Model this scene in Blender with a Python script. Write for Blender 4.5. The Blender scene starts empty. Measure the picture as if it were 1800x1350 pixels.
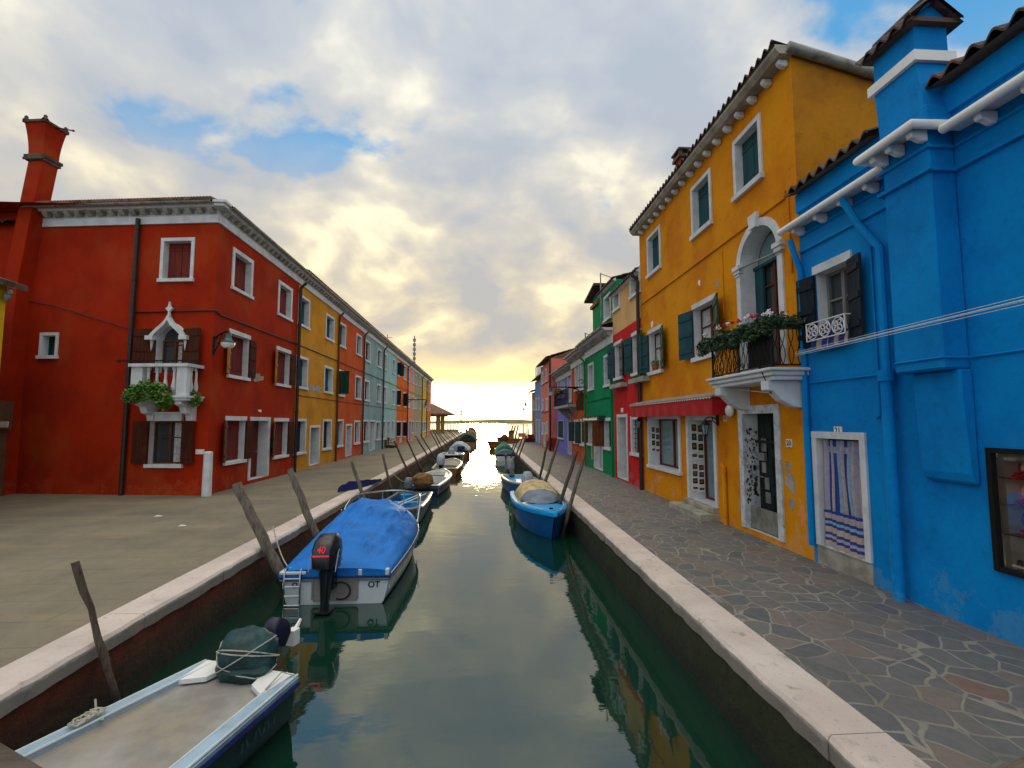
import bpy, bmesh, math, random
from math import sin, cos, pi, radians, sqrt
from mathutils import Vector, Matrix, noise as mnoise
random.seed(7)
scene = bpy.context.scene
COL = scene.collection

# ---------------------------------------------------------------- camera
FPX, CX, CY, CAMH = 850.0, 900.0, 675.0, 2.1
YAW, PITCH = math.atan(52 / FPX), math.atan(67 / FPX)
cd = bpy.data.cameras.new('camera'); cam = bpy.data.objects.new('camera', cd); COL.objects.link(cam)
cd.sensor_width = 36; cd.lens = 36 * FPX / 1800; cd.clip_start = 0.05; cd.clip_end = 6000
cam.location = (0, 0, CAMH); cam.rotation_euler = (pi / 2 + PITCH, 0, -YAW)
scene.camera = cam
scene.view_settings.view_transform = 'Standard'; scene.view_settings.look = 'None'
scene.view_settings.exposure = 0.2; scene.view_settings.gamma = 1
scene.cycles.max_bounces = 8; scene.cycles.diffuse_bounces = 4; scene.cycles.glossy_bounces = 4
scene.cycles.use_denoising = True
scene.cycles.sample_clamp_indirect = 6


class NT:
    """tiny node builder"""
    def __init__(s, tree):
        s.t = tree; s.n = tree.nodes; s.l = tree.links
    def new(s, typ, **kw):
        n = s.n.new(typ)
        for k, v in kw.items(): setattr(n, k, v)
        return n
    def put(s, sock, val):
        if isinstance(val, bpy.types.NodeSocket): s.l.new(val, sock)
        elif val is not None:
            if sock.type == 'RGBA' and len(val) == 3: val = (*val, 1)
            sock.default_value = val
    def math(s, op, a, b=None, c=None, clamp=False):
        n = s.new('ShaderNodeMath', operation=op); n.use_clamp = clamp
        s.put(n.inputs[0], a); s.put(n.inputs[1], b); s.put(n.inputs[2], c)
        return n.outputs[0]
    def vmath(s, op, a, b=None, scale=None):
        n = s.new('ShaderNodeVectorMath', operation=op)
        s.put(n.inputs[0], a); s.put(n.inputs[1], b)
        if scale is not None: s.put(n.inputs['Scale'], scale)
        return n.outputs['Value'] if op in ('LENGTH', 'DOT_PRODUCT') else n.outputs[0]
    def mix(s, f, a, b, mode='MIX'):
        n = s.new('ShaderNodeMix', data_type='RGBA', blend_type=mode)
        s.put(n.inputs[0], f); s.put(n.inputs[6], a); s.put(n.inputs[7], b)
        return n.outputs[2]
    def smooth(s, x, a, b, o0=0.0, o1=1.0):
        n = s.new('ShaderNodeMapRange', interpolation_type='SMOOTHSTEP')
        flip = a > b
        if flip: a, b, o0, o1 = b, a, o1, o0
        s.put(n.inputs[0], x); n.inputs[1].default_value = a; n.inputs[2].default_value = b
        n.inputs[3].default_value = o0; n.inputs[4].default_value = o1
        return n.outputs[0]
    def noise(s, vec, scale, detail=5, rough=0.55, dist=0.0, col=False):
        n = s.new('ShaderNodeTexNoise')
        s.put(n.inputs['Vector'], vec); n.inputs['Scale'].default_value = scale
        n.inputs['Detail'].default_value = detail; n.inputs['Roughness'].default_value = rough
        n.inputs['Distortion'].default_value = dist
        return n.outputs[1 if col else 0]
    def ramp(s, f, stops):
        n = s.new('ShaderNodeValToRGB'); cr = n.color_ramp
        while len(cr.elements) < len(stops): cr.elements.new(0.5)
        for e, (p, c) in zip(cr.elements, stops):
            e.position = p; e.color = (*c, 1) if len(c) == 3 else c
        s.put(n.inputs[0], f); return n.outputs[0]
    def sep(s, v):
        n = s.new('ShaderNodeSeparateXYZ'); s.put(n.inputs[0], v); return n.outputs
    def comb(s, x, y, z):
        n = s.new('ShaderNodeCombineXYZ')
        s.put(n.inputs[0], x); s.put(n.inputs[1], y); s.put(n.inputs[2], z); return n.outputs[0]


# ---------------------------------------------------------------- world: evening sky
SUN_EL, SUN_AZ = radians(3.5), 0.0          # the sun sits low over the lagoon, straight down the canal (+Y)
w = bpy.data.worlds.new('World'); scene.world = w; w.use_nodes = True
T = NT(w.node_tree); T.n.clear()
out = T.new('ShaderNodeOutputWorld'); bg = T.new('ShaderNodeBackground')
sky = T.new('ShaderNodeTexSky', sky_type='NISHITA'); sky.sun_disc = False
sky.sun_elevation = radians(12); sky.sun_rotation = SUN_AZ; sky.air_density = 1.0; sky.dust_density = 0.6; sky.ozone_density = 2.5
d = T.vmath('NORMALIZE', T.new('ShaderNodeTexCoord').outputs['Generated'])
x, y, z = T.sep(d)
zc = T.math('ADD', T.math('MAXIMUM', z, 0.0), 0.42)
p = T.comb(T.math('DIVIDE', x, zc), T.math('DIVIDE', y, zc), 0.0)
p = T.vmath('ADD', p, (3.50, 7.33, 0.0))
warp = T.vmath('SCALE', T.vmath('SUBTRACT', T.noise(p, 1.3, 3, 0.5, col=True), (0.5, 0.5, 0.5)), scale=0.35)
p = T.vmath('ADD', p, warp)
big = T.noise(p, 3.0, 6, 0.50)
mid = T.noise(T.vmath('ADD', p, (11.0, 2.0, 4.0)), 4.6, 4, 0.46, 0.1)
fine = T.noise(p, 15.0, 6, 0.55)
cover = T.smooth(T.math('ADD', big, T.math('MULTIPLY', T.math('SUBTRACT', fine, 0.5), 0.10)), 0.315, 0.43)
lowc = T.smooth(z, 0.55, 0.33)
cover = T.math('MAXIMUM', cover, lowc)
nish = T.vmath('SCALE', sky.outputs[0], scale=0.09)
blue = T.mix(0.8, nish, (0.10, 0.38, 0.72))
md = T.math('ADD', mid, T.math('MULTIPLY', T.math('SUBTRACT', fine, 0.5), 0.16))
grey = T.ramp(md, [(0.34, (0.42, 0.48, 0.56)), (0.49, (0.51, 0.55, 0.60)), (0.58, (0.63, 0.64, 0.63)), (0.68, (0.88, 0.85, 0.74))])
warmc = T.ramp(md, [(0.36, (0.50, 0.475, 0.44)), (0.48, (0.66, 0.57, 0.43)), (0.56, (0.82, 0.70, 0.47)), (0.64, (1.10, 0.95, 0.58))])
az = T.smooth(y, 0.0, 0.75)
warmth = T.math('MULTIPLY', T.smooth(z, 0.66, 0.12), az)
clouds = T.mix(warmth, grey, warmc)
base = T.mix(cover, blue, clouds)
# clear glowing strip under the cloud deck over the lagoon
edge = T.math('ADD', z, T.math('MULTIPLY', T.math('SUBTRACT', fine, 0.5), 0.03))
azg = T.smooth(y, 0.55, 0.90)
halo = T.math('MULTIPLY', T.smooth(edge, 0.17, 0.075), azg)
base = T.mix(halo, base, (1.20, 0.92, 0.42))
strip = T.math('MULTIPLY', T.smooth(edge, 0.094, 0.060), azg)
base = T.mix(strip, base, (2.3, 1.85, 1.05))
# added fill: unseen sky overhead and behind the camera is brightened, overhead tinted warm
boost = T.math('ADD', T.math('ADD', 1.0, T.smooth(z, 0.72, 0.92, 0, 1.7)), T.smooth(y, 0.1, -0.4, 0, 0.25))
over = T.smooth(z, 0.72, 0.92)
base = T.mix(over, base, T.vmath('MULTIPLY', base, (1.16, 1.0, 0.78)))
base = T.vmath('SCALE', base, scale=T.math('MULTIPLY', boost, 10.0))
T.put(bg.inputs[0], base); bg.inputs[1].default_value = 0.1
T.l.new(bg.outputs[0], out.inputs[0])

sl = bpy.data.lights.new('sun', 'SUN'); sl.energy = 0.7; sl.angle = radians(6); sl.color = (1.0, 0.78, 0.42)
so = bpy.data.objects.new('sun', sl); COL.objects.link(so)
so.rotation_euler = (-(pi / 2 - SUN_EL), 0, 0)      # light travels towards -Y and slightly down
# ---------------------------------------------------------------- materials
def newmat(name):
    m = bpy.data.materials.new(name); m.use_nodes = True
    t = NT(m.node_tree); b = t.n['Principled BSDF']
    return m, t, b

def pos(t, obj=False):
    if obj: return t.new('ShaderNodeTexCoord').outputs['Object']
    return t.new('ShaderNodeNewGeometry').outputs['Position']

def bump(t, b, h, strength=0.3, dist=0.02):
    n = t.new('ShaderNodeBump'); n.inputs['Strength'].default_value = strength; n.inputs['Distance'].default_value = dist
    t.put(n.inputs['Height'], h); t.l.new(n.outputs[0], b.inputs['Normal'])

def mul(c, k): return tuple(min(1, max(0, a * k)) for a in c)

def plaster(name, c, wear=0.35, patch=None, alt=None):
    m, t, b = newmat(name); P = pos(t)
    n1 = t.noise(P, 0.9, 6, 0.6); n2 = t.noise(P, 4.5, 6, 0.65); n3 = t.noise(P, 40, 4, 0.6); n5 = t.noise(P, 14, 6, 0.7)
    alt = alt or mul(c, 0.62)
    col = t.mix(t.smooth(n1, 0.38, 0.68, 0, 0.75 * wear + 0.25), c, alt)
    col = t.mix(t.smooth(n2, 0.56, 0.75, 0, 0.55 * wear), col, mul(c, 0.45))
    px, py, pz = t.sep(P)
    streak = t.noise(t.comb(t.math('MULTIPLY', px, 3.0), t.math('MULTIPLY', py, 3.0), t.math('MULTIPLY', pz, 0.35)), 1.5, 5, 0.6)
    col = t.mix(t.smooth(streak, 0.55, 0.75, 0, 0.45 * wear), col, mul(c, 0.5))
    # salt bloom low on the wall, in ragged patches
    if patch is None: patch = tuple(0.5 * a + 0.22 for a in c)
    sb = t.math('ADD', t.noise(P, 2.3, 7, 0.7), t.smooth(pz, 0.0, 1.3, 0.10, -0.2))
    col = t.mix(t.smooth(sb, 0.58, 0.64, 0, 0.5 * wear + 0.1), col, patch)
    col = t.mix(t.smooth(n5, 0.42, 0.68, 0, 0.22), col, mul(c, 0.55))
    cr = t.math('ABSOLUTE', t.math('SUBTRACT', t.noise(P, 1.7, 8, 0.62, 0.6), 0.5))
    crk = t.math('MULTIPLY', t.smooth(cr, 0.0035, 0.001), t.smooth(n1, 0.50, 0.62))
    col = t.mix(t.math('MULTIPLY', crk, 0.7), col, mul(c, 0.3))
    fade = t.noise(t.vmath('ADD', P, (7.0, 3.0, 9.0)), 0.6, 3, 0.5)
    col = t.mix(t.smooth(fade, 0.50, 0.66, 0, 0.45 * wear + 0.06), col, tuple(0.90 * a + 0.04 * (a > 0.01) + 0.012 for a in c))
    t.put(b.inputs['Base Color'], col); b.inputs['Roughness'].default_value = 0.9
    b.inputs['Specular IOR Level'].default_value = 0.15
    h = t.math('ADD', t.math('MULTIPLY', n2, 0.6), t.math('MULTIPLY', n3, 0.25))
    bump(t, b, h, 0.45, 0.02)
    return m

def simple(name, c, rough=0.6, var=0.25, scale=6, metal=0.0, spec=0.4, bmp=0.15, obj=False, dirt=None, bscale=30, bdist=0.01):
    m, t, b = newmat(name); P = pos(t, obj)
    n = t.noise(P, scale, 6, 0.6)
    col = t.mix(t.smooth(n, 0.35, 0.7), mul(c, 1 - var * 0.2), mul(c, 1 - var * 1.3))
    if dirt:
        n2 = t.noise(P, scale * 0.6, 7, 0.7)
        col = t.mix(t.smooth(n2, 0.52, 0.68, 0, 0.75), col, dirt)
    t.put(b.inputs['Base Color'], col); b.inputs['Metallic'].default_value = metal
    t.put(b.inputs['Roughness'], t.math('ADD', rough - 0.08, t.math('MULTIPLY', n, 0.16)))
    b.inputs['Specular IOR Level'].default_value = spec
    if bmp: bump(t, b, t.noise(P, bscale, 5, 0.6), bmp, bdist)
    return m

def wood(name, c, c2=None, obj=False, stretch=(12, 12, 1.2), rough=0.8, bs=0.5):
    m, t, b = newmat(name); P = pos(t, obj)
    v = t.vmath('MULTIPLY', P, stretch)
    n = t.noise(v, 1.6, 7, 0.65, 0.4); n2 = t.noise(P, 1.7, 4, 0.5)
    col = t.mix(t.smooth(n, 0.32, 0.68), c, c2 or mul(c, 0.4))
    col = t.mix(t.smooth(n2, 0.45, 0.7, 0, 0.5), col, mul(c, 0.55))
    t.put(b.inputs['Base Color'], col); b.inputs['Roughness'].default_value = rough
    b.inputs['Specular IOR Level'].default_value = 0.2
    bump(t, b, n, bs, 0.02)
    return m

def pile(name, c):
    m, t, b = newmat(name); P = pos(t)
    v = t.vmath('MULTIPLY', P, (14, 14, 2.0))
    n = t.noise(v, 1.8, 7, 0.7, 0.6); px, py, pz = t.sep(P)
    col = t.mix(t.smooth(n, 0.3, 0.7), c, mul(c, 0.3))
    wet = t.smooth(t.math('ADD', pz, t.math('MULTIPLY', n, 0.3)), -0.15, -0.35)
    col = t.mix(wet, col, (0.012, 0.016, 0.008))
    t.put(b.inputs['Base Color'], col); b.inputs['Roughness'].default_value = 0.85
    bump(t, b, n, 0.9, 0.03)
    return m

def tiles(name, c=(0.16, 0.075, 0.045)):
    m, t, b = newmat(name); P = pos(t)
    v = t.vmath('MULTIPLY', P, (4.5, 4.5, 4.5))
    vo = t.new('ShaderNodeTexVoronoi'); t.put(vo.inputs['Vector'], v); vo.inputs['Scale'].default_value = 1.0
    n = t.noise(P, 3, 6, 0.7)
    col = t.mix(t.smooth(t.sep(vo.outputs['Color'])[0], 0.1, 0.9), mul(c, 0.6), mul(c, 1.6))
    col = t.mix(t.smooth(n, 0.45, 0.7, 0, 0.8), col, (0.05, 0.05, 0.04))
    t.put(b.inputs['Base Color'], col); b.inputs['Roughness'].default_value = 0.9
    bump(t, b, t.noise(P, 25, 5), 0.5, 0.02)
    return m

def glassy(name, c=(0.025, 0.03, 0.035)):
    m, t, b = newmat(name); P = pos(t)
    n = t.noise(P, 0.9, 3, 0.5)
    t.put(b.inputs['Base Color'], t.mix(n, c, mul(c, 2.2))); b.inputs['Roughness'].default_value = 0.07
    b.inputs['Specular IOR Level'].default_value = 0.6
    bump(t, b, t.noise(P, 1.6, 2), 0.06, 0.05)
    return m

def leaf(name, c=(0.05, 0.13, 0.025)):
    m, t, b = newmat(name); P = pos(t)
    n = t.noise(P, 9, 4, 0.6); n2 = t.noise(P, 60, 2, 0.5)
    col = t.mix(t.smooth(n, 0.35, 0.65), mul(c, 0.45), mul(c, 1.6))
    col = t.mix(t.smooth(n2, 0.5, 0.7, 0, 0.4), col, (0.12, 0.16, 0.04))
    t.put(b.inputs['Base Color'], col); b.inputs['Roughness'].default_value = 0.55
    return m

M = {}
M['red'] = plaster('red plaster', (0.36, 0.021, 0.002), 0.6, (0.42, 0.07, 0.02))
M['orange'] = plaster('ochre orange plaster', (0.68, 0.265, 0.003), 0.7, (0.60, 0.33, 0.15), alt=(0.54, 0.14, 0.004))
M['blue'] = plaster('bright blue plaster', (0.0, 0.235, 0.62), 0.8, (0.08, 0.27, 0.50), alt=(0.0, 0.165, 0.50))
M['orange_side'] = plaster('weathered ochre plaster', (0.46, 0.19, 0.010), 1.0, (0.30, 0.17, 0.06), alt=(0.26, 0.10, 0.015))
M['yellow'] = plaster('mustard plaster', (0.60, 0.26, 0.02), 0.5, (0.45, 0.33, 0.22))
M['brick_orange'] = plaster('burnt orange plaster', (0.56, 0.085, 0.012), 0.35)
M['greyblue'] = plaster('grey blue plaster', (0.24, 0.37, 0.38), 0.5)
M['aqua'] = plaster('pale aqua plaster', (0.32, 0.53, 0.51), 0.3)
M['hot_orange'] = plaster('hot orange plaster', (0.76, 0.13, 0.01), 0.3)
M['salmon'] = plaster('salmon plaster', (0.75, 0.27, 0.17), 0.3)
M['olive'] = plaster('olive grey plaster', (0.38, 0.33, 0.19), 0.5)
M['lemon'] = plaster('yellow plaster', (0.70, 0.45, 0.02), 0.3)
M['rust'] = plaster('rust red plaster', (0.62, 0.16, 0.05), 0.3)
M['crimson'] = plaster('crimson plaster', (0.58, 0.014, 0.018), 0.3)
M['beige'] = plaster('sand beige plaster', (0.68, 0.42, 0.17), 0.35)
M['green'] = plaster('emerald plaster', (0.0, 0.24, 0.09), 0.25, (0.01, 0.28, 0.1))
M['darkred'] = plaster('brick red plaster', (0.46, 0.055, 0.012), 0.6, alt=(0.6, 0.13, 0.02))
M['purple'] = plaster('violet plaster', (0.22, 0.20, 0.66), 0.25)
M['pink'] = plaster('pink plaster', (0.70, 0.19, 0.15), 0.3)
M['pinkbase'] = plaster('dark red plinth plaster', (0.33, 0.02, 0.012), 0.3)
M['farblue'] = plaster('cornflower plaster', (0.12, 0.27, 0.62), 0.3)
M['farbrown'] = plaster('brown plaster', (0.30, 0.17, 0.07), 0.5)
M['brownwall'] = plaster('grey brown plaster', (0.16, 0.085, 0.045), 0.8)
M['stone'] = simple('white stone', (0.66, 0.69, 0.72), 0.75, 0.18, 3, spec=0.3, dirt=(0.44, 0.45, 0.44), bmp=0.25)
M['wornorange'] = plaster('worn orange plaster', (0.74, 0.28, 0.07), 0.6)
M['peel'] = simple('peeling white paint', (0.62, 0.66, 0.68), 0.8, 0.3, 5, dirt=(0.10, 0.11, 0.12), bmp=0.6, bscale=12)
M['dirtystone'] = simple('weathered stone', (0.42, 0.40, 0.34), 0.85, 0.4, 3, dirt=(0.16, 0.15, 0.12), bmp=0.4)
M['white'] = simple('white paint', (0.78, 0.79, 0.80), 0.5, 0.1, 2)
M['gutter'] = simple('grey metal gutter', (0.30, 0.31, 0.28), 0.5, 0.4, 5, metal=0.3)
M['pipe'] = simple('dark metal pipe', (0.035, 0.025, 0.022), 0.45, 0.3, 8, metal=0.3)
M['iron'] = simple('black iron', (0.008, 0.009, 0.009), 0.6, 0.3, 20, spec=0.2)
M['whiteiron'] = simple('white iron', (0.75, 0.75, 0.78), 0.5, 0.2, 20)
M['chrome'] = simple('polished steel', (0.55, 0.57, 0.6), 0.22, 0.2, 20, metal=1.0)
M['tile'] = tiles('terracotta tiles')
M['tiledark'] = tiles('dark weathered tiles', (0.075, 0.045, 0.035))
M['glass'] = glassy('window glass')
M['sky_glass'] = glassy('greenish window glass', (0.10, 0.16, 0.17))
M['dark'] = simple('dark interior', (0.012, 0.011, 0.010), 0.9, 0.3, 3)
M['curtain'] = simple('white curtain', (0.55, 0.56, 0.56), 0.9, 0.4, 14)
M['shut_red'] = wood('red brown shutter', (0.20, 0.028, 0.020), (0.12, 0.02, 0.015), bs=0.15)
M['shut_brown'] = wood('brown shutter', (0.17, 0.05, 0.015), (0.06, 0.02, 0.008), bs=0.2)
M['shut_dark'] = wood('dark brown shutter', (0.085, 0.020, 0.008), (0.04, 0.010, 0.004), bs=0.2)
M['shut_sunlit'] = wood('shutter with painted glow', (0.52, 0.23, 0.03), (0.25, 0.10, 0.015), bs=0.2)  # low sun on the near leaves, put into the wood colour
M['shut_teal'] = wood('dark teal shutter', (0.020, 0.085, 0.10), (0.01, 0.05, 0.065), bs=0.15)
M['shut_green'] = wood('green shutter', (0.025, 0.075, 0.055), (0.012, 0.04, 0.03), bs=0.15)
M['shut_lime'] = wood('moss green shutter', (0.13, 0.19, 0.05), (0.07, 0.11, 0.03), bs=0.15)
M['shut_black'] = wood('blue black shutter', (0.012, 0.022, 0.032), (0.006, 0.012, 0.02), bs=0.15)
M['shut_grey'] = wood('grey shutter', (0.25, 0.25, 0.24), (0.15, 0.15, 0.14), bs=0.15)
M['door_red'] = wood('red brown door', (0.16, 0.025, 0.018), (0.10, 0.015, 0.012), bs=0.1)
M['door_dark'] = wood('dark green door', (0.018, 0.028, 0.022), (0.008, 0.012, 0.01), bs=0.2)
M['door_grey'] = wood('pale grey door', (0.40, 0.42, 0.40), (0.30, 0.31, 0.30), bs=0.1)
M['bluecurtain'] = simple('blue curtain', (0.10, 0.22, 0.55), 0.9, 0.3, 9)
M['terracotta'] = simple('terracotta pot', (0.38, 0.10, 0.04), 0.85, 0.3, 10)
M['leaf'] = leaf('bright green leaves', (0.07, 0.19, 0.02)); M['leafdark'] = leaf('dark green leaves', (0.016, 0.052, 0.020))
M['petal_red'] = simple('red petals', (0.62, 0.01, 0.02), 0.6, 0.3, 30); M['petal_white'] = simple('white petals', (0.85, 0.82, 0.82), 0.6, 0.1, 30)
M['petal_pink'] = simple('pink petals', (0.6, 0.02, 0.25), 0.6, 0.2, 30)
M['pile'] = pile('weathered mooring timber', (0.21, 0.175, 0.135)); M['pile_dark'] = pile('dark mooring timber', (0.12, 0.085, 0.06))
M['valance'] = simple('red awning cloth', (0.42, 0.002, 0.010), 0.8, 0.15, 3, bmp=0.1)
M['awning'] = simple('grey awning cover', (0.28, 0.26, 0.24), 0.7, 0.2, 4)
M['tarp_blue'] = simple('blue tarpaulin', (0.0, 0.17, 0.62), 0.6, 0.2, 2.2, spec=0.35, bmp=0.8, obj=True, bscale=3.2, bdist=0.07)
M['tarp_navy'] = simple('navy canvas', (0.006, 0.025, 0.16), 0.75, 0.4, 4, bmp=0.4, bscale=9)
M['gel'] = simple('white fibreglass', (0.60, 0.68, 0.72), 0.3, 0.12, 1.5, obj=True, spec=0.5, bmp=0.03, dirt=(0.48, 0.54, 0.56))
M['gel_cream'] = simple('cream fibreglass', (0.60, 0.56, 0.48), 0.35, 0.15, 1.5, obj=True, bmp=0.03, dirt=(0.34, 0.31, 0.26))
M['boot'] = simple('waterline grime', (0.035, 0.025, 0.018), 0.8, 0.5, 6, obj=True)
M['deck_tan'] = simple('worn tan deck', (0.36, 0.35, 0.33), 0.7, 0.35, 1.6, obj=True, dirt=(0.30, 0.26, 0.20), bmp=0.15, bscale=60)
M['deck_grey'] = simple('grey deck', (0.28, 0.27, 0.24), 0.7, 0.3, 2, obj=True)
M['rim_blue'] = simple('pale blue gunwale', (0.34, 0.49, 0.64), 0.45, 0.3, 3, obj=True, dirt=(0.40, 0.46, 0.50))
M['navy'] = simple('navy paint', (0.008, 0.02, 0.12), 0.4, 0.3, 3, obj=True)
M['motornavy'] = simple('navy motor', (0.012, 0.016, 0.05), 0.4, 0.4, 8, obj=True)
M['teal'] = simple('dark teal paint', (0.0, 0.055, 0.06), 0.35, 0.35, 2, obj=True)
M['boatblue'] = simple('sky blue paint', (0.0, 0.36, 0.85), 0.35, 0.15, 2, obj=True, bmp=0.05)
M['boatdeep'] = simple('deep blue paint', (0.0, 0.12, 0.36), 0.35, 0.25, 2, obj=True, bmp=0.05)
M['boatgreen'] = simple('bright green paint', (0.0, 0.25, 0.06), 0.4, 0.3, 2, obj=True)
M['tarp_green'] = simple('green boat cover', (0.04, 0.26, 0.17), 0.75, 0.5, 5, obj=True, bmp=0.5, bscale=7)
M['tarp_darkgreen'] = simple('dark green boat cover', (0.02, 0.05, 0.03), 0.8, 0.4, 5, obj=True)
M['canvas_grey'] = simple('grey blue canvas', (0.20, 0.26, 0.34), 0.8, 0.3, 5, obj=True, bmp=0.4, bscale=9)
M['canvas_tan'] = simple('tan canvas', (0.62, 0.50, 0.27), 0.8, 0.4, 6, obj=True, bmp=0.5, bscale=9)
M['bundle'] = simple('teal green wrap', (0.015, 0.075, 0.085), 0.55, 0.5, 7, obj=True, bmp=0.7, bscale=12)
M['motorblack'] = simple('black motor paint', (0.012, 0.014, 0.018), 0.25, 0.3, 5, obj=True, spec=0.6, bmp=0.02)
M['motorgrey'] = simple('grey motor paint', (0.16, 0.20, 0.23), 0.35, 0.3, 5, obj=True)
M['motorpale'] = simple('pale motor cover', (0.45, 0.52, 0.60), 0.6, 0.3, 5, obj=True, dirt=(0.07, 0.09, 0.14))
M['fadedletter'] = simple('faded lettering', (0.05, 0.10, 0.11), 0.6, 0.5, 30, obj=True)
M['redmark'] = simple('red lettering', (0.85, 0.02, 0.06), 0.5, 0.1)
M['blackmark'] = simple('black lettering', (0.02, 0.02, 0.02), 0.6, 0.1)
M['plate'] = simple('enamel plate', (0.78, 0.75, 0.68), 0.4, 0.15, 8)
M['rope'] = simple('pale rope', (0.45, 0.45, 0.38), 0.9, 0.3, 20)
M['wire'] = simple('pale cable', (0.55, 0.62, 0.66), 0.6, 0.1)
M['wiredark'] = simple('dark cable', (0.05, 0.03, 0.03), 0.7, 0.1)
M['lampgreen'] = simple('dark green enamel', (0.01, 0.09, 0.08), 0.35, 0.2, 8)
M['lampglass'] = simple('frosted lamp glass', (0.72, 0.72, 0.68), 0.3, 0.1, 8)
M['railwood'] = wood('weathered bridge rail', (0.15, 0.12, 0.10), (0.05, 0.04, 0.035), stretch=(2.0, 14, 14), bs=0.9)
M['flesh'] = simple('linen bust', (0.62, 0.50, 0.34), 0.8, 0.1, 10)
M['beads'] = simple('dark beads', (0.07, 0.05, 0.07), 0.3, 0.3, 30)
M['cream'] = simple('cream panel', (0.80, 0.72, 0.58), 0.7, 0.15, 4)
M['brownstuff'] = simple('brown netting', (0.30, 0.16, 0.06), 0.9, 0.5, 8, bmp=0.7)
M['orangewood'] = wood('orange brown boat timber', (0.34, 0.13, 0.03), (0.2, 0.07, 0.02))
M['stripe_blue'] = simple('navy stripe cloth', (0.03, 0.05, 0.26), 0.9, 0.2, 15)
M['stripe_cream'] = simple('sand stripe cloth', (0.46, 0.37, 0.31), 0.9, 0.2, 15)
M['stripe_lilac'] = simple('lilac stripe cloth', (0.38, 0.36, 0.48), 0.9, 0.2, 15)
M['stripe_pale'] = simple('pale blue stripe cloth', (0.22, 0.42, 0.60), 0.9, 0.2, 15)

# clear shop glass: light passes, the surface mirrors at a slant
m, t, b = newmat('clear shop glass'); t.n.remove(b)
tr = t.new('ShaderNodeBsdfTransparent'); gl = t.new('ShaderNodeBsdfGlossy'); gl.inputs['Roughness'].default_value = 0.02
lw = t.new('ShaderNodeFresnel'); lw.inputs[0].default_value = 1.45
mx = t.new('ShaderNodeMixShader'); t.l.new(lw.outputs[0], mx.inputs[0]); t.l.new(tr.outputs[0], mx.inputs[1]); t.l.new(gl.outputs[0], mx.inputs[2])
t.l.new(mx.outputs[0], t.n['Material Output'].inputs[0]); M['clear'] = m

# water
m, t, b = newmat('canal water'); P = pos(t)
wv = t.vmath('MULTIPLY', P, (1.0, 1.8, 1.0))
n1 = t.noise(wv, 0.9, 3, 0.45, 0.3); n2 = t.noise(wv, 3.2, 3, 0.5, 0.2); n3 = t.noise(P, 0.22, 3, 0.5)
yy = t.sep(P)[1]
calm = t.smooth(yy, 8.0, 60.0, 0.3, 1.6)
h = t.math('MULTIPLY', t.math('ADD', t.math('MULTIPLY', n1, 1.0), t.math('MULTIPLY', n2, 0.22)), calm)
bump(t, b, h, 0.22, 0.06)
t.put(b.inputs['Base Color'], t.mix(n3, (0.003, 0.024, 0.016), (0.006, 0.034, 0.020)))
b.inputs['Roughness'].default_value = 0.03; b.inputs['IOR'].default_value = 2.0
b.inputs['Specular IOR Level'].default_value = 0.5
M['water'] = m

# crazy paving
m, t, b = newmat('crazy paving'); P = pos(t)
wp = t.vmath('ADD', t.vmath('MULTIPLY', P, (1.0, 0.80, 0.0)), t.vmath('SCALE', t.noise(P, 2.0, 2, 0.5, col=True), scale=0.18))
ve = t.new('ShaderNodeTexVoronoi', feature='DISTANCE_TO_EDGE'); t.put(ve.inputs['Vector'], wp); ve.inputs['Scale'].default_value = 3.9
vc = t.new('ShaderNodeTexVoronoi'); t.put(vc.inputs['Vector'], wp); vc.inputs['Scale'].default_value = 3.9
r, g, bb = t.sep(vc.outputs['Color'])
stone = t.ramp(r, [(0.0, (0.058, 0.066, 0.076)), (0.35, (0.090, 0.088, 0.092)), (0.6, (0.070, 0.080, 0.082)), (0.80, (0.104, 0.092, 0.092)), (0.96, (0.110, 0.090, 0.080)), (1.0, (0.125, 0.060, 0.048))])
stone = t.mix(1.0, stone, (1.45, 1.42, 1.40), 'MULTIPLY')
n = t.noise(P, 9, 6, 0.65); n2 = t.noise(P, 1.1, 5, 0.6)
stone = t.mix(t.smooth(n, 0.35, 0.7, 0, 0.5), stone, t.mix(0.5, stone, (0.03, 0.03, 0.04)))
stone = t.mix(t.math('MULTIPLY', g, 0.35), stone, t.mix(0.5, stone, (0.20, 0.19, 0.17)))
ew = t.math('ADD', ve.outputs['Distance'], t.math('MULTIPLY', t.math('SUBTRACT', t.noise(P, 14, 3), 0.5), 0.03))
mort = t.smooth(ew, 0.022, 0.045)
mcol = t.mix(t.smooth(n2, 0.4, 0.65), (0.24, 0.23, 0.20), (0.16, 0.15, 0.13))
col = t.mix(mort, mcol, stone)
col = t.mix(t.smooth(n2, 0.55, 0.75, 0, 0.35), col, (0.06, 0.05, 0.045))
t.put(b.inputs['Base Color'], col); t.put(b.inputs['Roughness'], t.math('ADD', 0.55, t.math('MULTIPLY', n, 0.3)))
bump(t, b, t.math('ADD', mort, t.math('MULTIPLY', n, 0.25)), 0.45, 0.012)
M['crazy'] = m

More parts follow.
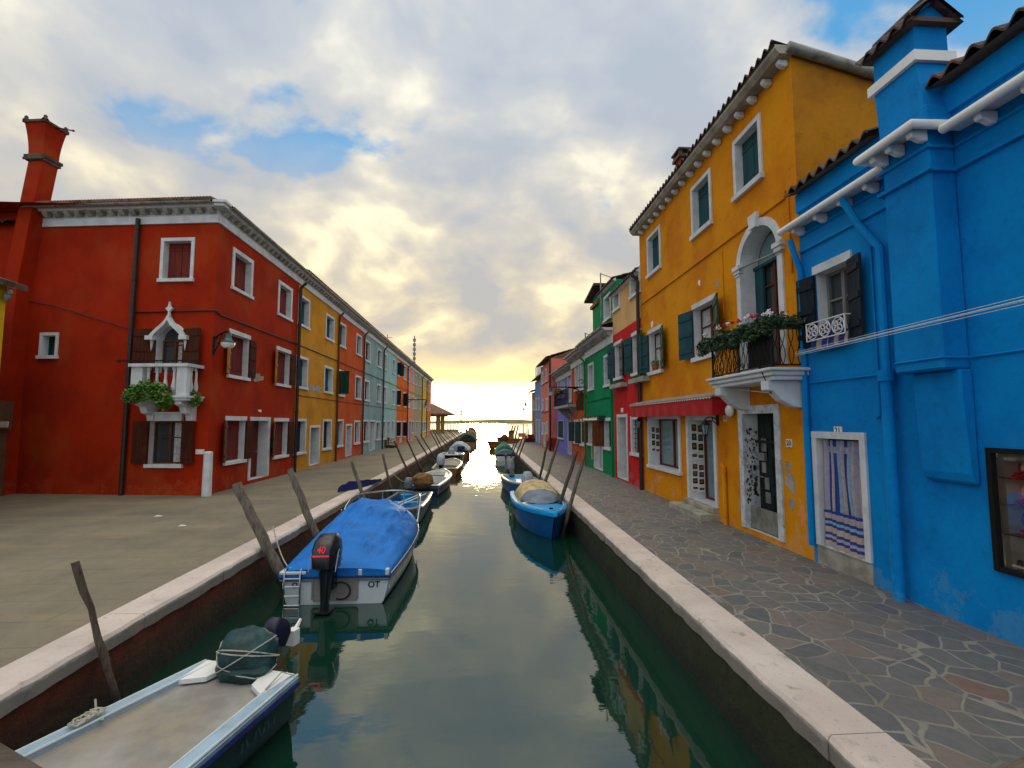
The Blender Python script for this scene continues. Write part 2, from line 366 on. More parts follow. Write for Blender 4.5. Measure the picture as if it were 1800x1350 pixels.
# left quay: large worn slabs
m, t, b = newmat('worn quay slabs'); P = pos(t)
n1 = t.noise(P, 0.55, 7, 0.62); n2 = t.noise(P, 6, 7, 0.7); n3 = t.noise(t.vmath('MULTIPLY', P, (0.6, 2.2, 1)), 0.9, 5, 0.6)
col = t.mix(t.smooth(n1, 0.35, 0.65), (0.195, 0.172, 0.122), (0.130, 0.118, 0.088))
col = t.mix(t.smooth(n3, 0.5, 0.7, 0, 0.6), col, (0.22, 0.180, 0.115))
col = t.mix(t.smooth(n2, 0.5, 0.75, 0, 0.45), col, (0.09, 0.085, 0.075))
n6 = t.noise(P, 1.6, 8, 0.75)
col = t.mix(t.smooth(n6, 0.58, 0.64, 0, 0.5), col, (0.10, 0.092, 0.075))
col = t.mix(t.smooth(t.noise(P, 30, 3, 0.6), 0.66, 0.72, 0, 0.7), col, (0.05, 0.045, 0.04))
br = t.new('ShaderNodeTexBrick'); t.put(br.inputs['Vector'], P); br.inputs['Scale'].default_value = 1.0
br.inputs['Mortar Size'].default_value = 0.009; br.inputs['Brick Width'].default_value = 1.15; br.inputs['Row Height'].default_value = 0.62
br.inputs['Color1'].default_value = (0.95, 0.95, 0.96, 1); br.inputs['Color2'].default_value = (1.06, 1.06, 1.06, 1); br.inputs['Mortar'].default_value = (0.66, 0.66, 0.62, 1)
col = t.mix(0.75, col, br.outputs['Color'], 'MULTIPLY')
t.put(b.inputs['Base Color'], col); b.inputs['Roughness'].default_value = 0.75
bump(t, b, t.math('ADD', t.math('MULTIPLY', n2, 0.5), t.math('MULTIPLY', br.outputs['Fac'], -0.4)), 0.35, 0.01)
M['quay'] = m

def kerbmat(name, c, c2):
    m, t, b = newmat(name); P = pos(t)
    n1 = t.noise(P, 1.3, 6, 0.6); n2 = t.noise(P, 14, 6, 0.7); n3 = t.noise(P, 4, 7, 0.75)
    col = t.mix(t.smooth(n1, 0.35, 0.65), c, c2)
    col = t.mix(t.smooth(n3, 0.56, 0.68, 0, 0.7), col, mul(c2, 0.45))
    n4 = t.noise(P, 38, 4, 0.7); col = t.mix(t.smooth(n4, 0.60, 0.68, 0, 0.65), col, mul(c2, 0.5))
    col = t.mix(t.smooth(t.noise(P, 0.8, 4, 0.6), 0.5, 0.7, 0, 0.4), col, (0.46, 0.36, 0.33))
    pz = t.sep(P)[2]
    col = t.mix(t.smooth(t.math('ADD', pz, t.math('MULTIPLY', n3, 0.12)), 0.045, 0.0, 0, 0.75), col, (0.13, 0.12, 0.095))
    t.put(b.inputs['Base Color'], col); b.inputs['Roughness'].default_value = 0.7
    bump(t, b, t.math('ADD', n2, t.math('MULTIPLY', n3, 0.8)), 0.55, 0.012)
    return m
M['kerb'] = kerbmat('istrian kerb stone', (0.60, 0.53, 0.49), (0.50, 0.43, 0.40))

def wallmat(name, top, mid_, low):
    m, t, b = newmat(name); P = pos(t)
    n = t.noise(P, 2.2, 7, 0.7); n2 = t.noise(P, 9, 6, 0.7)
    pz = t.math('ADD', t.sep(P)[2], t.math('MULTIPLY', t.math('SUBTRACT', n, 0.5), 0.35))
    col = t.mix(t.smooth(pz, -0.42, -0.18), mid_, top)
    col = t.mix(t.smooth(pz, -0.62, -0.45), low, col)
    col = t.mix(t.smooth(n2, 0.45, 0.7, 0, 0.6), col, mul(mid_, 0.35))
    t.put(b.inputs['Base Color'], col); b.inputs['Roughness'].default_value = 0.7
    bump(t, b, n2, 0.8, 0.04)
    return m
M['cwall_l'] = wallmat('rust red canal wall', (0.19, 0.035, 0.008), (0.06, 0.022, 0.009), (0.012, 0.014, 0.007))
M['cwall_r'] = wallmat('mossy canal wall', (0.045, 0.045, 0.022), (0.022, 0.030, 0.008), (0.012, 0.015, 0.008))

# ---------------------------------------------------------------- mesh builder
ORG = {}; h_rects = {}
class MB:
    def __init__(s): s.v = []; s.f = []; s.m = []
    def add(s, vs, fs, mi=0):
        k = len(s.v); s.v += [Vector(a) for a in vs]
        for f in fs: s.f.append(tuple(k + i for i in f)); s.m.append(mi)
    def box(s, F, s0, s1, z0, z1, n0, n1, mi=0):
        F = F or ID
        c = [F(a, b_, c_) for a in (s0, s1) for b_ in (z0, z1) for c_ in (n0, n1)]
        s.add(c, [(0, 1, 3, 2), (4, 6, 7, 5), (0, 4, 5, 1), (2, 3, 7, 6), (0, 2, 6, 4), (1, 5, 7, 3)], mi)
    def prism(s, F, poly, n0, n1, mi=0):
        F = F or ID; n = len(poly)
        vs = [F(a, b_, n0) for a, b_ in poly] + [F(a, b_, n1) for a, b_ in poly]
        fs = [tuple(range(n)), tuple(range(2 * n - 1, n - 1, -1))]
        fs += [(i, (i + 1) % n, n + (i + 1) % n, n + i) for i in range(n)]
        s.add(vs, fs, mi)
    def sprism(s, F, prof, s0, s1, mi=0):
        """profile in (n,z) swept along s"""
        n = len(prof)
        vs = [F(s0, b_, a) for a, b_ in prof] + [F(s1, b_, a) for a, b_ in prof]
        fs = [tuple(range(n)), tuple(range(2 * n - 1, n - 1, -1))]
        fs += [(i, (i + 1) % n, n + (i + 1) % n, n + i) for i in range(n)]
        s.add(vs, fs, mi)
    def tube(s, pts, r, seg=6, mi=0, cap=True):
        pts = [Vector(p_) for p_ in pts]; n = len(pts); vs = []; up0 = None
        for i, p_ in enumerate(pts):
            a = pts[max(i - 1, 0)]; b_ = pts[min(i + 1, n - 1)]; dd = (b_ - a).normalized()
            ref = up0 if up0 is not None and abs(up0.dot(dd)) < 0.98 else (Vector((0, 0, 1)) if abs(dd.z) < 0.9 else Vector((1, 0, 0)))
            e1 = dd.cross(ref).normalized(); e2 = e1.cross(dd).normalized(); up0 = e2
            rr = r[i] if isinstance(r, (list, tuple)) else r
            for k in range(seg): vs.append(p_ + (e1 * cos(2 * pi * k / seg) + e2 * sin(2 * pi * k / seg)) * rr)
        fs = [(i * seg + k, i * seg + (k + 1) % seg, (i + 1) * seg + (k + 1) % seg, (i + 1) * seg + k) for i in range(n - 1) for k in range(seg)]
        if cap: fs += [tuple(range(seg - 1, -1, -1)), tuple((n - 1) * seg + k for k in range(seg))]
        s.add(vs, fs, mi)
    def loft(s, secs, seg=16, p_=2.6, mi=0):
        """secs: (cx, cy, cz, rx, ry) superellipse rings in xy"""
        vs = []
        for (cx, cy, cz, rx, ry) in secs:
            for k in range(seg):
                a = 2 * pi * k / seg; c_, s_ = cos(a), sin(a)
                vs.append((cx + rx * math.copysign(abs(c_) ** (2 / p_), c_), cy + ry * math.copysign(abs(s_) ** (2 / p_), s_), cz))
        n = len(secs)
        fs = [(i * seg + k, i * seg + (k + 1) % seg, (i + 1) * seg + (k + 1) % seg, (i + 1) * seg + k) for i in range(n - 1) for k in range(seg)]
        fs += [tuple(range(seg - 1, -1, -1)), tuple((n - 1) * seg + k for k in range(seg))]
        s.add(vs, fs, mi)
    def grid(s, fn, nu, nv, mi=0):
        vs = [fn(i / nu, j / nv) for i in range(nu + 1) for j in range(nv + 1)]
        for i in range(nu):
            for j in range(nv):
                pass
        fs = [(i * (nv + 1) + j, (i + 1) * (nv + 1) + j, (i + 1) * (nv + 1) + j + 1, i * (nv + 1) + j + 1) for i in range(nu) for j in range(nv)]
        if callable(mi):
            k = len(s.v); s.v += [Vector(a) for a in vs]
            for q, f in enumerate(fs):
                s.f.append(tuple(k + i for i in f)); s.m.append(mi(q // nv, q % nv))
        else: s.add(vs, fs, mi)
    def ball(s, c, rx, ry=None, rz=None, seg=8, rings=6, jit=0.0, mi=0):
        ry = ry or rx; rz = rz or rx; vs = []; c = Vector(c)
        for i in range(rings + 1):
            th = pi * i / rings
            for k in range(seg):
                a = 2 * pi * k / seg; j = 1 + random.uniform(-jit, jit)
                vs.append(c + Vector((rx * sin(th) * cos(a), ry * sin(th) * sin(a), rz * cos(th))) * j)
        fs = [(i * seg + k, i * seg + (k + 1) % seg, (i + 1) * seg + (k + 1) % seg, (i + 1) * seg + k) for i in range(rings) for k in range(seg)]
        s.add(vs, fs, mi)
    def build(s, name, mats, parent=None, smooth=False, bevel=0, merge=False):
        me = bpy.data.meshes.new(name); org = Vector((0, 0, 0))
        if parent is not None: org = ORG.get(parent.name, org)
        me.from_pydata([tuple(v - org) for v in s.v], [], s.f)
        if not isinstance(mats, (list, tuple)): mats = [mats]
        for mm in mats: me.materials.append(M[mm] if isinstance(mm, str) else mm)
        me.polygons.foreach_set('material_index', s.m)
        bm = bmesh.new(); bm.from_mesh(me)
        if merge: bmesh.ops.remove_doubles(bm, verts=bm.verts, dist=1e-4)
        bmesh.ops.recalc_face_normals(bm, faces=bm.faces)
        bm.to_mesh(me); bm.free()
        if smooth:
            me.polygons.foreach_set('use_smooth', [True] * len(me.polygons))
            try: me.set_sharp_from_angle(angle=radians(42))
            except Exception: pass
        o = bpy.data.objects.new(name, me); COL.objects.link(o)
        if parent is not None: o.parent = parent; ORG[o.name] = org
        if bevel:
            md = o.modifiers.new('bevel', 'BEVEL'); md.width = bevel; md.segments = 1; md.limit_method = 'ANGLE'
        return o

def ID(a, b_, c_): return Vector((a, b_, c_))

class Fc:
    """a vertical facade plane: s along it, z up, n out of it"""
    def __init__(s, o, S, N): s.o = Vector(o); s.S = Vector(S).normalized(); s.N = Vector(N).normalized()
    def __call__(s, a, z_, n): return s.o + s.S * a + s.N * n + Vector((0, 0, z_))
    def px(s, u, v, n=0.0):
        dd = ray(u, v); oo = s.o + s.N * n
        t_ = (oo - Vector((0, 0, CAMH))).dot(s.N) / dd.dot(s.N)
        p_ = Vector((0, 0, CAMH)) + dd * t_
        return (p_ - s.o).dot(s.S), p_.z

def ray(u, v):
    a, c_ = (u - CX) / FPX, -(v - CY) / FPX
    y_ = cos(PITCH) - c_ * sin(PITCH); z_ = sin(PITCH) + c_ * cos(PITCH)
    return Vector((a * cos(YAW) + y_ * sin(YAW), -a * sin(YAW) + y_ * cos(YAW), z_))
def onZ(u, v, Z):
    dd = ray(u, v); return Vector((0, 0, CAMH)) + dd * ((Z - CAMH) / dd.z)
def onY(u, v, Y):
    dd = ray(u, v); return Vector((0, 0, CAMH)) + dd * (Y / dd.y)
def onX(u, v, X):
    dd = ray(u, v); return Vector((0, 0, CAMH)) + dd * (X / dd.x)

def thing(name, label, cat, loc=(0, 0, 0), rz=0.0, group=None, local=False):
    o = bpy.data.objects.new(name, None); COL.objects.link(o); o.location = loc; o.rotation_euler = (0, 0, rz)
    o.empty_display_size = 0.2
    ORG[o.name] = Vector((0, 0, 0)) if local else Vector(loc)
    o['label'] = label; o['category'] = cat
    if group: o['group'] = group
    return o
def tag(o, label, cat, group=None):
    o['label'] = label; o['category'] = cat
    if group: o['group'] = group
    return o
def structure(o): o['kind'] = 'structure'; return o

def text_part(name, txt, size, mat, parent, F, s_, z_, n_, flip=False, depth=0.004, ext=None):
    c_ = bpy.data.curves.new('t', 'FONT'); c_.body = txt; c_.size = size; c_.extrude = 0.0; c_.align_x = 'CENTER'; c_.align_y = 'CENTER'
    c_.offset = size * 0.02
    to = bpy.data.objects.new('t', c_); COL.objects.link(to)
    dg = bpy.context.evaluated_depsgraph_get(); me = bpy.data.meshes.new_from_object(to.evaluated_get(dg))
    mb = MB(); sg = -1 if flip else 1
    mb.add([F(s_ + sg * v.co.x, z_ + v.co.y, n_) for v in me.vertices], [tuple(p_.vertices) for p_ in me.polygons])
    bpy.data.objects.remove(to)
    return mb.build(name, mat, parent)

# ---------------------------------------------------------------- facade pieces
def arch_pts(a, b_, zs, zt, n=14, pointed=False):
    """points of an arch from (a,zs) over the top zt to (b_,zs)"""
    c_, r = (a + b_) / 2, (b_ - a) / 2; out_ = []
    for i in range(n + 1):
        th = pi - pi * i / n
        out_.append((c_ + r * cos(th), zs + (zt - zs) * sin(th)))
    return out_

def wall_mesh(mb, F, s0, s1, z0, z1, holes, z1b=None):
    xs = sorted({s0, s1, *[h[k] for h in holes for k in (0, 1)]}); zs = sorted({z0, z1, *[h[k] for h in holes for k in (2, 3)]})
    xs = [a for a in xs if s0 <= a <= s1]; zs = [a for a in zs if z0 <= a <= z1]
    idx = {}
    def vid(a, b_):
        if (a, b_) not in idx: idx[(a, b_)] = len(mb.v); mb.v.append(F(a, b_, 0))
        return idx[(a, b_)]
    for i in range(len(xs) - 1):
        for j in range(len(zs) - 1):
            cx, cz = (xs[i] + xs[i + 1]) / 2, (zs[j] + zs[j + 1]) / 2
            if any(h[0] < cx < h[1] and h[2] < cz < h[3] for h in holes): continue
            mb.f.append((vid(xs[i], zs[j]), vid(xs[i + 1], zs[j]), vid(xs[i + 1], zs[j + 1]), vid(xs[i], zs[j + 1]))); mb.m.append(0)
    for h in holes:
        if len(h) > 4 and h[4]:
            a, b_, c_, d_, spring = h[:5]
            ar = arch_pts(a, b_, spring, d_); k = len(ar) // 2
            lo = [(a, d_)] + ar[:k + 1]; hi = [(b_, d_)] + ar[k:][::-1]
            for poly in (lo, hi):
                for q in range(1, len(poly) - 1):
                    mb.f.append((vid(*poly[0]), vid(*poly[q]), vid(*poly[q + 1]))); mb.m.append(0)

def reveal(mb, F, a, b_, c_, d_, dep, spring=None, mi=0):
    if spring: path = [(a, c_)] + arch_pts(a, b_, spring, d_) + [(b_, c_)]
    else: path = [(a, c_), (a, d_), (b_, d_), (b_, c_)]
    path = path + [path[0]]
    for p_, q in zip(path[:-1], path[1:]):
        mb.add([F(p_[0], p_[1], 0), F(q[0], q[1], 0), F(q[0], q[1], -dep), F(p_[0], p_[1], -dep)], [(0, 1, 2, 3)], mi)

def leafboard(mb, F, hinge, width, z0, z1, ang, sgn, th=0.035, n0=0.02, boards=3, mi=0, batt=True):
    """an open shutter leaf: hinged at s=hinge, swung by ang from the wall (0 = flat on the wall), going in direction sgn"""
    ca, sa = cos(ang) * sgn, sin(ang)
    def G(a, z_, t_):  # a along the leaf, t_ thickness
        return F(hinge + ca * a - sa * t_ * sgn, z_, n0 + sa * a + cos(ang) * t_)
    bw = width / boards
    for k in range(boards): mb.box(G, k * bw + 0.003, (k + 1) * bw - 0.003, z0, z1, 0, th, mi)
    if batt:
        for zz in (0.15, 0.5, 0.85):
            zc_ = z0 + (z1 - z0) * zz; mb.box(G, 0.02, width - 0.02, zc_ - 0.04, zc_ + 0.04, th + 0.001, th + 0.02, mi)

def edge_ang(F, s_, k=0.72):
    return math.atan2(abs(F.o.x), max(1.0, s_)) * k

def opening(F, house, rect, o):
    """build one window or door; rect is its clear opening (s0,s1,z0,z1)"""
    a, b_, c_, d_ = rect; W = b_ - a; H_ = d_ - c_; kind = o.get('kind', 'win'); dep = o.get('dep', 0.22); tr = o.get('t', 0.11)
    spring = o.get('spring'); nm = 'door' if kind == 'door' else 'window'
    fill = o.get('fill', 'glass'); fm = o.get('mat'); trim = o.get('trim', 'full'); tm = o.get('tmat', 'stone')
    top = spring if spring else d_
    mb = MB()
    # panel behind
    if fill == 'shut':       # closed board leaves set back in the opening
        mid_ = (a + b_) / 2; nb = 2
        for k, (x0, x1) in enumerate(((a, mid_ - 0.006), (mid_ + 0.006, b_))):
            w_ = (x1 - x0) / nb
            for q in range(nb): mb.box(F, x0 + q * w_ + 0.003, x0 + (q + 1) * w_ - 0.003, c_, d_, -dep - 0.02, -dep + 0.02)
            for zz in (0.18, 0.82):
                zc_ = c_ + H_ * zz; mb.box(F, x0 + 0.02, x1 - 0.02, zc_ - 0.03, zc_ + 0.03, -dep + 0.021, -dep + 0.035)
        mb.box(F, a, b_, c_, d_, -dep - 0.05, -dep - 0.021)
        root = mb.build(nm, fm or 'shut_red', house)
    elif fill == 'door':
        mb.box(F, a, b_, c_, d_, -dep - 0.05, -dep)
        for k in range(2):
            for q in range(3):
                x0 = a + W * (0.12 + 0.42 * k); z0_ = c_ + H_ * (0.08 + 0.31 * q)
                mb.box(F, x0, x0 + W * 0.34, z0_, z0_ + H_ * 0.24, -dep + 0.001, -dep + 0.018)
        root = mb.build(nm, fm or 'door_red', house, bevel=0)
        k = MB(); zh = c_ + H_ * 0.45; k.tube([F(a + W * 0.9, zh, -dep), F(a + W * 0.9, zh, -dep + 0.06), F(a + W * 0.78, zh, -dep + 0.06)], 0.012, 6); k.build('handle', 'gutter', root)
    else:
        if spring:
            poly = [(a, c_), (b_, c_)] + arch_pts(a, b_, spring, d_)[::-1]
            mb.prism(F, poly, -dep - 0.05, -dep)
        else: mb.box(F, a, b_, c_, d_, -dep - 0.05, -dep)
        root = mb.build(nm, 'dark' if fill == 'dark' else (o.get('gmat') or 'glass'), house)
        if fill in ('glass', 'curtain'):
            cs = MB(); fw = 0.045
            n0, n1 = -dep + 0.001, -dep + 0.045
            cs.box(F, a, a + fw, c_, top, n0, n1); cs.box(F, b_ - fw, b_, c_, top, n0, n1)
            cs.box(F, a + fw, b_ - fw, c_, c_ + fw, n0, n1 - 0.002); cs.box(F, a + fw, b_ - fw, top - fw, top, n0, n1 - 0.002)
            m_ = (a + b_) / 2; cs.box(F, m_ - 0.03, m_ + 0.03, c_ + fw, top - fw, n0, n1 + 0.004)
            if not o.get('plain'): cs.box(F, a + fw, b_ - fw, c_ + H_ * 0.6, c_ + H_ * 0.6 + 0.03, n0, n1 - 0.006)
            cs.build('casement', o.get('cmat', 'shut_brown'), root)
        if fill == 'curtain':
            cu = MB(); side = o.get('cside', 1)
            for sd in ((-1, 1) if side == 0 else (side,)):
                x0 = a + 0.05 if sd < 0 else b_ - 0.05 - W * 0.34
                cu.grid(lambda i, j: F(x0 + i * W * 0.34, c_ + 0.05 + j * (top - c_ - 0.1), -dep + 0.0012 + 0.012 * (1 + sin(i * 26))), 16, 1)
            cu.build('curtain', 'curtain', root)
    # reveal
    rv = MB(); reveal(rv, F, a, b_, c_, d_, dep, spring); rv.build('reveal', o.get('rmat', tm), root)
    # trim
    fr = MB(); n1 = o.get('proud', 0.03); zb = c_ if kind == 'door' else c_
    if spring:
        outr = arch_pts(a - tr, b_ + tr, spring, d_ + tr); inn = arch_pts(a, b_, spring, d_)
        for q in range(len(outr) - 1):
            vs = [F(*outr[q], 0), F(*outr[q + 1], 0), F(*inn[q + 1], 0), F(*inn[q], 0), F(*outr[q], n1), F(*outr[q + 1], n1), F(*inn[q + 1], n1), F(*inn[q], n1)]
            fr.add(vs, [(4, 5, 6, 7), (0, 1, 5, 4), (2, 3, 7, 6)])
        fr.box(F, a - tr, a, c_, spring, 0, n1); fr.box(F, b_, b_ + tr, c_, spring, 0, n1)
        if o.get('capitals'):
            for x0, x1 in ((a - tr, a), (b_, b_ + tr)):
                fr.box(F, x0 - 0.05, x1 + 0.05, spring - 0.02, spring + 0.06, 0, n1 + 0.06); fr.box(F, x0 - 0.03, x1 + 0.03, spring - 0.09, spring - 0.02, 0, n1 + 0.035)
                fr.box(F, x0 - 0.01, x1 + 0.01, spring - 0.14, spring - 0.10, 0, n1 + 0.02)
            m_ = (a + b_) / 2; fr.prism(F, [(m_ - 0.10, d_ - 0.02), (m_ + 0.10, d_ - 0.02), (m_ + 0.14, d_ + tr + 0.1), (m_ - 0.14, d_ + tr + 0.1)], n1 + 0.001, n1 + 0.07)
    elif trim == 'full':
        fr.box(F, a - tr, a, zb, d_, 0.0, n1); fr.box(F, b_, b_ + tr, zb, d_, 0.0, n1); fr.box(F, a - tr, b_ + tr, d_, d_ + tr, 0.0, n1 + 0.002)
    elif trim == 'ls':
        fr.box(F, a - 0.05, b_ + 0.05, d_, d_ + tr * 1.15, 0, n1)
    if fr.v: fr.build('frame', tm, root)
    if kind != 'door' and not o.get('nosill'):
        sm = MB(); st = o.get('sill', 0.10); ex = tr + 0.03 if trim == 'full' else 0.07
        sm.box(F, a - ex, b_ + ex, c_ - st, c_, 0.0, 0.075); sm.build('sill', o.get('smat', tm), root)
    for (side, ang, lm) in o.get('leaves', ()):
        if ang == 'edge': ang = edge_ang(F, a, o.get('ek', 0.72))
        lf = MB(); wd = W * o.get('lw', 0.5)
        if side == 'lo': leafboard(lf, F, a - 0.005, wd, c_ + 0.01, d_ - 0.01, ang, -1)
        else: leafboard(lf, F, b_ + 0.005, wd, c_ + 0.01, d_ - 0.01, ang, 1)
        lf.build('shutter', lm, root)
    if o.get('grille'):
        g = MB()
        for k in range(1, 5): g.tube([F(a + W * k / 5, c_, -0.05), F(a + W * k / 5, d_, -0.05)], 0.012, 5)
        for k in range(1, 7): g.tube([F(a, c_ + H_ * k / 7, -0.04), F(b_, c_ + H_ * k / 7, -0.04)], 0.009, 5)
        g.build('grille', 'iron', root)
    if o.get('pot'):
        g = MB(); pc = F(a + W * 0.55, c_, 0.0)
        g.loft([(pc.x, pc.y, c_ + 0.001, 0.07, 0.07), (pc.x, pc.y, c_ + 0.16, 0.10, 0.10), (pc.x, pc.y, c_ + 0.17, 0.115, 0.115), (pc.x, pc.y, c_ + 0.20, 0.115, 0.115)], 12, 2)
        pt = tag(g.build('flower_pot', 'terracotta'), o['pot'], 'flower pot')
        lv = MB(); leafcloud(lv, [(pc + Vector((0, 0, 0.24)), 0.12, 0.12, 0.09)], 90, 0.045); lv.build('foliage', 'leaf', pt)
    return root

def leafcloud(mb, blobs, n, size, flat=0.0):
    tot = sum(b_[1] * b_[2] * b_[3] for b_ in blobs) or 1
    for (c_, rx, ry, rz) in blobs:
        k = max(6, int(n * rx * ry * rz / tot))
        for _ in range(k):
            while True:
                p_ = Vector((random.uniform(-1, 1), random.uniform(-1, 1), random.uniform(-1, 1)))
                if 0.15 < p_.length < 1: break
            q = Vector(c_) + Vector((p_.x * rx, p_.y * ry, p_.z * rz))
            e1 = Vector((random.gauss(0, 1), random.gauss(0, 1), random.gauss(0, 0.6))).normalized()
            e2 = e1.cross(Vector((random.gauss(0, 1), random.gauss(0, 1), random.gauss(0, 1)))).normalized()
            s_ = size * random.uniform(0.6, 1.3)
            mb.add([q - e1 * s_, q + e2 * s_ * 0.45 - e1 * 0.2 * s_, q + e1 * s_, q - e2 * s_ * 0.45 - e1 * 0.2 * s_], [(0, 1, 2, 3)])

def tile_roof(name, F, s0, s1, z0, n0, depth, slope, parent, mat='tile', wave=0.21, amp=0.045, th=0.03, step=0.38, per=6):
    """pantiles: waves along s, courses up the slope; eave at n0, going back by depth"""
    mb = MB(); cols = max(2, int((s1 - s0) / wave * per)); rows = min(7, max(1, int(depth / step)))
    def surf(i, r, off):
        s_ = s0 + (s1 - s0) * i / cols; ph = 2 * pi * (s_ - s0) / wave
        return s_, amp * sin(ph) + off
    vs = []; fs = []
    nr = rows
    for r in range(nr + 1):
        nn = n0 - (depth * r / nr); zz = z0 + depth * r / nr * slope
        for lift in ((0.0, 0.022) if 0 < r < nr else (0.0,)):
            for i in range(cols + 1):
                s_, h_ = surf(i, r, 0.0)
                vs.append(F(s_, zz + h_ + (0.0 if lift == 0.0 else 0.022), nn))
    rowc = cols + 1; nrows = len(vs) // rowc
    for r in range(nrows - 1):
        for i in range(cols): fs.append((r * rowc + i, r * rowc + i + 1, (r + 1) * rowc + i + 1, (r + 1) * rowc + i))
    mb.add(vs, fs)
    # thickness at the eave + underside
    e = []
    for i in range(cols + 1): s_, h_ = surf(i, 0, 0.0); e.append(F(s_, z0 + h_ - th, n0))
    k = len(mb.v); mb.v += e
    base_ = 0
    for i in range(cols): mb.f.append((base_ + i, k + i, k + i + 1, base_ + i + 1)); mb.m.append(0)
    k2 = len(mb.v); mb.v += [F(s0, z0 + depth * slope - th - amp, n0 - depth), F(s1, z0 + depth * slope - th - amp, n0 - depth), F(s0, z0 - th - amp, n0), F(s1, z0 - th - amp, n0)]
    mb.f.append((k2, k2 + 1, k2 + 3, k2 + 2)); mb.m.append(0)
    return mb.build(name, mat, parent, smooth=True)

def cornice(F, s0, s1, z1, parent, mat='stone', proj=0.34, h=0.42, step=0.30, dent='stone', gut=True, roll=False):
    mb = MB()
    mb.sprism(F, [(0.001, z1 - h), (0.06, z1 - h), (0.06, z1 - h * 0.55), (0.10, z1 - h * 0.5), (0.001, z1 - h * 0.5)], s0, s1)
    mb.sprism(F, [(0.001, z1 - h * 0.5), (0.012, z1 - h * 0.5), (0.012, z1 - h * 0.18), (0.001, z1 - h * 0.18)], s0, s1)
    mb.sprism(F, [(0.001, z1 - h * 0.18), (proj * 0.8, z1 - h * 0.18), (proj, z1 - 0.03), (proj, z1), (0.001, z1)], s0, s1)
    dn = mb; k = int((s1 - s0) / step)
    for i in range(k):
        q = s0 + (i + 0.5) * (s1 - s0) / k
        dn.sprism(F, [(0.001, z1 - h * 0.5), (proj * 0.45, z1 - h * 0.48), (proj * 0.72, z1 - h * 0.30), (proj * 0.74, z1 - h * 0.181), (0.001, z1 - h * 0.181)], q - step * 0.22, q + step * 0.22, 1)
    c_ = mb.build('cornice', [mat, dent], parent)
    if gut:
        g = MB(); pts = []
        prof = [(proj + 0.07 + 0.07 * cos(a), z1 + 0.02 + 0.075 * sin(a)) for a in [pi + pi * i / 8 for i in range(9)]]
        inn = [(proj + 0.07 + 0.055 * cos(a), z1 + 0.022 + 0.06 * sin(a)) for a in [2 * pi - pi * i / 8 for i in range(9)]]
        g.sprism(F, prof + inn, s0 + 0.002, s1 - 0.002); g.build('gutter', 'gutter', parent, smooth=True)
    return c_

def house(name, label, F, s0, s1, z1, mat, wins, depth=6.0, cor=None, roofmat='tile', group=None, roof=True, sides=(True, True), roofslope=0.3, z0=-0.02, roofover=0.42, per=6, roofz=0.1, cat='house', backz=None, sidemat=None):
    h = thing(name, label, cat, F((s0 + s1) / 2, 0, 0), group=group)
    rects = []; holes = []
    for o in wins:
        if 'px' in o:
            u0, u1, v0, v1 = o['px']; vm = (v0 + v1) / 2
            sA = F.px(u0, vm)[0]; sB = F.px(u1, vm)[0]
            zT = F.px((u0 + u1) / 2, v0)[1]; zB = F.px((u0 + u1) / 2, v1)[1]
            # centre column in metres is not the centre in pixels: use the middle depth
            sm = (sA + sB) / 2; a, b_ = min(sA, sB), max(sA, sB); tr = o.get('t', 0.11)
            if o.get('trim', 'full') == 'full': a += tr; b_ -= tr
            zT -= tr
            if o.get('kind', 'win') != 'door': zB += o.get('sill', 0.10)
            else: zB = o.get('zb', 0.10)
        else: a, b_, zB, zT = o['rect']
        a = max(a, s0 + 0.02); b_ = min(b_, s1 - 0.02)
        if 'springf' in o: o['spring'] = zT - (b_ - a) / 2 * o['springf']
        holes.append((a, b_, zB, zT, o.get('spring'))); rects.append((a, b_, zB, zT))
    mb = MB(); wall_mesh(mb, F, s0, s1, z0, z1, holes)
    e = 0.003; bz = z1 if backz is None else backz
    if sides[0]: mb.add([F(s0 + e, z0, 0), F(s0 + e, z1, 0), F(s0 + e, bz, -depth), F(s0 + e, z0, -depth)], [(0, 1, 2, 3)], 1 if sidemat else 0)
    mb.add([F(s1 - e, z0, 0), F(s1 - e, z1, 0), F(s1 - e, bz, -depth), F(s1 - e, z0, -depth)], [(0, 1, 2, 3)])
    mb.add([F(s0, z0, -depth), F(s1, z0, -depth), F(s1, bz, -depth), F(s0, bz, -depth)], [(0, 1, 2, 3)])
    mb.add([F(s0, z1 - 0.01, -0.01), F(s1, z1 - 0.01, -0.01), F(s1, bz - 0.01, -depth), F(s0, bz - 0.01, -depth)], [(0, 1, 2, 3)])
    wl = mb.build('wall', [mat, sidemat] if sidemat else mat, h)
    h_rects[name] = rects
    for r, o in zip(rects, wins):
        if not o.get('hole'): opening(F, h, r, o)
    if cor is not None: cornice(F, s0, s1, z1, h, **cor)
    if roof:
        rf = tile_roof('roof', F, s0 + 0.003, s1 - 0.003, z1 + roofz, roofover, depth * 0.5 + roofover, roofslope, h, roofmat, per=per)
        bk = MB(); zt = z1 + roofz + (depth * 0.5 + roofover) * roofslope
        bk.add([F(s0, zt, -depth * 0.5), F(s1, zt, -depth * 0.5), F(s1, z1, -depth), F(s0, z1, -depth)], [(0, 1, 2, 3)])
        bk.add([F(s0, zt, -depth * 0.5), F(s0, z1, -depth), F(s0, z1, roofover - 0.3)], [(0, 1, 2)]); bk.add([F(s1, zt, -depth * 0.5), F(s1, z1, -depth), F(s1, z1, roofover - 0.3)], [(0, 1, 2)])
        bk.build('roof', roofmat, h)
    return h

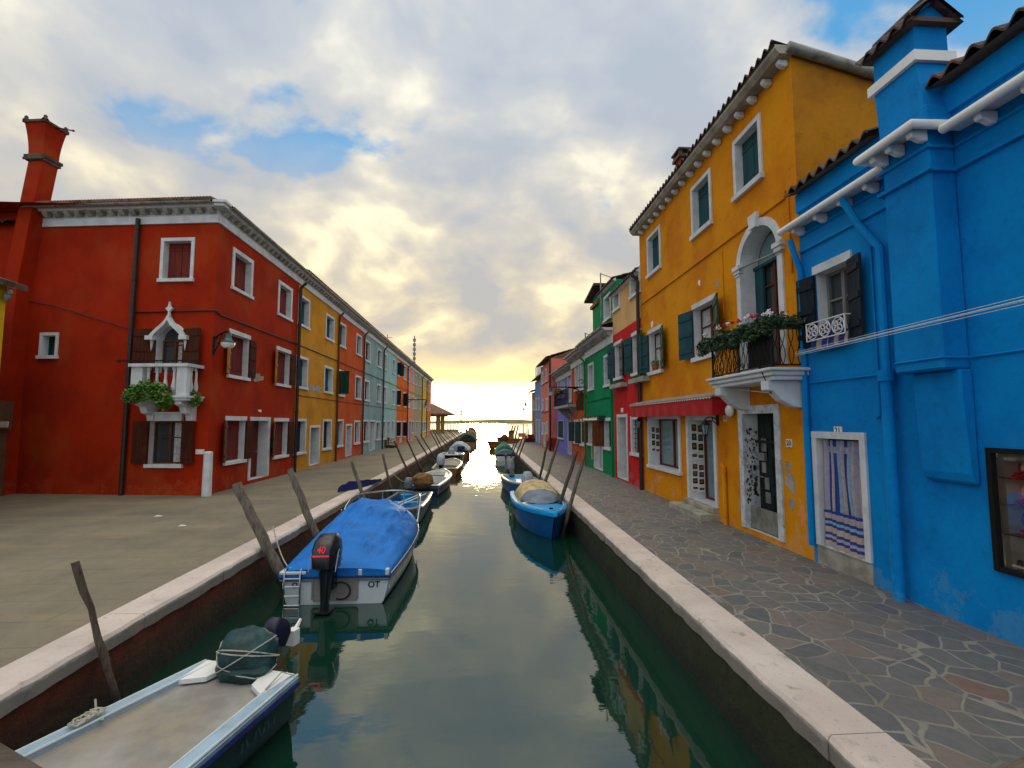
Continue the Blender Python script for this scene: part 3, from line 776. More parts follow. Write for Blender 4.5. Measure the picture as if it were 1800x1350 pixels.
def pipe_v(parent, F, s_, z0, z1, r=0.05, n=0.08, mat='pipe', elbow=0.0):
    mb = MB(); pts = [F(s_, z0, n), F(s_, z1 - 0.3, n)]
    if elbow: pts += [F(s_, z1 - 0.22, n + 0.02), F(s_, z1 - 0.05, n + elbow), F(s_, z1, n + elbow)]
    else: pts.append(F(s_, z1, n))
    mb.tube(pts, r, 8)
    k = z0 + 0.6
    while k < z1 - 0.4: mb.tube([F(s_, k, n), F(s_, k + 0.05, n)], r * 1.25, 8); k += 1.9
    return mb.build('downpipe', mat, parent, smooth=True)

def cable(parent, pts, r, mat='wiredark', name='cable', sag=0.0, n=14):
    mb = MB(); out_ = []
    for a, b_ in zip(pts[:-1], pts[1:]):
        a = Vector(a); b_ = Vector(b_)
        for i in range(n): q = i / n; out_.append(a.lerp(b_, q) - Vector((0, 0, sag * 4 * q * (1 - q))))
    out_.append(Vector(pts[-1])); mb.tube(out_, r, 5)
    return mb.build(name, mat, parent, smooth=True)
# ================================================================ the setting
WZ = -0.75
def sheet(name, poly, z_, mat, thick=None):
    mb = MB(); mb.add([(a, b_, z_) for a, b_ in poly], [tuple(range(len(poly)))])
    return structure(mb.build(name, mat))
mb = MB(); R_ = 4500
mb.add([(-R_, -60, WZ), (R_, -60, WZ), (R_, R_, WZ), (-R_, R_, WZ)], [(0, 1, 2, 3)]); structure(mb.build('water', 'water'))
mb = MB(); mb.box(None, -R_, R_, -60, R_, -3.2, -3.0); structure(mb.build('canal_bed', simple('silt', (0.03, 0.035, 0.025))))
KL0, KL1, KR0, KR1 = -4.08, -3.66, 2.30, 2.72       # kerb edges
LEND, REND = 108.0, 47.0
sheet('pavement_left', [(-45, -8), (KL0, -8), (KL0, LEND), (-45, LEND)], 0.0, 'quay')
sheet('pavement_right', [(KR1, -8), (40, -8), (40, 78), (7.0, 78), (6.0, 70), (3.6, 49), (KR1, REND)], 0.0, 'crazy')

def kerb_run(name, x0, x1, y0, y1, sgn):
    """long kerb stones with worn edges; sgn = side of the water"""
    mb = MB(); y_ = y0; rnd = random.Random(5 if sgn > 0 else 9)
    while y_ < y1:
        L_ = min(rnd.uniform(1.5, 2.3), y1 - y_); seg = max(2, int(L_ / 0.16)) if y_ < 18 else 2
        lift = rnd.uniform(-0.004, 0.006); inx = x0 if sgn > 0 else x1; outx = x1 if sgn > 0 else x0
        rows = []
        for i in range(seg + 1):
            q = y_ + 0.004 + (L_ - 0.008) * i / seg; j = rnd.uniform(-0.012, 0.006) if 0 < i < seg else -0.015
            o_ = outx + sgn * j
            rows.append([(inx, q, -0.2), (inx, q, 0.012 + lift), (o_ - sgn * 0.025, q, 0.010 + lift), (o_, q, -0.02 + lift + rnd.uniform(-0.006, 0.004)), (o_ + sgn * rnd.uniform(-0.008, 0.008), q, -0.15 + rnd.uniform(-0.01, 0.01)), (o_ - sgn * 0.06, q, -0.175), (inx, q, -0.175)])
        n = len(rows[0]); vs = [v for r_ in rows for v in r_]
        fs = [(i * n + k, i * n + k + 1, (i + 1) * n + k + 1, (i + 1) * n + k) for i in range(seg) for k in range(n - 1)]
        fs += [tuple(range(n)), tuple(seg * n + k for k in range(n))]
        mb.add(vs, fs); y_ += L_
    return structure(mb.build(name, 'kerb'))
kerb_run('kerb_left', KL0, KL1, -8, LEND, 1)
kerb_run('kerb_right', KR0, KR1, -8, REND, -1)
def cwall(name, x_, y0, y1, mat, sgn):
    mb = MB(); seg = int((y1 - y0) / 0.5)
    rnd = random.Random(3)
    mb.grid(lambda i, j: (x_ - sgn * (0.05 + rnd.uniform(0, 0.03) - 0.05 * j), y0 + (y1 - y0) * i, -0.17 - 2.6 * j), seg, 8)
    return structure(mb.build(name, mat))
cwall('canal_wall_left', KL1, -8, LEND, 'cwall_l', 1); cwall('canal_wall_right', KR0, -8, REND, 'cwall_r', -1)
mb = MB(); mb.add([(KR0, REND, 0.0), (3.6, 49, 0.0), (6.0, 70, 0.0), (7.0, 78, 0.0), (40, 78, 0.0), (KR0, REND, -2.8), (3.6, 49, -2.8), (6.0, 70, -2.8), (7.0, 78, -2.8), (40, 78, -2.8)],
       [(0, 1, 6, 5), (1, 2, 7, 6), (2, 3, 8, 7), (3, 4, 9, 8)]); structure(mb.build('quay_end_right', 'cwall_r'))
mb = MB(); mb.add([(-45, LEND, 0), (KL0, LEND, 0), (KL1, LEND, 0), (KL1, LEND, -2.8), (-45, LEND, -2.8)], [(0, 1, 2, 3, 4)]); structure(mb.build('quay_end_left', 'cwall_l'))
# the far shore of the lagoon
mb = MB(); rnd = random.Random(2); xs = [-2600 + 20 * i for i in range(261)]; top = []
for i, a in enumerate(xs):
    top.append(2.0 + 6.5 * max(0, mnoise.noise(Vector((a * 0.004, 1.3, 0)))) * 2 + 3.5 * abs(mnoise.noise(Vector((a * 0.021, 5.1, 0)))))
vs = [(a, 1500 + yy_, zz) for a, t_ in zip(xs, top) for yy_, zz in ((0, WZ - 0.5), (6, t_ * 0.7), (22, t_), (70, t_ * 0.6), (80, WZ - 0.5))]
fs = [(i * 5 + k, i * 5 + k + 1, (i + 1) * 5 + k + 1, (i + 1) * 5 + k) for i in range(len(xs) - 1) for k in range(4)]
mb.add(vs, fs); structure(mb.build('far_shore', simple('hazy shore scrub', (0.30, 0.27, 0.13), 0.9, 0.4, 0.02, bmp=0)))

# ================================================================ left row
FL = Fc((-7.92, 0, 0), (0, 1, 0), (1, 0, 0))
def sL(u): return FL.px(u, 742)[0]
ZL = 8.55
CORL = dict(proj=0.30, h=0.50, step=0.34, dent='dirtystone')
sh_r = dict(fill='shut', mat='shut_red', dep=0.2)
Y0L = 14.58
b1, b2, b3, b4, b5, b6, b7, b8, b9, b10, b11 = Y0L, sL(517.5), sL(590), sL(636), sL(671.5), sL(696.5), sL(715), sL(727.3), sL(740.8), sL(749), sL(757)
OP = dict(trim='ls', fill='shut', mat='shut_red', t=0.12, nosill=False)
red = house('red_corner_house', 'three storey dark red corner house with tall flared chimney and white balcony', FL, b1, b2 - 0.002, ZL, 'red', [
    dict(px=(407, 444, 445, 518), **sh_r, t=0.13), dict(px=(488, 513, 499, 560.5), **sh_r, t=0.13),
    dict(px=(402, 437, 584, 667), **OP, lw=0.3, leaves=[('lo', 'edge', 'shut_sunlit'), ('hi', radians(4), 'shut_dark')]),
    dict(px=(485, 509, 612.5, 680), **OP, lw=0.3, leaves=[('lo', 'edge', 'shut_sunlit'), ('hi', radians(4), 'shut_dark')]),
    dict(px=(395.5, 430, 732.5, 815), **OP, lw=0.32, leaves=[('lo', 'edge', 'shut_dark'), ('hi', radians(4), 'shut_dark')]),
    dict(px=(437, 472.5, 733, 847), kind='door', fill='door', mat='door_red', t=0.13, dep=0.35, zb=0.12),
    dict(px=(481, 505, 735.5, 805), **OP, lw=0.32, leaves=[('lo', 'edge', 'shut_dark'), ('hi', radians(4), 'shut_dark')]),
], depth=9.0, cor=CORL, roof=False, sides=(False, True))
# the wide end wall that faces the camera
FR = Fc((-7.92, Y0L, 0), (-0.9925, 0.122, 0), (-0.122, -0.9925, 0))
def rpx(u, v): return FR.px(u, v)
wr = []
def frect(u0, u1, v0, v1, **k):
    a = FR.px(u1, (v0 + v1) / 2)[0]; b_ = FR.px(u0, (v0 + v1) / 2)[0]; zt = FR.px((u0 + u1) / 2, v0)[1]; zb = FR.px((u0 + u1) / 2, v1)[1]
    return dict(rect=(a, b_, zb, zt), **k)
balc = frect(277, 322, 573, 655, fill='curtain', cmat='shut_brown', t=0.09, springf=0.9, cside=-1, dep=0.24, nosill=True, hole=False)
wr = [frect(288, 336, 424, 490, fill='shut', mat='shut_red', t=0.10, dep=0.2),
      balc,
      frect(262, 320, 740, 816, fill='curtain', cmat='shut_brown', t=0.01, trim='none', cside=-1, dep=0.22),
      frect(75, 98, 590, 625, fill='glass', t=0.09, cmat='shut_green', plain=True)]
sEnd = rpx(60, 400)[0]
holes = []
rects = []
for o in wr:
    a, b_, zb, zt = o['rect']
    if 'springf' in o: o['spring'] = zt - (b_ - a) / 2 * 1.0; o['rect'] = (a, b_, zb, zt)
    holes.append((a, b_, zb, zt, o.get('spring')))
mb = MB(); wall_mesh(mb, FR, 0.0, 22.0, -0.02, ZL, holes)
mb.add([FR(0, ZL - 0.012, -0.02), FR(22, ZL - 0.012, -0.02), FR(22, ZL - 0.012, -6), FR(6, ZL - 0.012, -6)], [(0, 1, 2, 3)])
mb.build('wall', 'red', red)
for o in wr:
    opening(FR, red, o['rect'], o)
cornice(FR, -0.02, sEnd, ZL, red, **CORL)
mb = MB(); mb.box(None, -7.92, -7.62, Y0L - 0.30, Y0L + 0.001, ZL - 0.09, ZL - 0.002); mb.box(None, -7.93, -7.56, Y0L - 0.36, Y0L - 0.003, ZL + 0.0, ZL + 0.075); mb.build('cornice_corner', 'stone', red)
hipc = FR(0, ZL + 0.06, 0.36) ; hipc.x = -7.56
hip2 = Vector((-12.4, Y0L + 5.0, ZL + 1.25))
mb = MB(); mb.add([hipc, Vector((-7.56, b2, ZL + 0.06)), Vector((-12.4, b2, ZL + 1.25)), hip2], [(0, 1, 2, 3)]); mb.add([hipc, hip2, Vector((-30, Y0L + 8, ZL + 1.25)), FR(22, ZL + 0.06, 0.36)], [(0, 1, 2, 3)]); mb.build('roof', 'tile', red)
mb = MB()
for k in range(60):
    q = 0.02 + k * (sEnd - 0.1) / 60; p1_ = FR(q, ZL + 0.10, 0.40); mb.tube([p1_, FR(q, ZL + 0.22, -0.4)], 0.055, 6)
mb.build('eave_tile', 'tile', red)
tile_roof('roof', FR, sEnd + 0.6, 21.9, ZL - 0.35, 0.25, 4.0, 0.28, red, 'tiledark', per=4)
# ogee hood over the balcony window, with its finial
a, b_, zb, zt = balc['rect']; c0 = (a + b_) / 2; hw = (b_ - a) / 2
pts = []
def ogee(k, extra):
    o_ = []
    for i in range(13):
        q = i / 12; x_ = -1 + q
        zz = (sin(q * pi / 2) ** 0.9) * 0.62 + 0.38 * q ** 5
        o_.append((x_ * (hw + extra), zz))
    return o_
hh = (hw + 0.08) * 1.15; zs_ = balc['spring'] + 0.05
o1 = ogee(0, 0.17); o2 = ogee(0, 0.04)
outr = [(c0 + x_, zs_ + z_ * hh * 1.15) for x_, z_ in o1] + [(c0 - x_, zs_ + z_ * hh * 1.15) for x_, z_ in o1[::-1][1:]]
inn = [(c0 + x_, zs_ + z_ * hh * 0.90) for x_, z_ in o2] + [(c0 - x_, zs_ + z_ * hh * 0.90) for x_, z_ in o2[::-1][1:]]
hd = MB()
for q in range(len(outr) - 1):
    vs = [FR(*outr[q], 0.02), FR(*outr[q + 1], 0.02), FR(*inn[q + 1], 0.02), FR(*inn[q], 0.02), FR(*outr[q], 0.20), FR(*outr[q + 1], 0.20), FR(*inn[q + 1], 0.20), FR(*inn[q], 0.20)]
    hd.add(vs, [(4, 5, 6, 7), (0, 1, 5, 4), (2, 3, 7, 6)])
for sg in (-1, 1):
    x_ = c0 + sg * (hw + 0.12); hd.box(FR, x_ - 0.12, x_ + 0.12, zs_ - 0.09, zs_ + 0.03, 0.02, 0.22)
    hd.prism(FR, [(x_ - 0.05, zs_ - 0.09), (x_ + 0.05, zs_ - 0.09), (x_ + 0.0, zs_ - 0.42)], 0.02, 0.10)
tz = outr[12][1]
hd.prism(FR, [(c0 - 0.03, tz - 0.02), (c0 + 0.03, tz - 0.02), (c0 + 0.02, tz + 0.12), (c0 + 0.11, tz + 0.22), (c0 + 0.03, tz + 0.27), (c0, tz + 0.42), (c0 - 0.03, tz + 0.27), (c0 - 0.11, tz + 0.22), (c0 - 0.02, tz + 0.12)], 0.08, 0.15)
hd.build('window_hood', 'stone', red)
for sg in (-1, 1):
    lf = MB(); hg = c0 + sg * (hw + 0.02)
    leafboard(lf, FR, hg, 0.62, zb + 0.02, zs_ + 0.25, radians(12), sg); lf.build('shutter', 'shut_dark', red)
g = frect(262, 320, 740, 816)['rect']
for sg, hg in ((-1, g[0] - 0.01), (1, g[1] + 0.01)):
    lf = MB(); leafboard(lf, FR, hg, 0.42, g[2] + 0.02, g[3] - 0.01, radians(12), sg); lf.build('shutter', 'shut_dark', red)
mb = MB(); mb.box(FR, g[0] - 0.02, g[1] + 0.02, g[3] + 0.0, g[3] + 0.22, 0, 0.10); mb.box(FR, g[0] - 0.1, g[1] + 0.1, g[3] + 0.20, g[3] + 0.26, 0, 0.14); mb.build('lintel', 'stone', red)
# the balcony: slab, corner posts, balusters, rail, corbels
bs0, bs1 = FR.px(330, 690, 0.55)[0], FR.px(232, 690, 0.55)[0]; bz0 = FR.px(282, 698, 0.55)[1]; bz1 = FR.px(282, 645, 0.55)[1]
bal = MB(); P_ = 0.62
bal.box(FR, bs0 - 0.06, bs1 + 0.06, bz0 - 0.10, bz0, 0, P_ + 0.05); bal.box(FR, bs0 - 0.10, bs1 + 0.10, bz0 - 0.02, bz0 + 0.035, 0, P_ + 0.09)
bb = bal.build('balcony', 'stone', red)
mb = MB(); mb.box(FR, bs0 - 0.05, bs1 + 0.05, bz1, bz1 + 0.09, P_ - 0.16, P_ + 0.06)
for x0 in (bs0 - 0.05, bs1 - 0.09): mb.box(FR, x0, x0 + 0.14, bz1 + 0.001, bz1 + 0.089, 0, P_ - 0.161)
mb.build('rail', 'stone', bb)
for x0, x1 in ((bs0, bs0 + 0.30), (bs1 - 0.33, bs1)):
    mb = MB(); mb.box(FR, x0, x1, bz0 + 0.036, bz1 - 0.001, P_ - 0.15, P_); mb.build('post', 'stone', bb)
def baluster(c_, z0, z1, r):
    h_ = z1 - z0; prof = [(0, .7), (.06, .7), (.09, .45), (.14, .55), (.32, 1.0), (.48, .62), (.62, .45), (.80, .5), (.88, .45), (.90, .75), (1, .75)]
    m_ = MB(); m_.loft([(c_.x, c_.y, z0 + h_ * q, r * k, r * k) for q, k in prof], 10, 2); return m_
nb = 4
for i in range(nb):
    s_ = bs0 + 0.30 + (bs1 - bs0 - 0.63) * (i + 0.5) / nb
    baluster(FR(s_, 0, P_ - 0.08), bz0 + 0.036, bz1 - 0.001, 0.075).build('baluster', 'stone', bb, smooth=True)
for s_ in (bs0 + 0.07, bs1 - 0.07):
    for n_ in (0.15, 0.36): baluster(FR(s_, 0, n_), bz0 + 0.036, bz1 - 0.001, 0.065).build('baluster', 'stone', bb, smooth=True)
for s_ in (bs0 + 0.22, bs1 - 0.25):
    mb = MB(); mb.sprism(FR, [(0.001, bz0 - 0.101), (P_, bz0 - 0.101), (P_, bz0 - 0.20), (P_ * .72, bz0 - 0.28), (P_ * .6, bz0 - 0.45), (P_ * .3, bz0 - 0.5), (0.15, bz0 - 0.66), (0.001, bz0 - 0.68)], s_ - 0.10, s_ + 0.10); mb.build('corbel', 'stone', bb)
mb = MB()
mb.tube([FR(bs0 - 0.35, bz1 + 0.17, P_ + 0.02), FR(bs1 + 0.45, bz1 + 0.17, P_ + 0.02)], 0.018, 5)
for k in range(34):
    s_ = bs0 - 0.3 + (bs1 - bs0 + 0.7) * k / 33; mb.tube([FR(s_, bz1 + 0.10, P_ + 0.02), FR(s_ + random.uniform(-.05, .05), bz1 + random.uniform(0.15, 0.23), P_ + random.uniform(-0.02, 0.06))], 0.007, 4)
mb.build('wire_fringe', 'iron', bb)
c0_ = FR((bs0 + bs1) / 2 + 0.12, 0, P_ + 0.12)
pl = thing('balcony_plant', 'bushy green plant hanging on the front of the red house balcony', 'plant', (c0_.x, c0_.y, bz0 + 0.12))
mb = MB(); Sx = FR.S
leafcloud(mb, [(c0_ + Sx * k + Vector((0, 0, bz0 + q)), rr, 0.2, rz_) for k, q, rr, rz_ in ((0.35, 0.10, 0.36, 0.26), (0.05, 0.2, 0.34, 0.28), (-0.25, 0.13, 0.33, 0.26), (-0.42, -0.08, 0.24, 0.3), (0.55, 0.0, 0.22, 0.2))], 2300, 0.055)
mb.build('foliage', 'leaf', pl)
mb = MB(); mb.box(FR, (bs0 + bs1) / 2 - 0.4, (bs0 + bs1) / 2 + 0.55, bz0 + 0.0, bz0 + 0.16, P_ + 0.06, P_ + 0.2); mb.build('trough', 'terracotta', pl)
pq = FR(bs0 - 0.06, bz0 + 0.0, 0.35)
pl = thing('balcony_plant', 'small green plant on the right end of the white stone balcony', 'plant', pq)
mb = MB(); leafcloud(mb, [(pq + Vector((0, 0, -0.05)), 0.16, 0.16, 0.24)], 330, 0.05); mb.build('foliage', 'leaf', pl)
mb = MB(); mb.loft([(pq.x, pq.y, pq.z - 0.08, 0.06, 0.06), (pq.x, pq.y, pq.z + 0.06, 0.09, 0.09)], 10, 2); mb.build('pot', 'terracotta', pl)
# pipes and cables on the red house
s_dp = rpx(232, 640)[0]
pipe_v(red, FR, s_dp, 0, ZL - 0.35, 0.065, 0.10, 'pipe')
pipe_v(red, FL, b2 - 0.05, 0, ZL - 0.45, 0.065, 0.10, 'pipe', 0.2)
zc1 = FL.px(386, 550)[1]
cable(red, [FR(s_dp, zc1 - 0.02, 0.03), FR(0.0, zc1, 0.03), FL(Y0L + 0.05, zc1 - 0.0, 0.03), FL(Y0L + 0.25, zc1 - 0.05, 0.03), FL(Y0L + 0.3, FL.px(392, 556)[1], 0.03), FL(b2, FL.px(515, 602)[1], 0.03)], 0.022, 'pipe')
a_ = rpx(230, 578)
cable(red, [FR(rpx(12, 522)[0], rpx(12, 522)[1], 0.04), FR(rpx(100, 538)[0], rpx(100, 538)[1], 0.04), FR(rpx(170, 560)[0], rpx(170, 560)[1], 0.04), FR(a_[0], a_[1], 0.05)], 0.014, 'wiredark')
# white corner cover and small plate
mb = MB(); c_ = FL(Y0L - 0.07, 0, 0.07)
cz = FL.px(365, 795)[1]
mb.loft([(c_.x, c_.y, 0, 0.12, 0.12), (c_.x, c_.y, cz, 0.11, 0.11), (c_.x, c_.y, cz + 0.03, 0.07, 0.07)], 12, 2.4)
mb.build('corner_guard', 'stone', red, smooth=True)
a_ = rpx(352, 794); mb = MB(); mb.box(FR, a_[0] - 0.13, a_[0] + 0.13, a_[1] - 0.07, a_[1] + 0.07, 0.001, 0.02); mb.build('sign_plate', 'plate', red)
a_ = FL.px(476, 780); mb = MB(); mb.box(FL, a_[0] - 0.15, a_[0] + 0.15, a_[1] - 0.18, a_[1] + 0.16, 0, 0.12); mb.prism(FL, [(a_[0] - 0.17, a_[1] + 0.16), (a_[0] + 0.17, a_[1] + 0.16), (a_[0], a_[1] + 0.24)], 0, 0.14); mb.build('letter_box', 'iron', red)
# bare plaster patch beside the upper windows
def patch(parent, F, u, v, ru, rv, mat, seed=1):
    s_, z_ = F.px(u, v); rnd_ = random.Random(seed); s2 = F.px(u + ru, v)[0]; rs = abs(s2 - s_); rz_ = abs(F.px(u, v + rv)[1] - z_)
    def rad(a_): q = Vector((cos(a_), sin(a_), seed * 3.7)); return 0.85 + 0.55 * mnoise.noise(q * 1.6) + 0.30 * mnoise.noise(q * 5.1) + 0.14 * mnoise.noise(q * 13)
    mb = MB(); mb.prism(F, [(s_ + rs * cos(2 * pi * k / 56) * rad(2 * pi * k / 56), z_ + rz_ * sin(2 * pi * k / 56) * rad(2 * pi * k / 56)) for k in range(56)], 0.0005, 0.004)
    return mb.build('plaster_patch', mat, parent)
patch(red, FL, 454, 664, 9, 9, 'dirtystone', 4)
patch(red, FL, 457, 722, 3, 3, 'plate', 5)
# chimney breast and tall flared chimney
CH = 0.42
def ch_s(u, v): return FR.px(u, v, CH)
def chim_pts(u0, u1, v): a_, b__ = ch_s(u1, v), ch_s(u0, v); return a_[0], b__[0], a_[1]
lv = [(-8, 16, 640), (6, 30, 500), (28, 52, 388), (50, 75, 282)]
mb = MB(); ring = []
for (u0, u1, v) in lv:
    a_, b__, z_ = chim_pts(u0, u1, v); ring.append((a_, b__, z_ if v != 640 else 4.6))
base_ring = (ring[0][0] - 0.05, ring[0][1] + 0.1, -0.02); allr = [base_ring] + ring
vs = []
for a_, b__, z_ in allr: vs += [FR(a_, z_, CH), FR(b__, z_, CH), FR(b__, z_, CH - 0.46 if z_ > 8 else 0.0), FR(a_, z_, CH - 0.46 if z_ > 8 else 0.0)]
n = len(allr); fs = [(i * 4 + k, i * 4 + (k + 1) % 4, (i + 1) * 4 + (k + 1) % 4, (i + 1) * 4 + k) for i in range(n - 1) for k in range(4)] + [tuple((n - 1) * 4 + k for k in range(4))]
mb.add(vs, fs); chn = mb.build('chimney', 'red', red)
a0, a1, z_ = chim_pts(50, 75, 282); d_ = 0.46
mb = MB()
mb.box(FR, a0 - 0.05, a1 + 0.05, z_ + 0.003, z_ + 0.09, CH - d_ - 0.05, CH + 0.05); mb.box(FR, a0 - 0.08, a1 + 0.08, z_ + 0.093, z_ + 0.18, CH - d_ - 0.08, CH + 0.08)
for k in range(7):
    q = a0 - 0.1 + (a1 - a0 + 0.2) * (k + 0.5) / 7; mb.box(FR, q - 0.045, q + 0.045, z_ + 0.02, z_ + 0.091, CH + 0.051, CH + 0.09)
mb.build('chimney_band', 'tiledark', chn)
mb = MB(); zt = ch_s(75, 218)[1]; vs = []
for q in range(6):
    t_ = q / 5; e_ = 0.01 + 0.09 * t_ ** 1.7; z2 = z_ + 0.223 + (zt - z_ - 0.223) * t_
    vs += [FR(a0 - e_, z2, CH + e_), FR(a1 + e_, z2, CH + e_), FR(a1 + e_, z2, CH - d_ - e_), FR(a0 - e_, z2, CH - d_ - e_)]
fs = [(i * 4 + k, i * 4 + (k + 1) % 4, (i + 1) * 4 + (k + 1) % 4, (i + 1) * 4 + k) for i in range(5) for k in range(4)] + [(20, 21, 22, 23)]
mb.add(vs, fs); mb.build('chimney_hood', 'red', chn)
mb = MB(); e_ = 0.14
mb.box(FR, a0 - e_, a1 + e_, zt + 0.003, zt + 0.08, CH - d_ - e_, CH + e_)
for s_ in (a0 - e_ + 0.06, a1 + e_ - 0.06):
    for n_ in (CH + e_ - 0.06, CH - d_ - e_ + 0.06):
        p_ = FR(s_, 0, n_); mb.loft([(p_.x, p_.y, zt + 0.083, 0.09, 0.09), (p_.x, p_.y, zt + 0.16, 0.045, 0.045), (p_.x, p_.y, zt + 0.2, 0.05, 0.05), (p_.x, p_.y, zt + 0.24, 0.01, 0.01)], 8, 2)
mb.build('chimney_cap', 'tiledark', chn)
mb = MB(); mb.tube([FR(a0 - e_ + 0.1, zt + 0.03, CH - 0.2), FR(a0 - e_ - 0.55, zt - 0.12, CH - 0.2)], 0.02, 6); mb.ball(FR(a0 - e_ - 0.56, zt - 0.12, CH - 0.2), 0.035); mb.build('rod', 'pipe', chn)

# street lamp on the red corner
def bracket_lamp(name, label, base, out_, drop, sc=1.0, group=None):
    t_ = thing(name, label, 'street lamp', base, group=group)
    base = Vector(base); o_ = Vector(out_).normalized() * sc; up = Vector((0, 0, 1))
    mb = MB(); mb.tube([base + up * -0.25 * sc, base + up * 0.25 * sc], 0.035 * sc, 6)
    mb.tube([base + up * 0.18 * sc, base + o_ * 0.35 + up * 0.28 * sc, base + o_ * 0.72 + up * 0.30 * sc, base + o_ * 0.74 + up * 0.22 * sc], 0.022 * sc, 6)
    mb.tube([base - up * 0.2 * sc, base + o_ * 0.25 + up * 0.02 * sc, base + o_ * 0.42 + up * 0.27 * sc], 0.016 * sc, 6)
    pts = [base + o_ * (0.2 + 0.09 * cos(a)) + up * (0.12 + 0.08 * sin(a)) * sc for a in [0.6 * k for k in range(10)]]; mb.tube(pts, 0.011 * sc, 5)
    mb.build('bracket', 'iron', t_)
    c_ = base + o_ * 0.74 + up * 0.22 * sc
    mb = MB(); mb.loft([(c_.x, c_.y, c_.z, 0.05 * sc, 0.05 * sc), (c_.x, c_.y, c_.z - 0.07 * sc, 0.07 * sc, 0.07 * sc), (c_.x, c_.y, c_.z - 0.16 * sc, 0.10 * sc, 0.10 * sc), (c_.x, c_.y, c_.z - 0.20 * sc, 0.17 * sc, 0.17 * sc), (c_.x, c_.y, c_.z - 0.215 * sc, 0.17 * sc, 0.17 * sc)], 14, 2); mb.build('lamp_shade', 'lampgreen', t_, smooth=True)
    mb = MB(); mb.loft([(c_.x, c_.y, c_.z - 0.216 * sc, 0.155 * sc, 0.155 * sc), (c_.x, c_.y, c_.z - 0.28 * sc, 0.15 * sc, 0.15 * sc), (c_.x, c_.y, c_.z - 0.34 * sc, 0.10 * sc, 0.10 * sc)], 14, 2); mb.build('lamp_glass', 'lampglass', t_, smooth=True)
    return t_
zl = FL.px(378, 618)[1]
bracket_lamp('street_lamp', 'green shaded street lamp on the corner of the dark red house', FL(Y0L - 0.03, zl + 0.15, 0.06), (0.75, -0.6, 0), 0, 1.15)

# neighbours at the far left edge
a_ = onY(14, 500, 13.0); yh = thing('yellow_house', 'corner of a yellow house with dark eave at the left edge of the photo', 'house', (a_.x - 2, 11, 0))
mb = MB(); mb.box(None, a_.x - 7, a_.x - 0.02, 9.5, 13.0, 2.6, a_.z); mb.build('wall', 'lemon', yh)
mb = MB(); mb.box(None, a_.x - 7, a_.x + 0.001 - 0.02, 9.5, 12.99, -0.02, 2.598); mb.build('plinth', 'brownwall', yh)
mb = MB(); mb.prism(lambda x_, z_, y_: Vector((x_, y_, z_)), [(a_.x - 6, a_.z + 2.0), (a_.x - 6, a_.z + 2.15), (a_.x + 0.28, a_.z + 0.02), (a_.x + 0.28, a_.z - 0.12)], 9.2, 13.25); mb.build('roof', 'tiledark', yh)
mb = MB(); mb.ball((a_.x + 0.1, 12.9, a_.z - 0.35), 0.09, 0.09, 0.12); mb.ball((a_.x + 0.16, 12.9, a_.z - 0.22), 0.07, 0.07, 0.1); mb.build('insulator', 'gutter', yh)
lw_ = thing('low_annex_wall', 'low grey brown rendered wall with a pale plate at the foot of the red end wall', 'wall', FR(8.0, 0, 0.5))
q0, q1 = rpx(40, 780)[0], 14.0; zq = rpx(20, 706)[1]
mb = MB(); mb.box(FR, q0, q1, -0.02, zq * 0.7, 0.44, 0.9); mb.box(FR, q0 - 0.08, q1, zq * 0.7 + 0.002, zq, 0.40, 0.95); mb.build('wall', 'brownwall', lw_)
a_ = FR.px(8, 746, 0.95); mb = MB(); mb.box(FR, a_[0] - 0.12, a_[0] + 0.12, a_[1] - 0.08, a_[1] + 0.08, 0.951, 0.97); mb.build('plate', 'plate', lw_)

# ---- the rest of the row
def small(px, **k): return dict(px=px, **k)
D = dict
tealsh = D(fill='shut', mat='shut_teal')
gg = 'houses in the left row'
yel = house('yellow_house', 'mustard yellow house between the dark red house and the orange red house', FL, b2, b3 - 0.002, ZL, 'yellow', [
    D(px=(523.5, 544, 521, 576), **tealsh), D(px=(572, 587, 554, 599.5), **tealsh),
    D(px=(520, 540.5, 626, 684), **tealsh), D(px=(569, 584.5, 644, 692), **tealsh),
    D(px=(516.5, 537, 736, 799), fill='shut', mat='shut_black'), D(px=(543, 561, 747.5, 822), kind='door', fill='door', mat='door_red', dep=0.4),
    D(px=(566.5, 582, 737, 791), fill='shut', mat='shut_black')], depth=8, cor=CORL, per=4, group=gg)
patch(yel, FL, 553, 683, 14, 8, 'dirtystone', 7)
org2 = house('orange_red_house', 'burnt orange house with one dark open shutter between the mustard and grey blue houses', FL, b3, b4 - 0.002, ZL, 'brick_orange', [
    D(px=(594.5, 607.5, 567.5, 611), **tealsh), D(px=(626, 635.5, 588, 626), **tealsh),
    D(px=(592.5, 605, 650, 697), fill='glass', lw=0.55, leaves=[('lo', radians(80), 'shut_green')]), D(px=(624, 634.5, 660.5, 703), **tealsh),
    D(px=(590.8, 602.5, 737, 786), **tealsh), D(px=(607, 617.5, 745, 806), kind='door', fill='door', mat='door_grey', dep=0.4), D(px=(622, 632, 739, 781), **tealsh)], depth=8, cor=CORL, per=4, group=gg)
grb = house('grey_blue_house', 'grey blue house with white framed windows in the left row', FL, b4, b5 - 0.002, ZL, 'greyblue', [
    D(px=(641.5, 651, 599, 637), fill='glass'), D(px=(663, 670.5, 613.5, 647), fill='glass'),
    D(px=(640, 649, 668, 705.5), fill='glass'), D(px=(662, 669, 675, 708), fill='glass'),
    D(px=(638, 647.5, 738, 778), fill='glass'), D(px=(649, 658.6, 738.5, 794), kind='door', fill='door', mat='door_grey'), D(px=(660.6, 668, 740, 774), fill='glass')], depth=8, cor=CORL, per=3, group=gg)
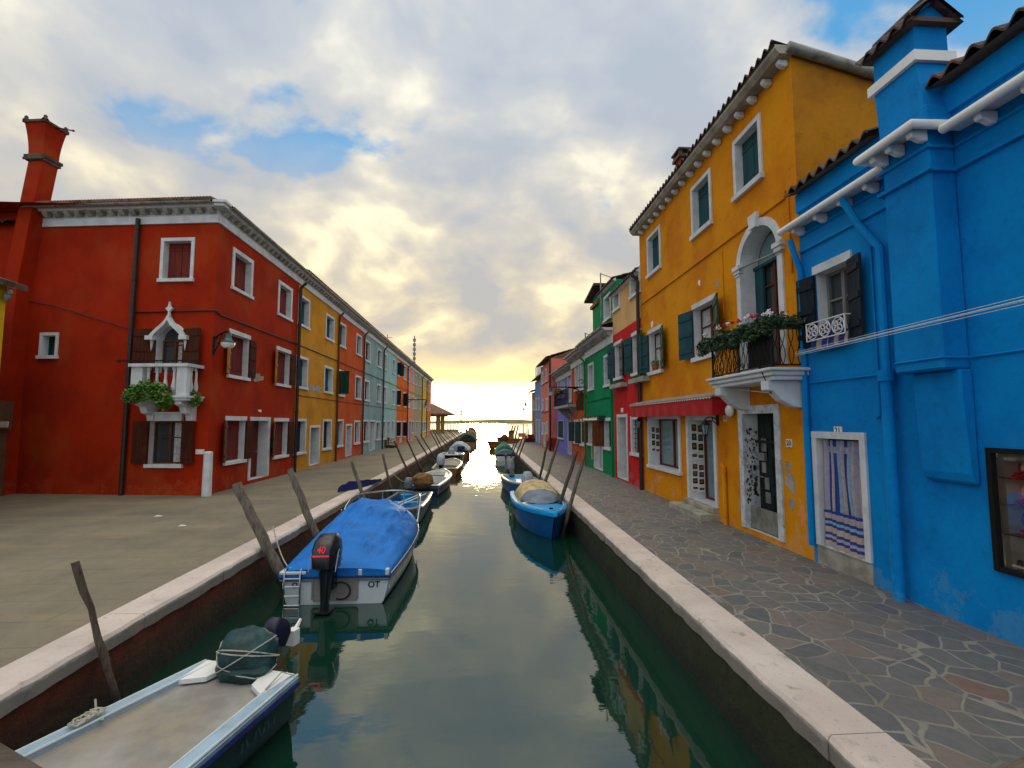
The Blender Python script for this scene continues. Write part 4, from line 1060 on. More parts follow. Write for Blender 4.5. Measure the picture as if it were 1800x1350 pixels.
aqu = house('aqua_house', 'pale aqua house beside the downpipe of the grey blue house', FL, b5, b6 - 0.002, ZL, 'aqua', [
    D(px=(674, 680, 621, 651), fill='shut', mat='shut_grey'), D(px=(689.6, 694.4, 631, 658), fill='shut', mat='shut_grey'),
    D(px=(673.5, 679, 679, 710), fill='shut', mat='shut_grey'), D(px=(689, 693.8, 684.5, 713), fill='shut', mat='shut_grey'),
    D(px=(672, 677.5, 739, 773), fill='glass'), D(px=(679.5, 685, 739, 783), kind='door', fill='door', mat='door_grey'), D(px=(687.7, 691.9, 739, 770), fill='glass')], depth=8, cor=CORL, per=3, group=gg)
ds = radians(85)
ho = house('orange_house', 'hot orange house with dark open shutters far down the left row', FL, b6, b7 - 0.002, ZL, 'hot_orange', [
    D(px=(698, 702.5, 636, 662), trim='ls', fill='dark', lw=0.3, leaves=[('lo', ds, 'shut_black'), ('hi', ds, 'shut_black')]), D(px=(709, 713.6, 642, 668), fill='shut', mat='shut_grey'),
    D(px=(697.5, 701.5, 685, 714), trim='ls', fill='dark', lw=0.3, leaves=[('lo', ds, 'shut_black')]), D(px=(708.6, 712.6, 690, 716), trim='ls', fill='dark', lw=0.3, leaves=[('lo', ds, 'shut_black')]),
    D(px=(697, 701, 740, 768), trim='ls', fill='dark', lw=0.3, leaves=[('lo', ds, 'shut_black')]), D(px=(702.5, 706, 740, 778), kind='door', fill='door', mat='door_grey'), D(px=(708, 712, 740, 768), trim='ls', fill='dark', lw=0.3, leaves=[('lo', ds, 'shut_black')])], depth=8, cor=CORL, per=3, group=gg)
sal = house('salmon_house', 'salmon pink house with a blue cloth at its door in the left row', FL, b7, b8 - 0.002, ZL, 'salmon', [
    D(px=(716, 719.5, 646, 672), fill='shut', mat='shut_grey'), D(px=(724, 727, 653, 675), fill='shut', mat='shut_grey'),
    D(px=(716.2, 719.5, 693, 717), fill='shut', mat='shut_grey'), D(px=(724, 727, 696, 719), fill='shut', mat='shut_grey'),
    D(px=(718.5, 722.5, 739, 774), kind='door', fill='door', mat='bluecurtain', dep=0.05), D(px=(724, 726.9, 740, 762), trim='ls', fill='dark')], depth=8, cor=CORL, per=3, group=gg)
oli = house('olive_house', 'olive grey house near the end of the left row', FL, b8, b9 - 0.002, ZL, 'olive', [
    D(px=(729, 731.7, 658, 677), fill='dark'), D(px=(737, 739.3, 662.5, 679), fill='dark'),
    D(px=(729, 731.8, 700, 719), fill='dark'), D(px=(736.6, 739, 702, 720), fill='dark'),
    D(px=(730, 733.6, 740, 768), kind='door', fill='door', mat='shut_grey'), D(px=(736.6, 739, 740, 764), kind='door', fill='door', mat='shut_brown')], depth=8, cor=CORL, per=3, group=gg)
lem = house('lemon_house', 'bright yellow house second from the end of the left row', FL, b9, b10 - 0.002, ZL, 'lemon', [
    D(px=(746.2, 748.4, 667, 684), fill='shut', mat='shut_grey'), D(px=(745.8, 748.2, 704, 722), fill='dark'),
    D(px=(742, 744.2, 741, 760), trim='ls', fill='dark'), D(px=(745.6, 748.4, 741, 759), trim='ls', fill='dark')], depth=8, cor=CORL, per=3, group=gg)
rus = house('rust_house', 'rust orange end house of the left row beside the open loggia', FL, b10, b11, ZL, 'rust', [
    D(px=(750, 751.8, 675, 688), fill='shut', mat='shut_grey', sill=0.15), D(px=(754.2, 755.8, 677, 690), fill='shut', mat='shut_grey', sill=0.15),
    D(px=(750, 751.8, 708, 722), fill='shut', mat='shut_grey', sill=0.15), D(px=(754.2, 755.8, 709, 722.5), fill='shut', mat='shut_grey', sill=0.15),
    D(px=(750, 752, 741, 759), kind='door', fill='door', mat='shut_grey'), D(px=(754.2, 755.8, 741, 757), fill='shut', mat='shut_grey')], depth=8, cor=CORL, per=3, group=gg)
for hs, s_, mt in ((yel, b3 - 0.1, 'shut_brown'), (org2, b4 - 0.1, 'shut_brown'), (grb, b5 - 0.1, 'pipe'), (ho, b7 - 0.1, 'pipe'), (oli, b9 - 0.12, 'pipe'), (lem, b10 - 0.12, 'pipe')):
    pipe_v(hs, FL, s_, 0, ZL - 0.45, 0.055, 0.09, mt, 0.2)
zq = FL.px(515, 602)[1]
for hs, s0_, s1_ in ((yel, b2, b3), (org2, b3, b4), (grb, b4, b5), (aqu, b5, b6), (ho, b6, b7), (sal, b7, b8), (oli, b8, b9)):
    cable(hs, [FL(s0_ + 0.02, zq, 0.03), FL(s1_ - 0.02, zq, 0.03)], 0.022, 'pipe')
    if hs is not sal and hs is not oli: cable(hs, [FL(s0_ + 0.02, 3.25, 0.02), FL(s1_ - 0.02, 3.25, 0.02)], 0.014, 'wiredark')
# masts and aerials on the left roofs
mb = MB(); p0 = FL(sL(728), ZL + 0.3, -1.5); zt = onY(728, 590, p0.y).z
p0 = Vector((onY(728, 640, p0.y).x, p0.y, ZL + 0.3)); mb.tube([p0, Vector((p0.x, p0.y, zt))], [0.09, 0.06], 6)
for k in range(7): zz = zt - 0.3 - k * 0.55; mb.box(None, p0.x - 0.16, p0.x + 0.16, p0.y - 0.1, p0.y + 0.1, zz - 0.4, zz - 0.06)
tag(mb.build('radio_mast', 'gutter', thing('radio_mast', 'tall grey mast standing above the left row of roofs', 'mast', (p0.x, p0.y, ZL))), '', '') if False else mb.build('radio_mast', 'gutter', oli)
mb = MB()
for u in (676, 680.5):
    yy_ = sL(672); p0 = onY(u, 612, yy_); zt = onY(u, 588 if u > 678 else 592, yy_).z
    mb.tube([Vector((p0.x, yy_, ZL)), Vector((p0.x, yy_, zt))], 0.03, 5); mb.tube([Vector((p0.x - 0.02, yy_, zt - 0.25)), Vector((p0.x + 0.35, yy_, zt - 0.25))], 0.018, 5)
mb.build('aerial', 'pipe', aqu)
zl = FL.px(706, 702)[1]
lp = thing('street_lamp', 'street lamp on a long arm from the orange house in the left row', 'street lamp', FL(sL(706), zl, 0))
mb = MB(); mb.tube([FL(sL(707), zl, 0.02), FL(sL(707), zl, 2.3)], 0.05, 6); mb.tube([FL(sL(707), zl - 0.6, 0.02), FL(sL(707), zl - 0.05, 0.9)], 0.035, 6); mb.tube([FL(sL(707), zl, 2.3), FL(sL(707), zl - 0.25, 2.3)], 0.04, 6)
mb.build('bracket', 'iron', lp)
c_ = FL(sL(707), zl - 0.25, 2.3); mb = MB(); mb.loft([(c_.x, c_.y, c_.z, 0.08, 0.08), (c_.x, c_.y, c_.z - 0.3, 0.16, 0.16), (c_.x, c_.y, c_.z - 0.35, 0.28, 0.28)], 12, 2); mb.build('lamp_shade', 'lampgreen', lp, smooth=True)
mb = MB(); mb.loft([(c_.x, c_.y, c_.z - 0.352, 0.25, 0.25), (c_.x, c_.y, c_.z - 0.6, 0.14, 0.14)], 12, 2); mb.build('lamp_glass', 'lampglass', lp, smooth=True)

# small stand of pots by the aqua door
pc = onZ(679, 787, 0); pc.x = -7.45
st = thing('plant_stand', 'small rust brown stand with pots against the foot of the aqua house', 'plant stand', pc)
mb = MB()
for k in range(3): mb.box(None, pc.x - 0.42 + 0.0, pc.x + 0.40 - 0.22 * k, pc.y - 0.6, pc.y + 0.6, 0.22 * k + 0.16, 0.22 * k + 0.20)
for y_ in (-0.58, 0.52): mb.box(None, pc.x - 0.41, pc.x + 0.3, pc.y + y_, pc.y + y_ + 0.06, 0, 0.158); mb.box(None, pc.x - 0.41, pc.x - 0.33, pc.y + y_, pc.y + y_ + 0.06, 0.201, 0.60)
mb.build('shelf', 'shut_brown', st)
for k, (dx, dy, dz) in enumerate(((0.28, -0.35, .2), (0.28, 0.3, .2), (0.06, -0.1, .42), (-0.2, -0.35, .64), (-0.2, 0.3, .64))):
    mb = MB(); mb.loft([(pc.x + dx, pc.y + dy, dz + 0.001, 0.08, 0.08), (pc.x + dx, pc.y + dy, dz + 0.2, 0.13, 0.13)], 10, 2)
    pt = tag(mb.build('flower_pot', 'terracotta' if k % 2 else 'cream'), ['cream pot at the front near end of the stand by the aqua house', 'terracotta pot at the front far end of the stand by the aqua house', 'cream pot on the middle step of the stand by the aqua house', 'terracotta pot on the top near end of the stand by the aqua house', 'cream pot on the top far end of the stand by the aqua house'][k], 'flower pot')

# open loggia at the end of the left quay
lg = thing('loggia', 'open loggia with tiled hipped roof at the end of the left quay', 'loggia', (-7.5, 92, 0))
yq = 96.0
xe = onY(794, 727, yq - 6).x; ze = onY(794, 727, yq - 6).z; zr = onY(757, 712, yq).z
mb = MB(); x0 = -16
mb.add([(x0, yq - 7, ze), (xe, yq - 7, ze), (xe, yq + 5, ze), (x0, yq + 5, ze), (x0, yq - 1, zr + 0.6), (xe - 4.2, yq - 1, zr + 0.3), (x0, yq - 7, ze - 0.2), (xe, yq - 7, ze - 0.2), (xe, yq + 5, ze - 0.2), (x0, yq + 5, ze - 0.2)], [(0, 1, 5, 4), (1, 2, 5), (2, 3, 4, 5), (0, 1, 7, 6), (1, 2, 8, 7), (2, 3, 9, 8), (6, 7, 8, 9)])
mb.build('roof', 'tile', lg)
for u, yy_ in ((771, yq - 5.5), (778.5, yq - 5.5), (777, yq + 3.5), (769, yq + 3.5)):
    p0 = onY(u, 750, yy_); mb = MB(); mb.box(None, p0.x - 0.28, p0.x + 0.28, yy_ - 0.28, yy_ + 0.28, 0, ze - 0.202); mb.build('column', 'farbrown', lg)
mb = MB(); mb.box(None, x0, xe - 0.8, yq - 5.8, yq - 5.2, ze - 0.55, ze - 0.205); mb.build('beam', 'farbrown', lg)
mb = MB(); mb.box(None, -20, -5.2, LEND - 0.6, LEND - 0.2, 0, 0.5)
tag(mb.build('parapet', 'farbrown'), 'low brown parapet closing the far end of the left quay', 'parapet')
# ================================================================ right row
FRt = Fc((5.05, 0, 0), (0, 1, 0), (-1, 0, 0))
def sR(u, F=None): return (F or FRt).px(u, 742)[0]
ye = sR(1421); ZB = 5.18
# ---- bright blue house
dw = FRt.px(1738, 900)
disp = (0.9, FRt.px(1745, 890)[0], FRt.px(1745, 1000)[1], FRt.px(1745, 787)[1])
doorb = D(rect=(FRt.px(1519, 880)[0], FRt.px(1442, 870)[0], 0.28, FRt.px(1480, 772)[1]), kind='door', fill='dark', t=0.10, dep=0.18)
winb = D(rect=(FRt.px(1497, 520)[0], FRt.px(1437, 530)[0], FRt.px(1467, 603)[1], FRt.px(1466, 469)[1]), trim='ls', fill='glass', t=0.11, dep=0.2, nosill=True, cmat='shut_grey',
    leaves=[('lo', radians(15), 'shut_black'), ('hi', radians(8), 'shut_black')])
blue_ = house('blue_house', 'bright blue house with curtained doorway, white eave moulding and blue chimney', FRt, -4.0, ye, ZB + 0.25, 'blue', [
    doorb, winb, D(rect=disp, hole=True)], depth=8, roof=False, cat='house')
tile_roof('roof', FRt, -4.0, FRt.px(1652, 250)[0], ZB + 0.62, 0.22, 5, 0.32, blue_, 'tiledark', per=8)
tile_roof('roof', FRt, FRt.px(1555, 250)[0], ye - 0.01, ZB + 0.58, 0.22, 5, 0.32, blue_, 'tiledark', per=8)
mb = MB(); mb.box(FRt, -4.0, ye - 0.006, ZB + 0.251, ZB + 0.54, -0.25, 0.05); mb.build('fascia', 'blue', blue_)
PR = 0.30
sb0, sb1 = FRt.px(1645, 450, PR)[0], FRt.px(1560, 450, PR)[0]
zbm = FRt.px(1600, 655, PR)[1]; zbb = FRt.px(1650, 845, 0.15)[1]
mb = MB(); mb.box(FRt, sb0, sb1, zbm, ZB + 0.35, 0.0, PR)
mb.sprism(FRt, [(0.0, zbm - 0.001), (0.15, zbm - 0.001), (0.15, zbm - 0.3), (0.11, zbb + 0.10), (0.08, zbb), (0.0, zbb - 0.03)], sb0 - 0.02, sb1 - 0.06)
br_ = mb.build('chimney_breast', 'blue', blue_, bevel=0.02)
# string courses
for zz, hh_, nn in ((ZB - 0.42, 0.05, 0.045), (ZB - 0.16, 0.035, 0.03)):
    mb = MB(); mb.sprism(FRt, [(0.001, zz), (nn, zz + 0.01), (nn, zz + hh_), (0.001, zz + hh_ + 0.02)], -4.0, sb0 - 0.001)
    mb.sprism(FRt, [(0.001, zz), (nn, zz + 0.01), (nn, zz + hh_), (0.001, zz + hh_ + 0.02)], sb1 + 0.001, ye - 0.03)
    mb.sprism(FRt, [(PR + 0.001, zz), (PR + nn, zz + 0.01), (PR + nn, zz + hh_), (PR + 0.001, zz + hh_ + 0.02)], sb0 - nn, sb1 + nn)
    mb.box(FRt, sb0 - nn, sb0 - 0.001, zz, zz + hh_, 0.001, PR); mb.box(FRt, sb1 + 0.001, sb1 + nn, zz, zz + hh_, 0.001, PR)
    mb.build('string_course', 'blue', blue_)
# white roll moulding on corbels
def roll(F, s0, s1, z_, n_, r=0.050, ret=None):
    mb = MB(); pts = [F(s0, z_, n_), F(s1, z_, n_)]
    if ret is not None: pts = [F(s0, z_, ret), F(s0, z_, n_), F(s1, z_, n_), F(s1, z_, ret)]
    mb.tube(pts, r, 12); mb.sprism(F, [(0.001, z_ + 0.02), (n_ - 0.02, z_ + 0.02), (n_ + 0.02, z_ + r), (0.001, z_ + r + 0.02)], s0, s1); return mb
rm = roll(FRt, -4.0, sb0 - 0.12, ZB - 0.02, 0.25).build('moulding', 'white', blue_, smooth=True)
roll(FRt, sb0 - 0.09, sb1 + 0.06, ZB + 0.05, 0.25 + PR, ret=0.0).build('moulding', 'white', blue_, smooth=True)
roll(FRt, sb1 + 0.02, ye + 0.12, ZB - 0.02, 0.25).build('moulding', 'white', blue_, smooth=True)
def corb(s_, n_, z_):
    mb = MB(); mb.sprism(FRt, [(n_ - 0.235, z_ - 0.13), (n_ - 0.16, z_ - 0.13), (n_ - 0.10, z_ - 0.10), (n_ - 0.045, z_ - 0.095), (n_ - 0.03, z_ - 0.02), (n_ - 0.235, z_ - 0.005)], s_ - 0.036, s_ + 0.036); return mb
cs_ = [ye - 0.12, ye - 0.62, ye - 1.1, ye - 1.55]
for s_ in cs_:
    if s_ > sb1 + 0.1: corb(s_, 0.24, ZB - 0.02).build('corbel', 'white', blue_, bevel=0.01)
for s_ in (sb0 + 0.02, (sb0 + sb1) / 2, sb1 - 0.08): corb(s_, 0.24 + PR, ZB + 0.05).build('corbel', 'white', blue_, bevel=0.01)
k = sb0 - 0.42
while k > -2: corb(k, 0.24, ZB - 0.02).build('corbel', 'white', blue_, bevel=0.01); k -= 0.42
# chimney above the eave
def cpt(u, v, n): return FRt.px(u, v, n)
c_lo = [FRt.px(1632, 240, PR)[0], FRt.px(1549, 262, PR)[0]]; zlo = ZB + 0.15
c_hi = [FRt.px(1598, 85, PR)[0], FRt.px(1527, 128, PR)[0]]; zhi = FRt.px(1598, 108, PR)[1]
dn_ = 0.46
mb = MB(); vs = []
for (s0_, s1_, z_, e_) in ((c_lo[0], c_lo[1], zlo, 0.0), (c_hi[0], c_hi[1], zhi, 0.06), (c_hi[0] + 0.0, c_hi[1], zhi + 0.42, 0.07)):
    vs += [FRt(s0_, z_, PR - e_), FRt(s1_, z_, PR - e_), FRt(s1_, z_, PR - dn_), FRt(s0_, z_, PR - dn_)]
mb.add(vs, [(i * 4 + k, i * 4 + (k + 1) % 4, (i + 1) * 4 + (k + 1) % 4, (i + 1) * 4 + k) for i in range(2) for k in range(4)] + [(8, 9, 10, 11)])
bch = mb.build('chimney', 'blue', blue_)
mb = MB(); mb.box(FRt, c_hi[0] - 0.05, c_hi[1] + 0.05, zhi - 0.02, zhi + 0.10, PR - dn_ - 0.05, PR - 0.01); mb.build('chimney_band', 'white', bch)
zt = zhi + 0.42
mb = MB(); sm_ = (c_hi[0] + c_hi[1]) / 2; nm_ = PR - 0.06 - (dn_ - 0.06) / 2
# little gabled cap, ridge along the canal
mb.add([FRt(c_hi[0] - 0.02, zt + 0.06, PR - 0.05), FRt(c_hi[0] - 0.02, zt + 0.06, PR - dn_ - 0.02), FRt(c_hi[0] - 0.02, zt + 0.30, nm_), FRt(c_hi[1] + 0.02, zt + 0.06, PR - 0.05), FRt(c_hi[1] + 0.02, zt + 0.06, PR - dn_ - 0.02), FRt(c_hi[1] + 0.02, zt + 0.30, nm_)], [(0, 1, 2), (3, 4, 5), (0, 1, 4, 3)]); mb.build('chimney_gable', 'blue', bch)
mb = MB(); mb.box(FRt, c_hi[0] - 0.07, c_hi[1] + 0.07, zt + 0.003, zt + 0.055, PR - dn_ - 0.10, PR + 0.02); mb.build('chimney_slab', 'tiledark', bch)
for sg in (1, -1):
    FF = lambda a, z_, n, sg=sg: FRt(a, z_, nm_ + sg * n)
    tile_roof('chimney_tiles', FF, c_hi[0] - 0.10, c_hi[1] + 0.14, zt + 0.06, 0.31, 0.31, 0.80, bch, 'tiledark', wave=0.19, amp=0.04, step=0.2, per=8)
mb = MB(); mb.tube([FRt(c_hi[0] - 0.12, zt + 0.33, nm_), FRt(c_hi[1] + 0.16, zt + 0.33, nm_)], 0.06, 8); mb.build('ridge_tile', 'tiledark', bch, smooth=True)
# blue pipes
sp = FRt.px(1566, 850, 0.14)[0]
mb = MB(); mb.tube([FRt(sp, 0, 0.12), FRt(sp, zbm - 0.05, 0.12)], 0.065, 12); mb.tube([FRt(sp, zbm - 0.05, 0.12), FRt(sp, zbm + 0.08, 0.12)], 0.09, 12)
mb.tube([FRt(sp, zbm + 0.05, 0.10), FRt(sp, ZB - 0.9, 0.10), FRt(sp + 0.35, ZB - 0.45, 0.08), FRt(sp + 0.38, ZB - 0.1, 0.25)], 0.045, 8); mb.build('downpipe', 'blue', blue_, smooth=True)
mb = MB(); s_ = ye - 0.05; mb.tube([FRt(s_, 0.25, 0.07), FRt(s_, 1.85, 0.07), FRt(s_ - 0.0, 1.95, 0.07), FRt(s_, ZB - 0.7, 0.05), FRt(s_, ZB - 0.2, 0.2)], 0.045, 8); mb.build('downpipe', 'blue', blue_, smooth=True)
s_ = FRt.px(1537, 620)[0]
for pts in ([FRt(s_, FRt.px(1528, 735)[1], 0.02), FRt(s_ - 0.06, FRt.px(1534, 730)[1] , 0.02), FRt(s_ - 0.06, ZB - 0.8, 0.02)], [FRt(ye - 0.1, zbm + 0.05, 0.02), FRt(sb1 - 0.1, zbm + 0.05, 0.025)], [FRt(sb1 - 0.02, zbm + 0.12, PR + 0.01), FRt(sb0 - 0.01, zbm + 0.12, PR + 0.01), FRt(sb0 - 0.03, zbm + 0.12, 0.015), FRt(-1.0, zbm + 0.14, 0.015)]):
    cable(blue_, pts, 0.013, 'blue', name='cable', n=3)
# window balconet rail with striped cloth behind it
a, b_, zb, zt = winb['rect']
rl = MB(); z0, z1 = FRt.px(1465, 597)[1], FRt.px(1465, 563)[1]; nR = 0.16
sa, sb_ = a - 0.05, b_ + 0.05
for zz in (z0 + 0.02, z1): rl.tube([FRt(sa, zz, nR), FRt(sb_, zz, nR)], 0.010, 6)
for s_ in (sa, sb_): rl.tube([FRt(s_, z0 + 0.02, nR), FRt(s_, z1, nR)], 0.010, 6); rl.tube([FRt(s_, z1, nR), FRt(s_, z1, 0.0)], 0.010, 6)
W_ = sb_ - sa; hR = (z1 - z0 - 0.02)
for k in range(3):
    cx = sa + W_ * (k + 0.5) / 3; cz_ = z0 + 0.02 + hR / 2; R0 = min(W_ / 6.6, hR / 2) * 0.95
    for q in range(4):
        a0 = pi / 4 + q * pi / 2; c2 = (cx + cos(a0) * R0 * 0.5, cz_ + sin(a0) * R0 * 0.5)
        pts = [FRt(c2[0] + R0 * 0.42 * (1 - 0.06 * j) * cos(a0 + pi + 0.55 * j), c2[1] + R0 * 0.42 * (1 - 0.06 * j) * sin(a0 + pi + 0.55 * j), nR) for j in range(12)]
        rl.tube(pts, 0.008, 5)
    rl.tube([FRt(cx + R0 * cos(t_), cz_ + R0 * sin(t_), nR) for t_ in [2 * pi * j / 16 for j in range(17)]], 0.008, 5)
rl.build('balconet_rail', 'whiteiron', blue_, smooth=True)
cl = MB(); zc0 = FRt.px(1465, 607)[1]
cl.grid(lambda i, j: FRt(sa + 0.03 + i * (W_ - 0.06), zc0 - 0.06 + j * (z1 - zc0 + 0.02), 0.10 + 0.02 * sin(i * 40) + 0.01 * sin(j * 9)), 48, 10, mi=lambda q, r_: (0 if (q // 4) % 3 else 1) if r_ % 5 else 0)
tag(cl.build('striped_cloth', ['stripe_blue', 'stripe_cream']), 'striped cloth hanging behind the white scroll rail of the blue house window', 'cloth')
# doorway curtain
a, b_, zb, zt = doorb['rect']; W_ = b_ - a
cu = thing('door_curtain', 'blue and cream striped curtain hanging in doorway 21 of the blue house', 'curtain', FRt((a + b_) / 2, zt, 0))
zl_ = zb + (zt - zb) * 0.30
def pleat(i, amp): return amp * (sin(i * 44) + 0.5 * sin(i * 19 + 1))
seq = [0, 1, 2, 2, 0, 0, 3, 2, 1, 2, 0, 3, 1, 2, 2, 0, 0, 3, 2, 1, 2, 0, 2, 1]
mb = MB(); mb.grid(lambda i, j: FRt(b_ - 0.03 - i * (W_ - 0.06) * (1 - 0.05 * sin(pi * j)), zl_ - 0.02 + j * (zt - 0.005 - zl_), -0.085 + pleat(i, 0.028) + 0.01 * sin(j * 5 + i * 8)), 96, 12, mi=lambda q, r_: seq[(q // 2) % 24] if r_ != 10 else 2)
mb.build('upper_curtain', ['stripe_blue', 'stripe_cream', 'stripe_lilac', 'stripe_pale'], cu)
seq2 = [0, 3, 1, 1, 0, 2, 0, 1, 1, 0, 3, 0, 1, 2, 0]
for k in range(3):
    mb = MB(); q0, q1 = k / 3, (k + 1) / 3; dz = -0.05 * k
    mb.grid(lambda i, j: FRt(b_ - 0.02 - (q0 + (q1 - q0) * i) * (W_ - 0.04), zb - 0.06 + dz * 0.6 + (1 - j) * 0.0 + j * (zl_ - zb + 0.12 - dz * 0.6), -0.035 + 0.02 * k * 0.5 + 0.02 * sin(i * 11 + k) + 0.008 * sin(j * 7)), 20, 30, mi=lambda q, r_: seq2[(r_ // 2) % 15])
    mb.build('lower_curtain', ['stripe_blue', 'stripe_cream', 'stripe_lilac', 'stripe_pale'], cu)
mb = MB(); mb.box(FRt, a - 0.10, b_ + 0.10, -0.01, 0.27, -0.3, 0.012); mb.box(FRt, a - 0.02, b_ + 0.02, 0.271, 0.279, -0.3, 0.03); mb.build('doorstep', 'dirtystone', blue_)
def number_plate(parent, F, u, v, txt, w_, h_, n_=0.0, mat='plate', size=None, flip=True):
    s_, z_ = F.px(u, v, n_); mb = MB(); mb.box(F, s_ - w_ / 2, s_ + w_ / 2, z_ - h_ / 2, z_ + h_ / 2, n_ + 0.001, n_ + 0.014)
    p_ = mb.build('number_plate', mat, parent); text_part('digits', txt, size or h_ * 1.0, 'blackmark', p_, F, s_, z_, n_ + 0.0165, flip=flip)
number_plate(blue_, FRt, 1474, 757, '21', 0.15, 0.115)
# shop display window with black frame, shelves and jewellery busts
a, b_, zb, zt = disp; fw = 0.075
dsp = MB(); dep = 0.42; fw = 0.05
for x0, x1, z0_, z1_ in ((a - 0.0, b_, zb - 0.0, zb + fw), (a, b_, zt - fw, zt), (b_ - fw, b_, zb + fw, zt - fw), (a, a + fw, zb + fw, zt - fw)): dsp.box(FRt, x0, x1, z0_, z1_, -0.02, 0.04)
dframe = dsp.build('display_window', 'iron', blue_)
mb = MB(); mb.box(FRt, a, b_, zb, zt, -dep - 0.04, -dep); mb.box(FRt, a, b_, zb - 0.03, zb + 0.02, -dep, -0.021); mb.box(FRt, a, b_, zt - 0.03, zt + 0.03, -dep, -0.021); mb.box(FRt, b_ - 0.02, b_ + 0.02, zb, zt, -dep, -0.021); mb.box(FRt, a - 0.02, a + 0.02, zb, zt, -dep, -0.021); mb.build('case', 'cream', dframe)  # light inside the case is put into the pale lining colour
mb = MB(); mb.box(FRt, a + fw, b_ - fw, zb + fw, zt - fw, -0.03, -0.025); mb.build('pane', 'clear', dframe)
mb = MB(); mb.box(FRt, a + fw, b_ - fw, zt - fw - 0.06, zt - fw - 0.001, -0.10, -0.04); mb.build('blind_box', 'gutter', dframe)
zin = zb + 0.03; Hs = (zt - zb - 0.1); sh = [zin + Hs * k for k in (0.30, 0.56, 0.80)]
for q in sh:
    mb = MB(); mb.box(FRt, a + 0.03, b_ - 0.03, q - 0.006, q, -dep + 0.02, -0.06); mb.build('shelf', 'glass', dframe)
def bust(s_, z_, h_, neck, label):
    t_ = thing('necklace_bust', label, 'display bust', FRt(s_, z_, -0.24)); p_ = FRt(s_, z_, -0.24)
    mb = MB(); mb.loft([(p_.x, p_.y, z_ + 0.001, 0.05, h_ * 0.33), (p_.x, p_.y, z_ + h_ * 0.5, 0.055, h_ * 0.36), (p_.x, p_.y, z_ + h_ * 0.75, 0.045, h_ * 0.33), (p_.x, p_.y, z_ + h_ * 0.85, 0.035, h_ * 0.16), (p_.x, p_.y, z_ + h_, 0.03, h_ * 0.13)], 14, 2.2); mb.build('bust', 'flesh', t_, smooth=True)
    mb = MB(); pts = [FRt(s_ + h_ * 0.22 * sin(q), z_ + h_ * (0.62 - 0.30 * cos(q)) , -0.175 - 0.02 * abs(sin(q))) for q in [-2.3 + 4.6 * k / 16 for k in range(17)]]
    for q in pts: mb.ball(q, 0.014, seg=6, rings=4)
    mb.build('necklace', neck, t_)
    mb = MB(); leafcloud(mb, [(FRt(s_ - 0.03, z_ + 0.03, -0.15), 0.05, 0.09, 0.03)], 60, 0.035); mb.build('red_cloth', 'petal_red', t_)
se = b_ - fw
bust(se - 0.10, sh[0], 0.24, 'beads', 'linen bust with dark bead necklace on the lowest display shelf')
bust(se - 0.09, sh[1], 0.22, 'redmark', 'linen bust with red necklace on the middle glass shelf of the display window')
bust(se - 0.09, sh[2], 0.16, 'beads', 'linen bust on the top glass shelf of the display window')
bust(se - 0.36, sh[0], 0.26, 'redmark', 'second linen bust with red necklace on the lowest glass shelf')
for k, (ds_, r_, mt, lb) in enumerate(((0.03, 0.035, 'door_red', 'small dark red glass ornament on the display window floor'), (0.10, 0.045, 'plate', 'white glass ornament on the display window floor'), (0.19, 0.05, 'canvas_tan', 'golden glass ornament on the display window floor'), (0.05, 0.028, 'petal_white', 'tiny white glass ornament on the display window floor'))):
    p_ = FRt(se - ds_, zb + fw, -0.15 - 0.03 * (k % 2)); mb = MB(); mb.loft([(p_.x, p_.y, zin, r_ * .5, r_ * .5), (p_.x, p_.y, zin + r_ * .8, r_, r_), (p_.x, p_.y, zin + r_ * 1.6, r_ * .55, r_ * .55), (p_.x, p_.y, zin + r_ * 2.1, r_ * .7, r_ * .7), (p_.x, p_.y, zin + r_ * 2.6, r_ * .2, r_ * .2)], 10, 2)
    tag(mb.build('glass_ornament', mt, smooth=True), lb, 'ornament')
# overhead cables along the facades
zc = FRt.px(1402, 625, 0.3)
for k, (u, v0, v1) in enumerate(((1400, 622, 521), (1400, 625, 527), (1400, 626, 529), (1400, 628, 535))):
    s_, z_ = FRt.px(1398, v0, 0.12); e = FRt.px(1800, v1, 0.5); d_s = e[0] - s_
    c_ = cable(None, [FRt(s_, z_, 0.05), FRt(s_ - 0.15, z_ + 0.0, 0.22), FRt(e[0] + d_s * 0.0, e[1], 0.5), FRt(e[0] - 2.5, e[1] + 0.1, 0.75)], 0.0035 if k != 1 else 0.006, 'wire', name='overhead_cable', n=8)
    tag(c_, '%s pale overhead cable of four crossing the blue house front' % ('topmost', 'thicker second', 'third', 'lowest')[k], 'cable', 'overhead cables across the blue house')

# ---- tall orange house
yo1 = sR(1130.5); ZO = 8.18
arch = D(rect=(FRt.px(1373, 560)[0], FRt.px(1306, 560)[0], 3.06, FRt.px(1336, 396)[1]), fill='glass', cmat='shut_brown', gmat='glass', t=0.14, dep=0.34, springf=1.0, capitals=True, nosill=True)
shopw = D(px=(1140, 1197, 729, 828), t=0.12, dep=0.34, fill='glass', gmat='sky_glass', cmat='door_red', plain=True, sill=0.08)
shopd = D(px=(1209, 1261, 730, 890), t=0.11, dep=0.42, kind='door', fill='glass', gmat='sky_glass', cmat='door_red', plain=True, zb=0.26)
d20 = D(px=(1303, 1376, 712, 950), t=0.15, dep=0.28, kind='door', fill='door', mat='door_dark', zb=0.10, tmat='peel')
W3 = D(px=(1290, 1341, 222, 336), **tealsh, t=0.09, dep=0.15); W2 = D(px=(1216, 1252, 312, 410), **tealsh, t=0.09, dep=0.15); W1 = D(px=(1138.5, 1162, 406, 482), **tealsh, t=0.09, dep=0.15)
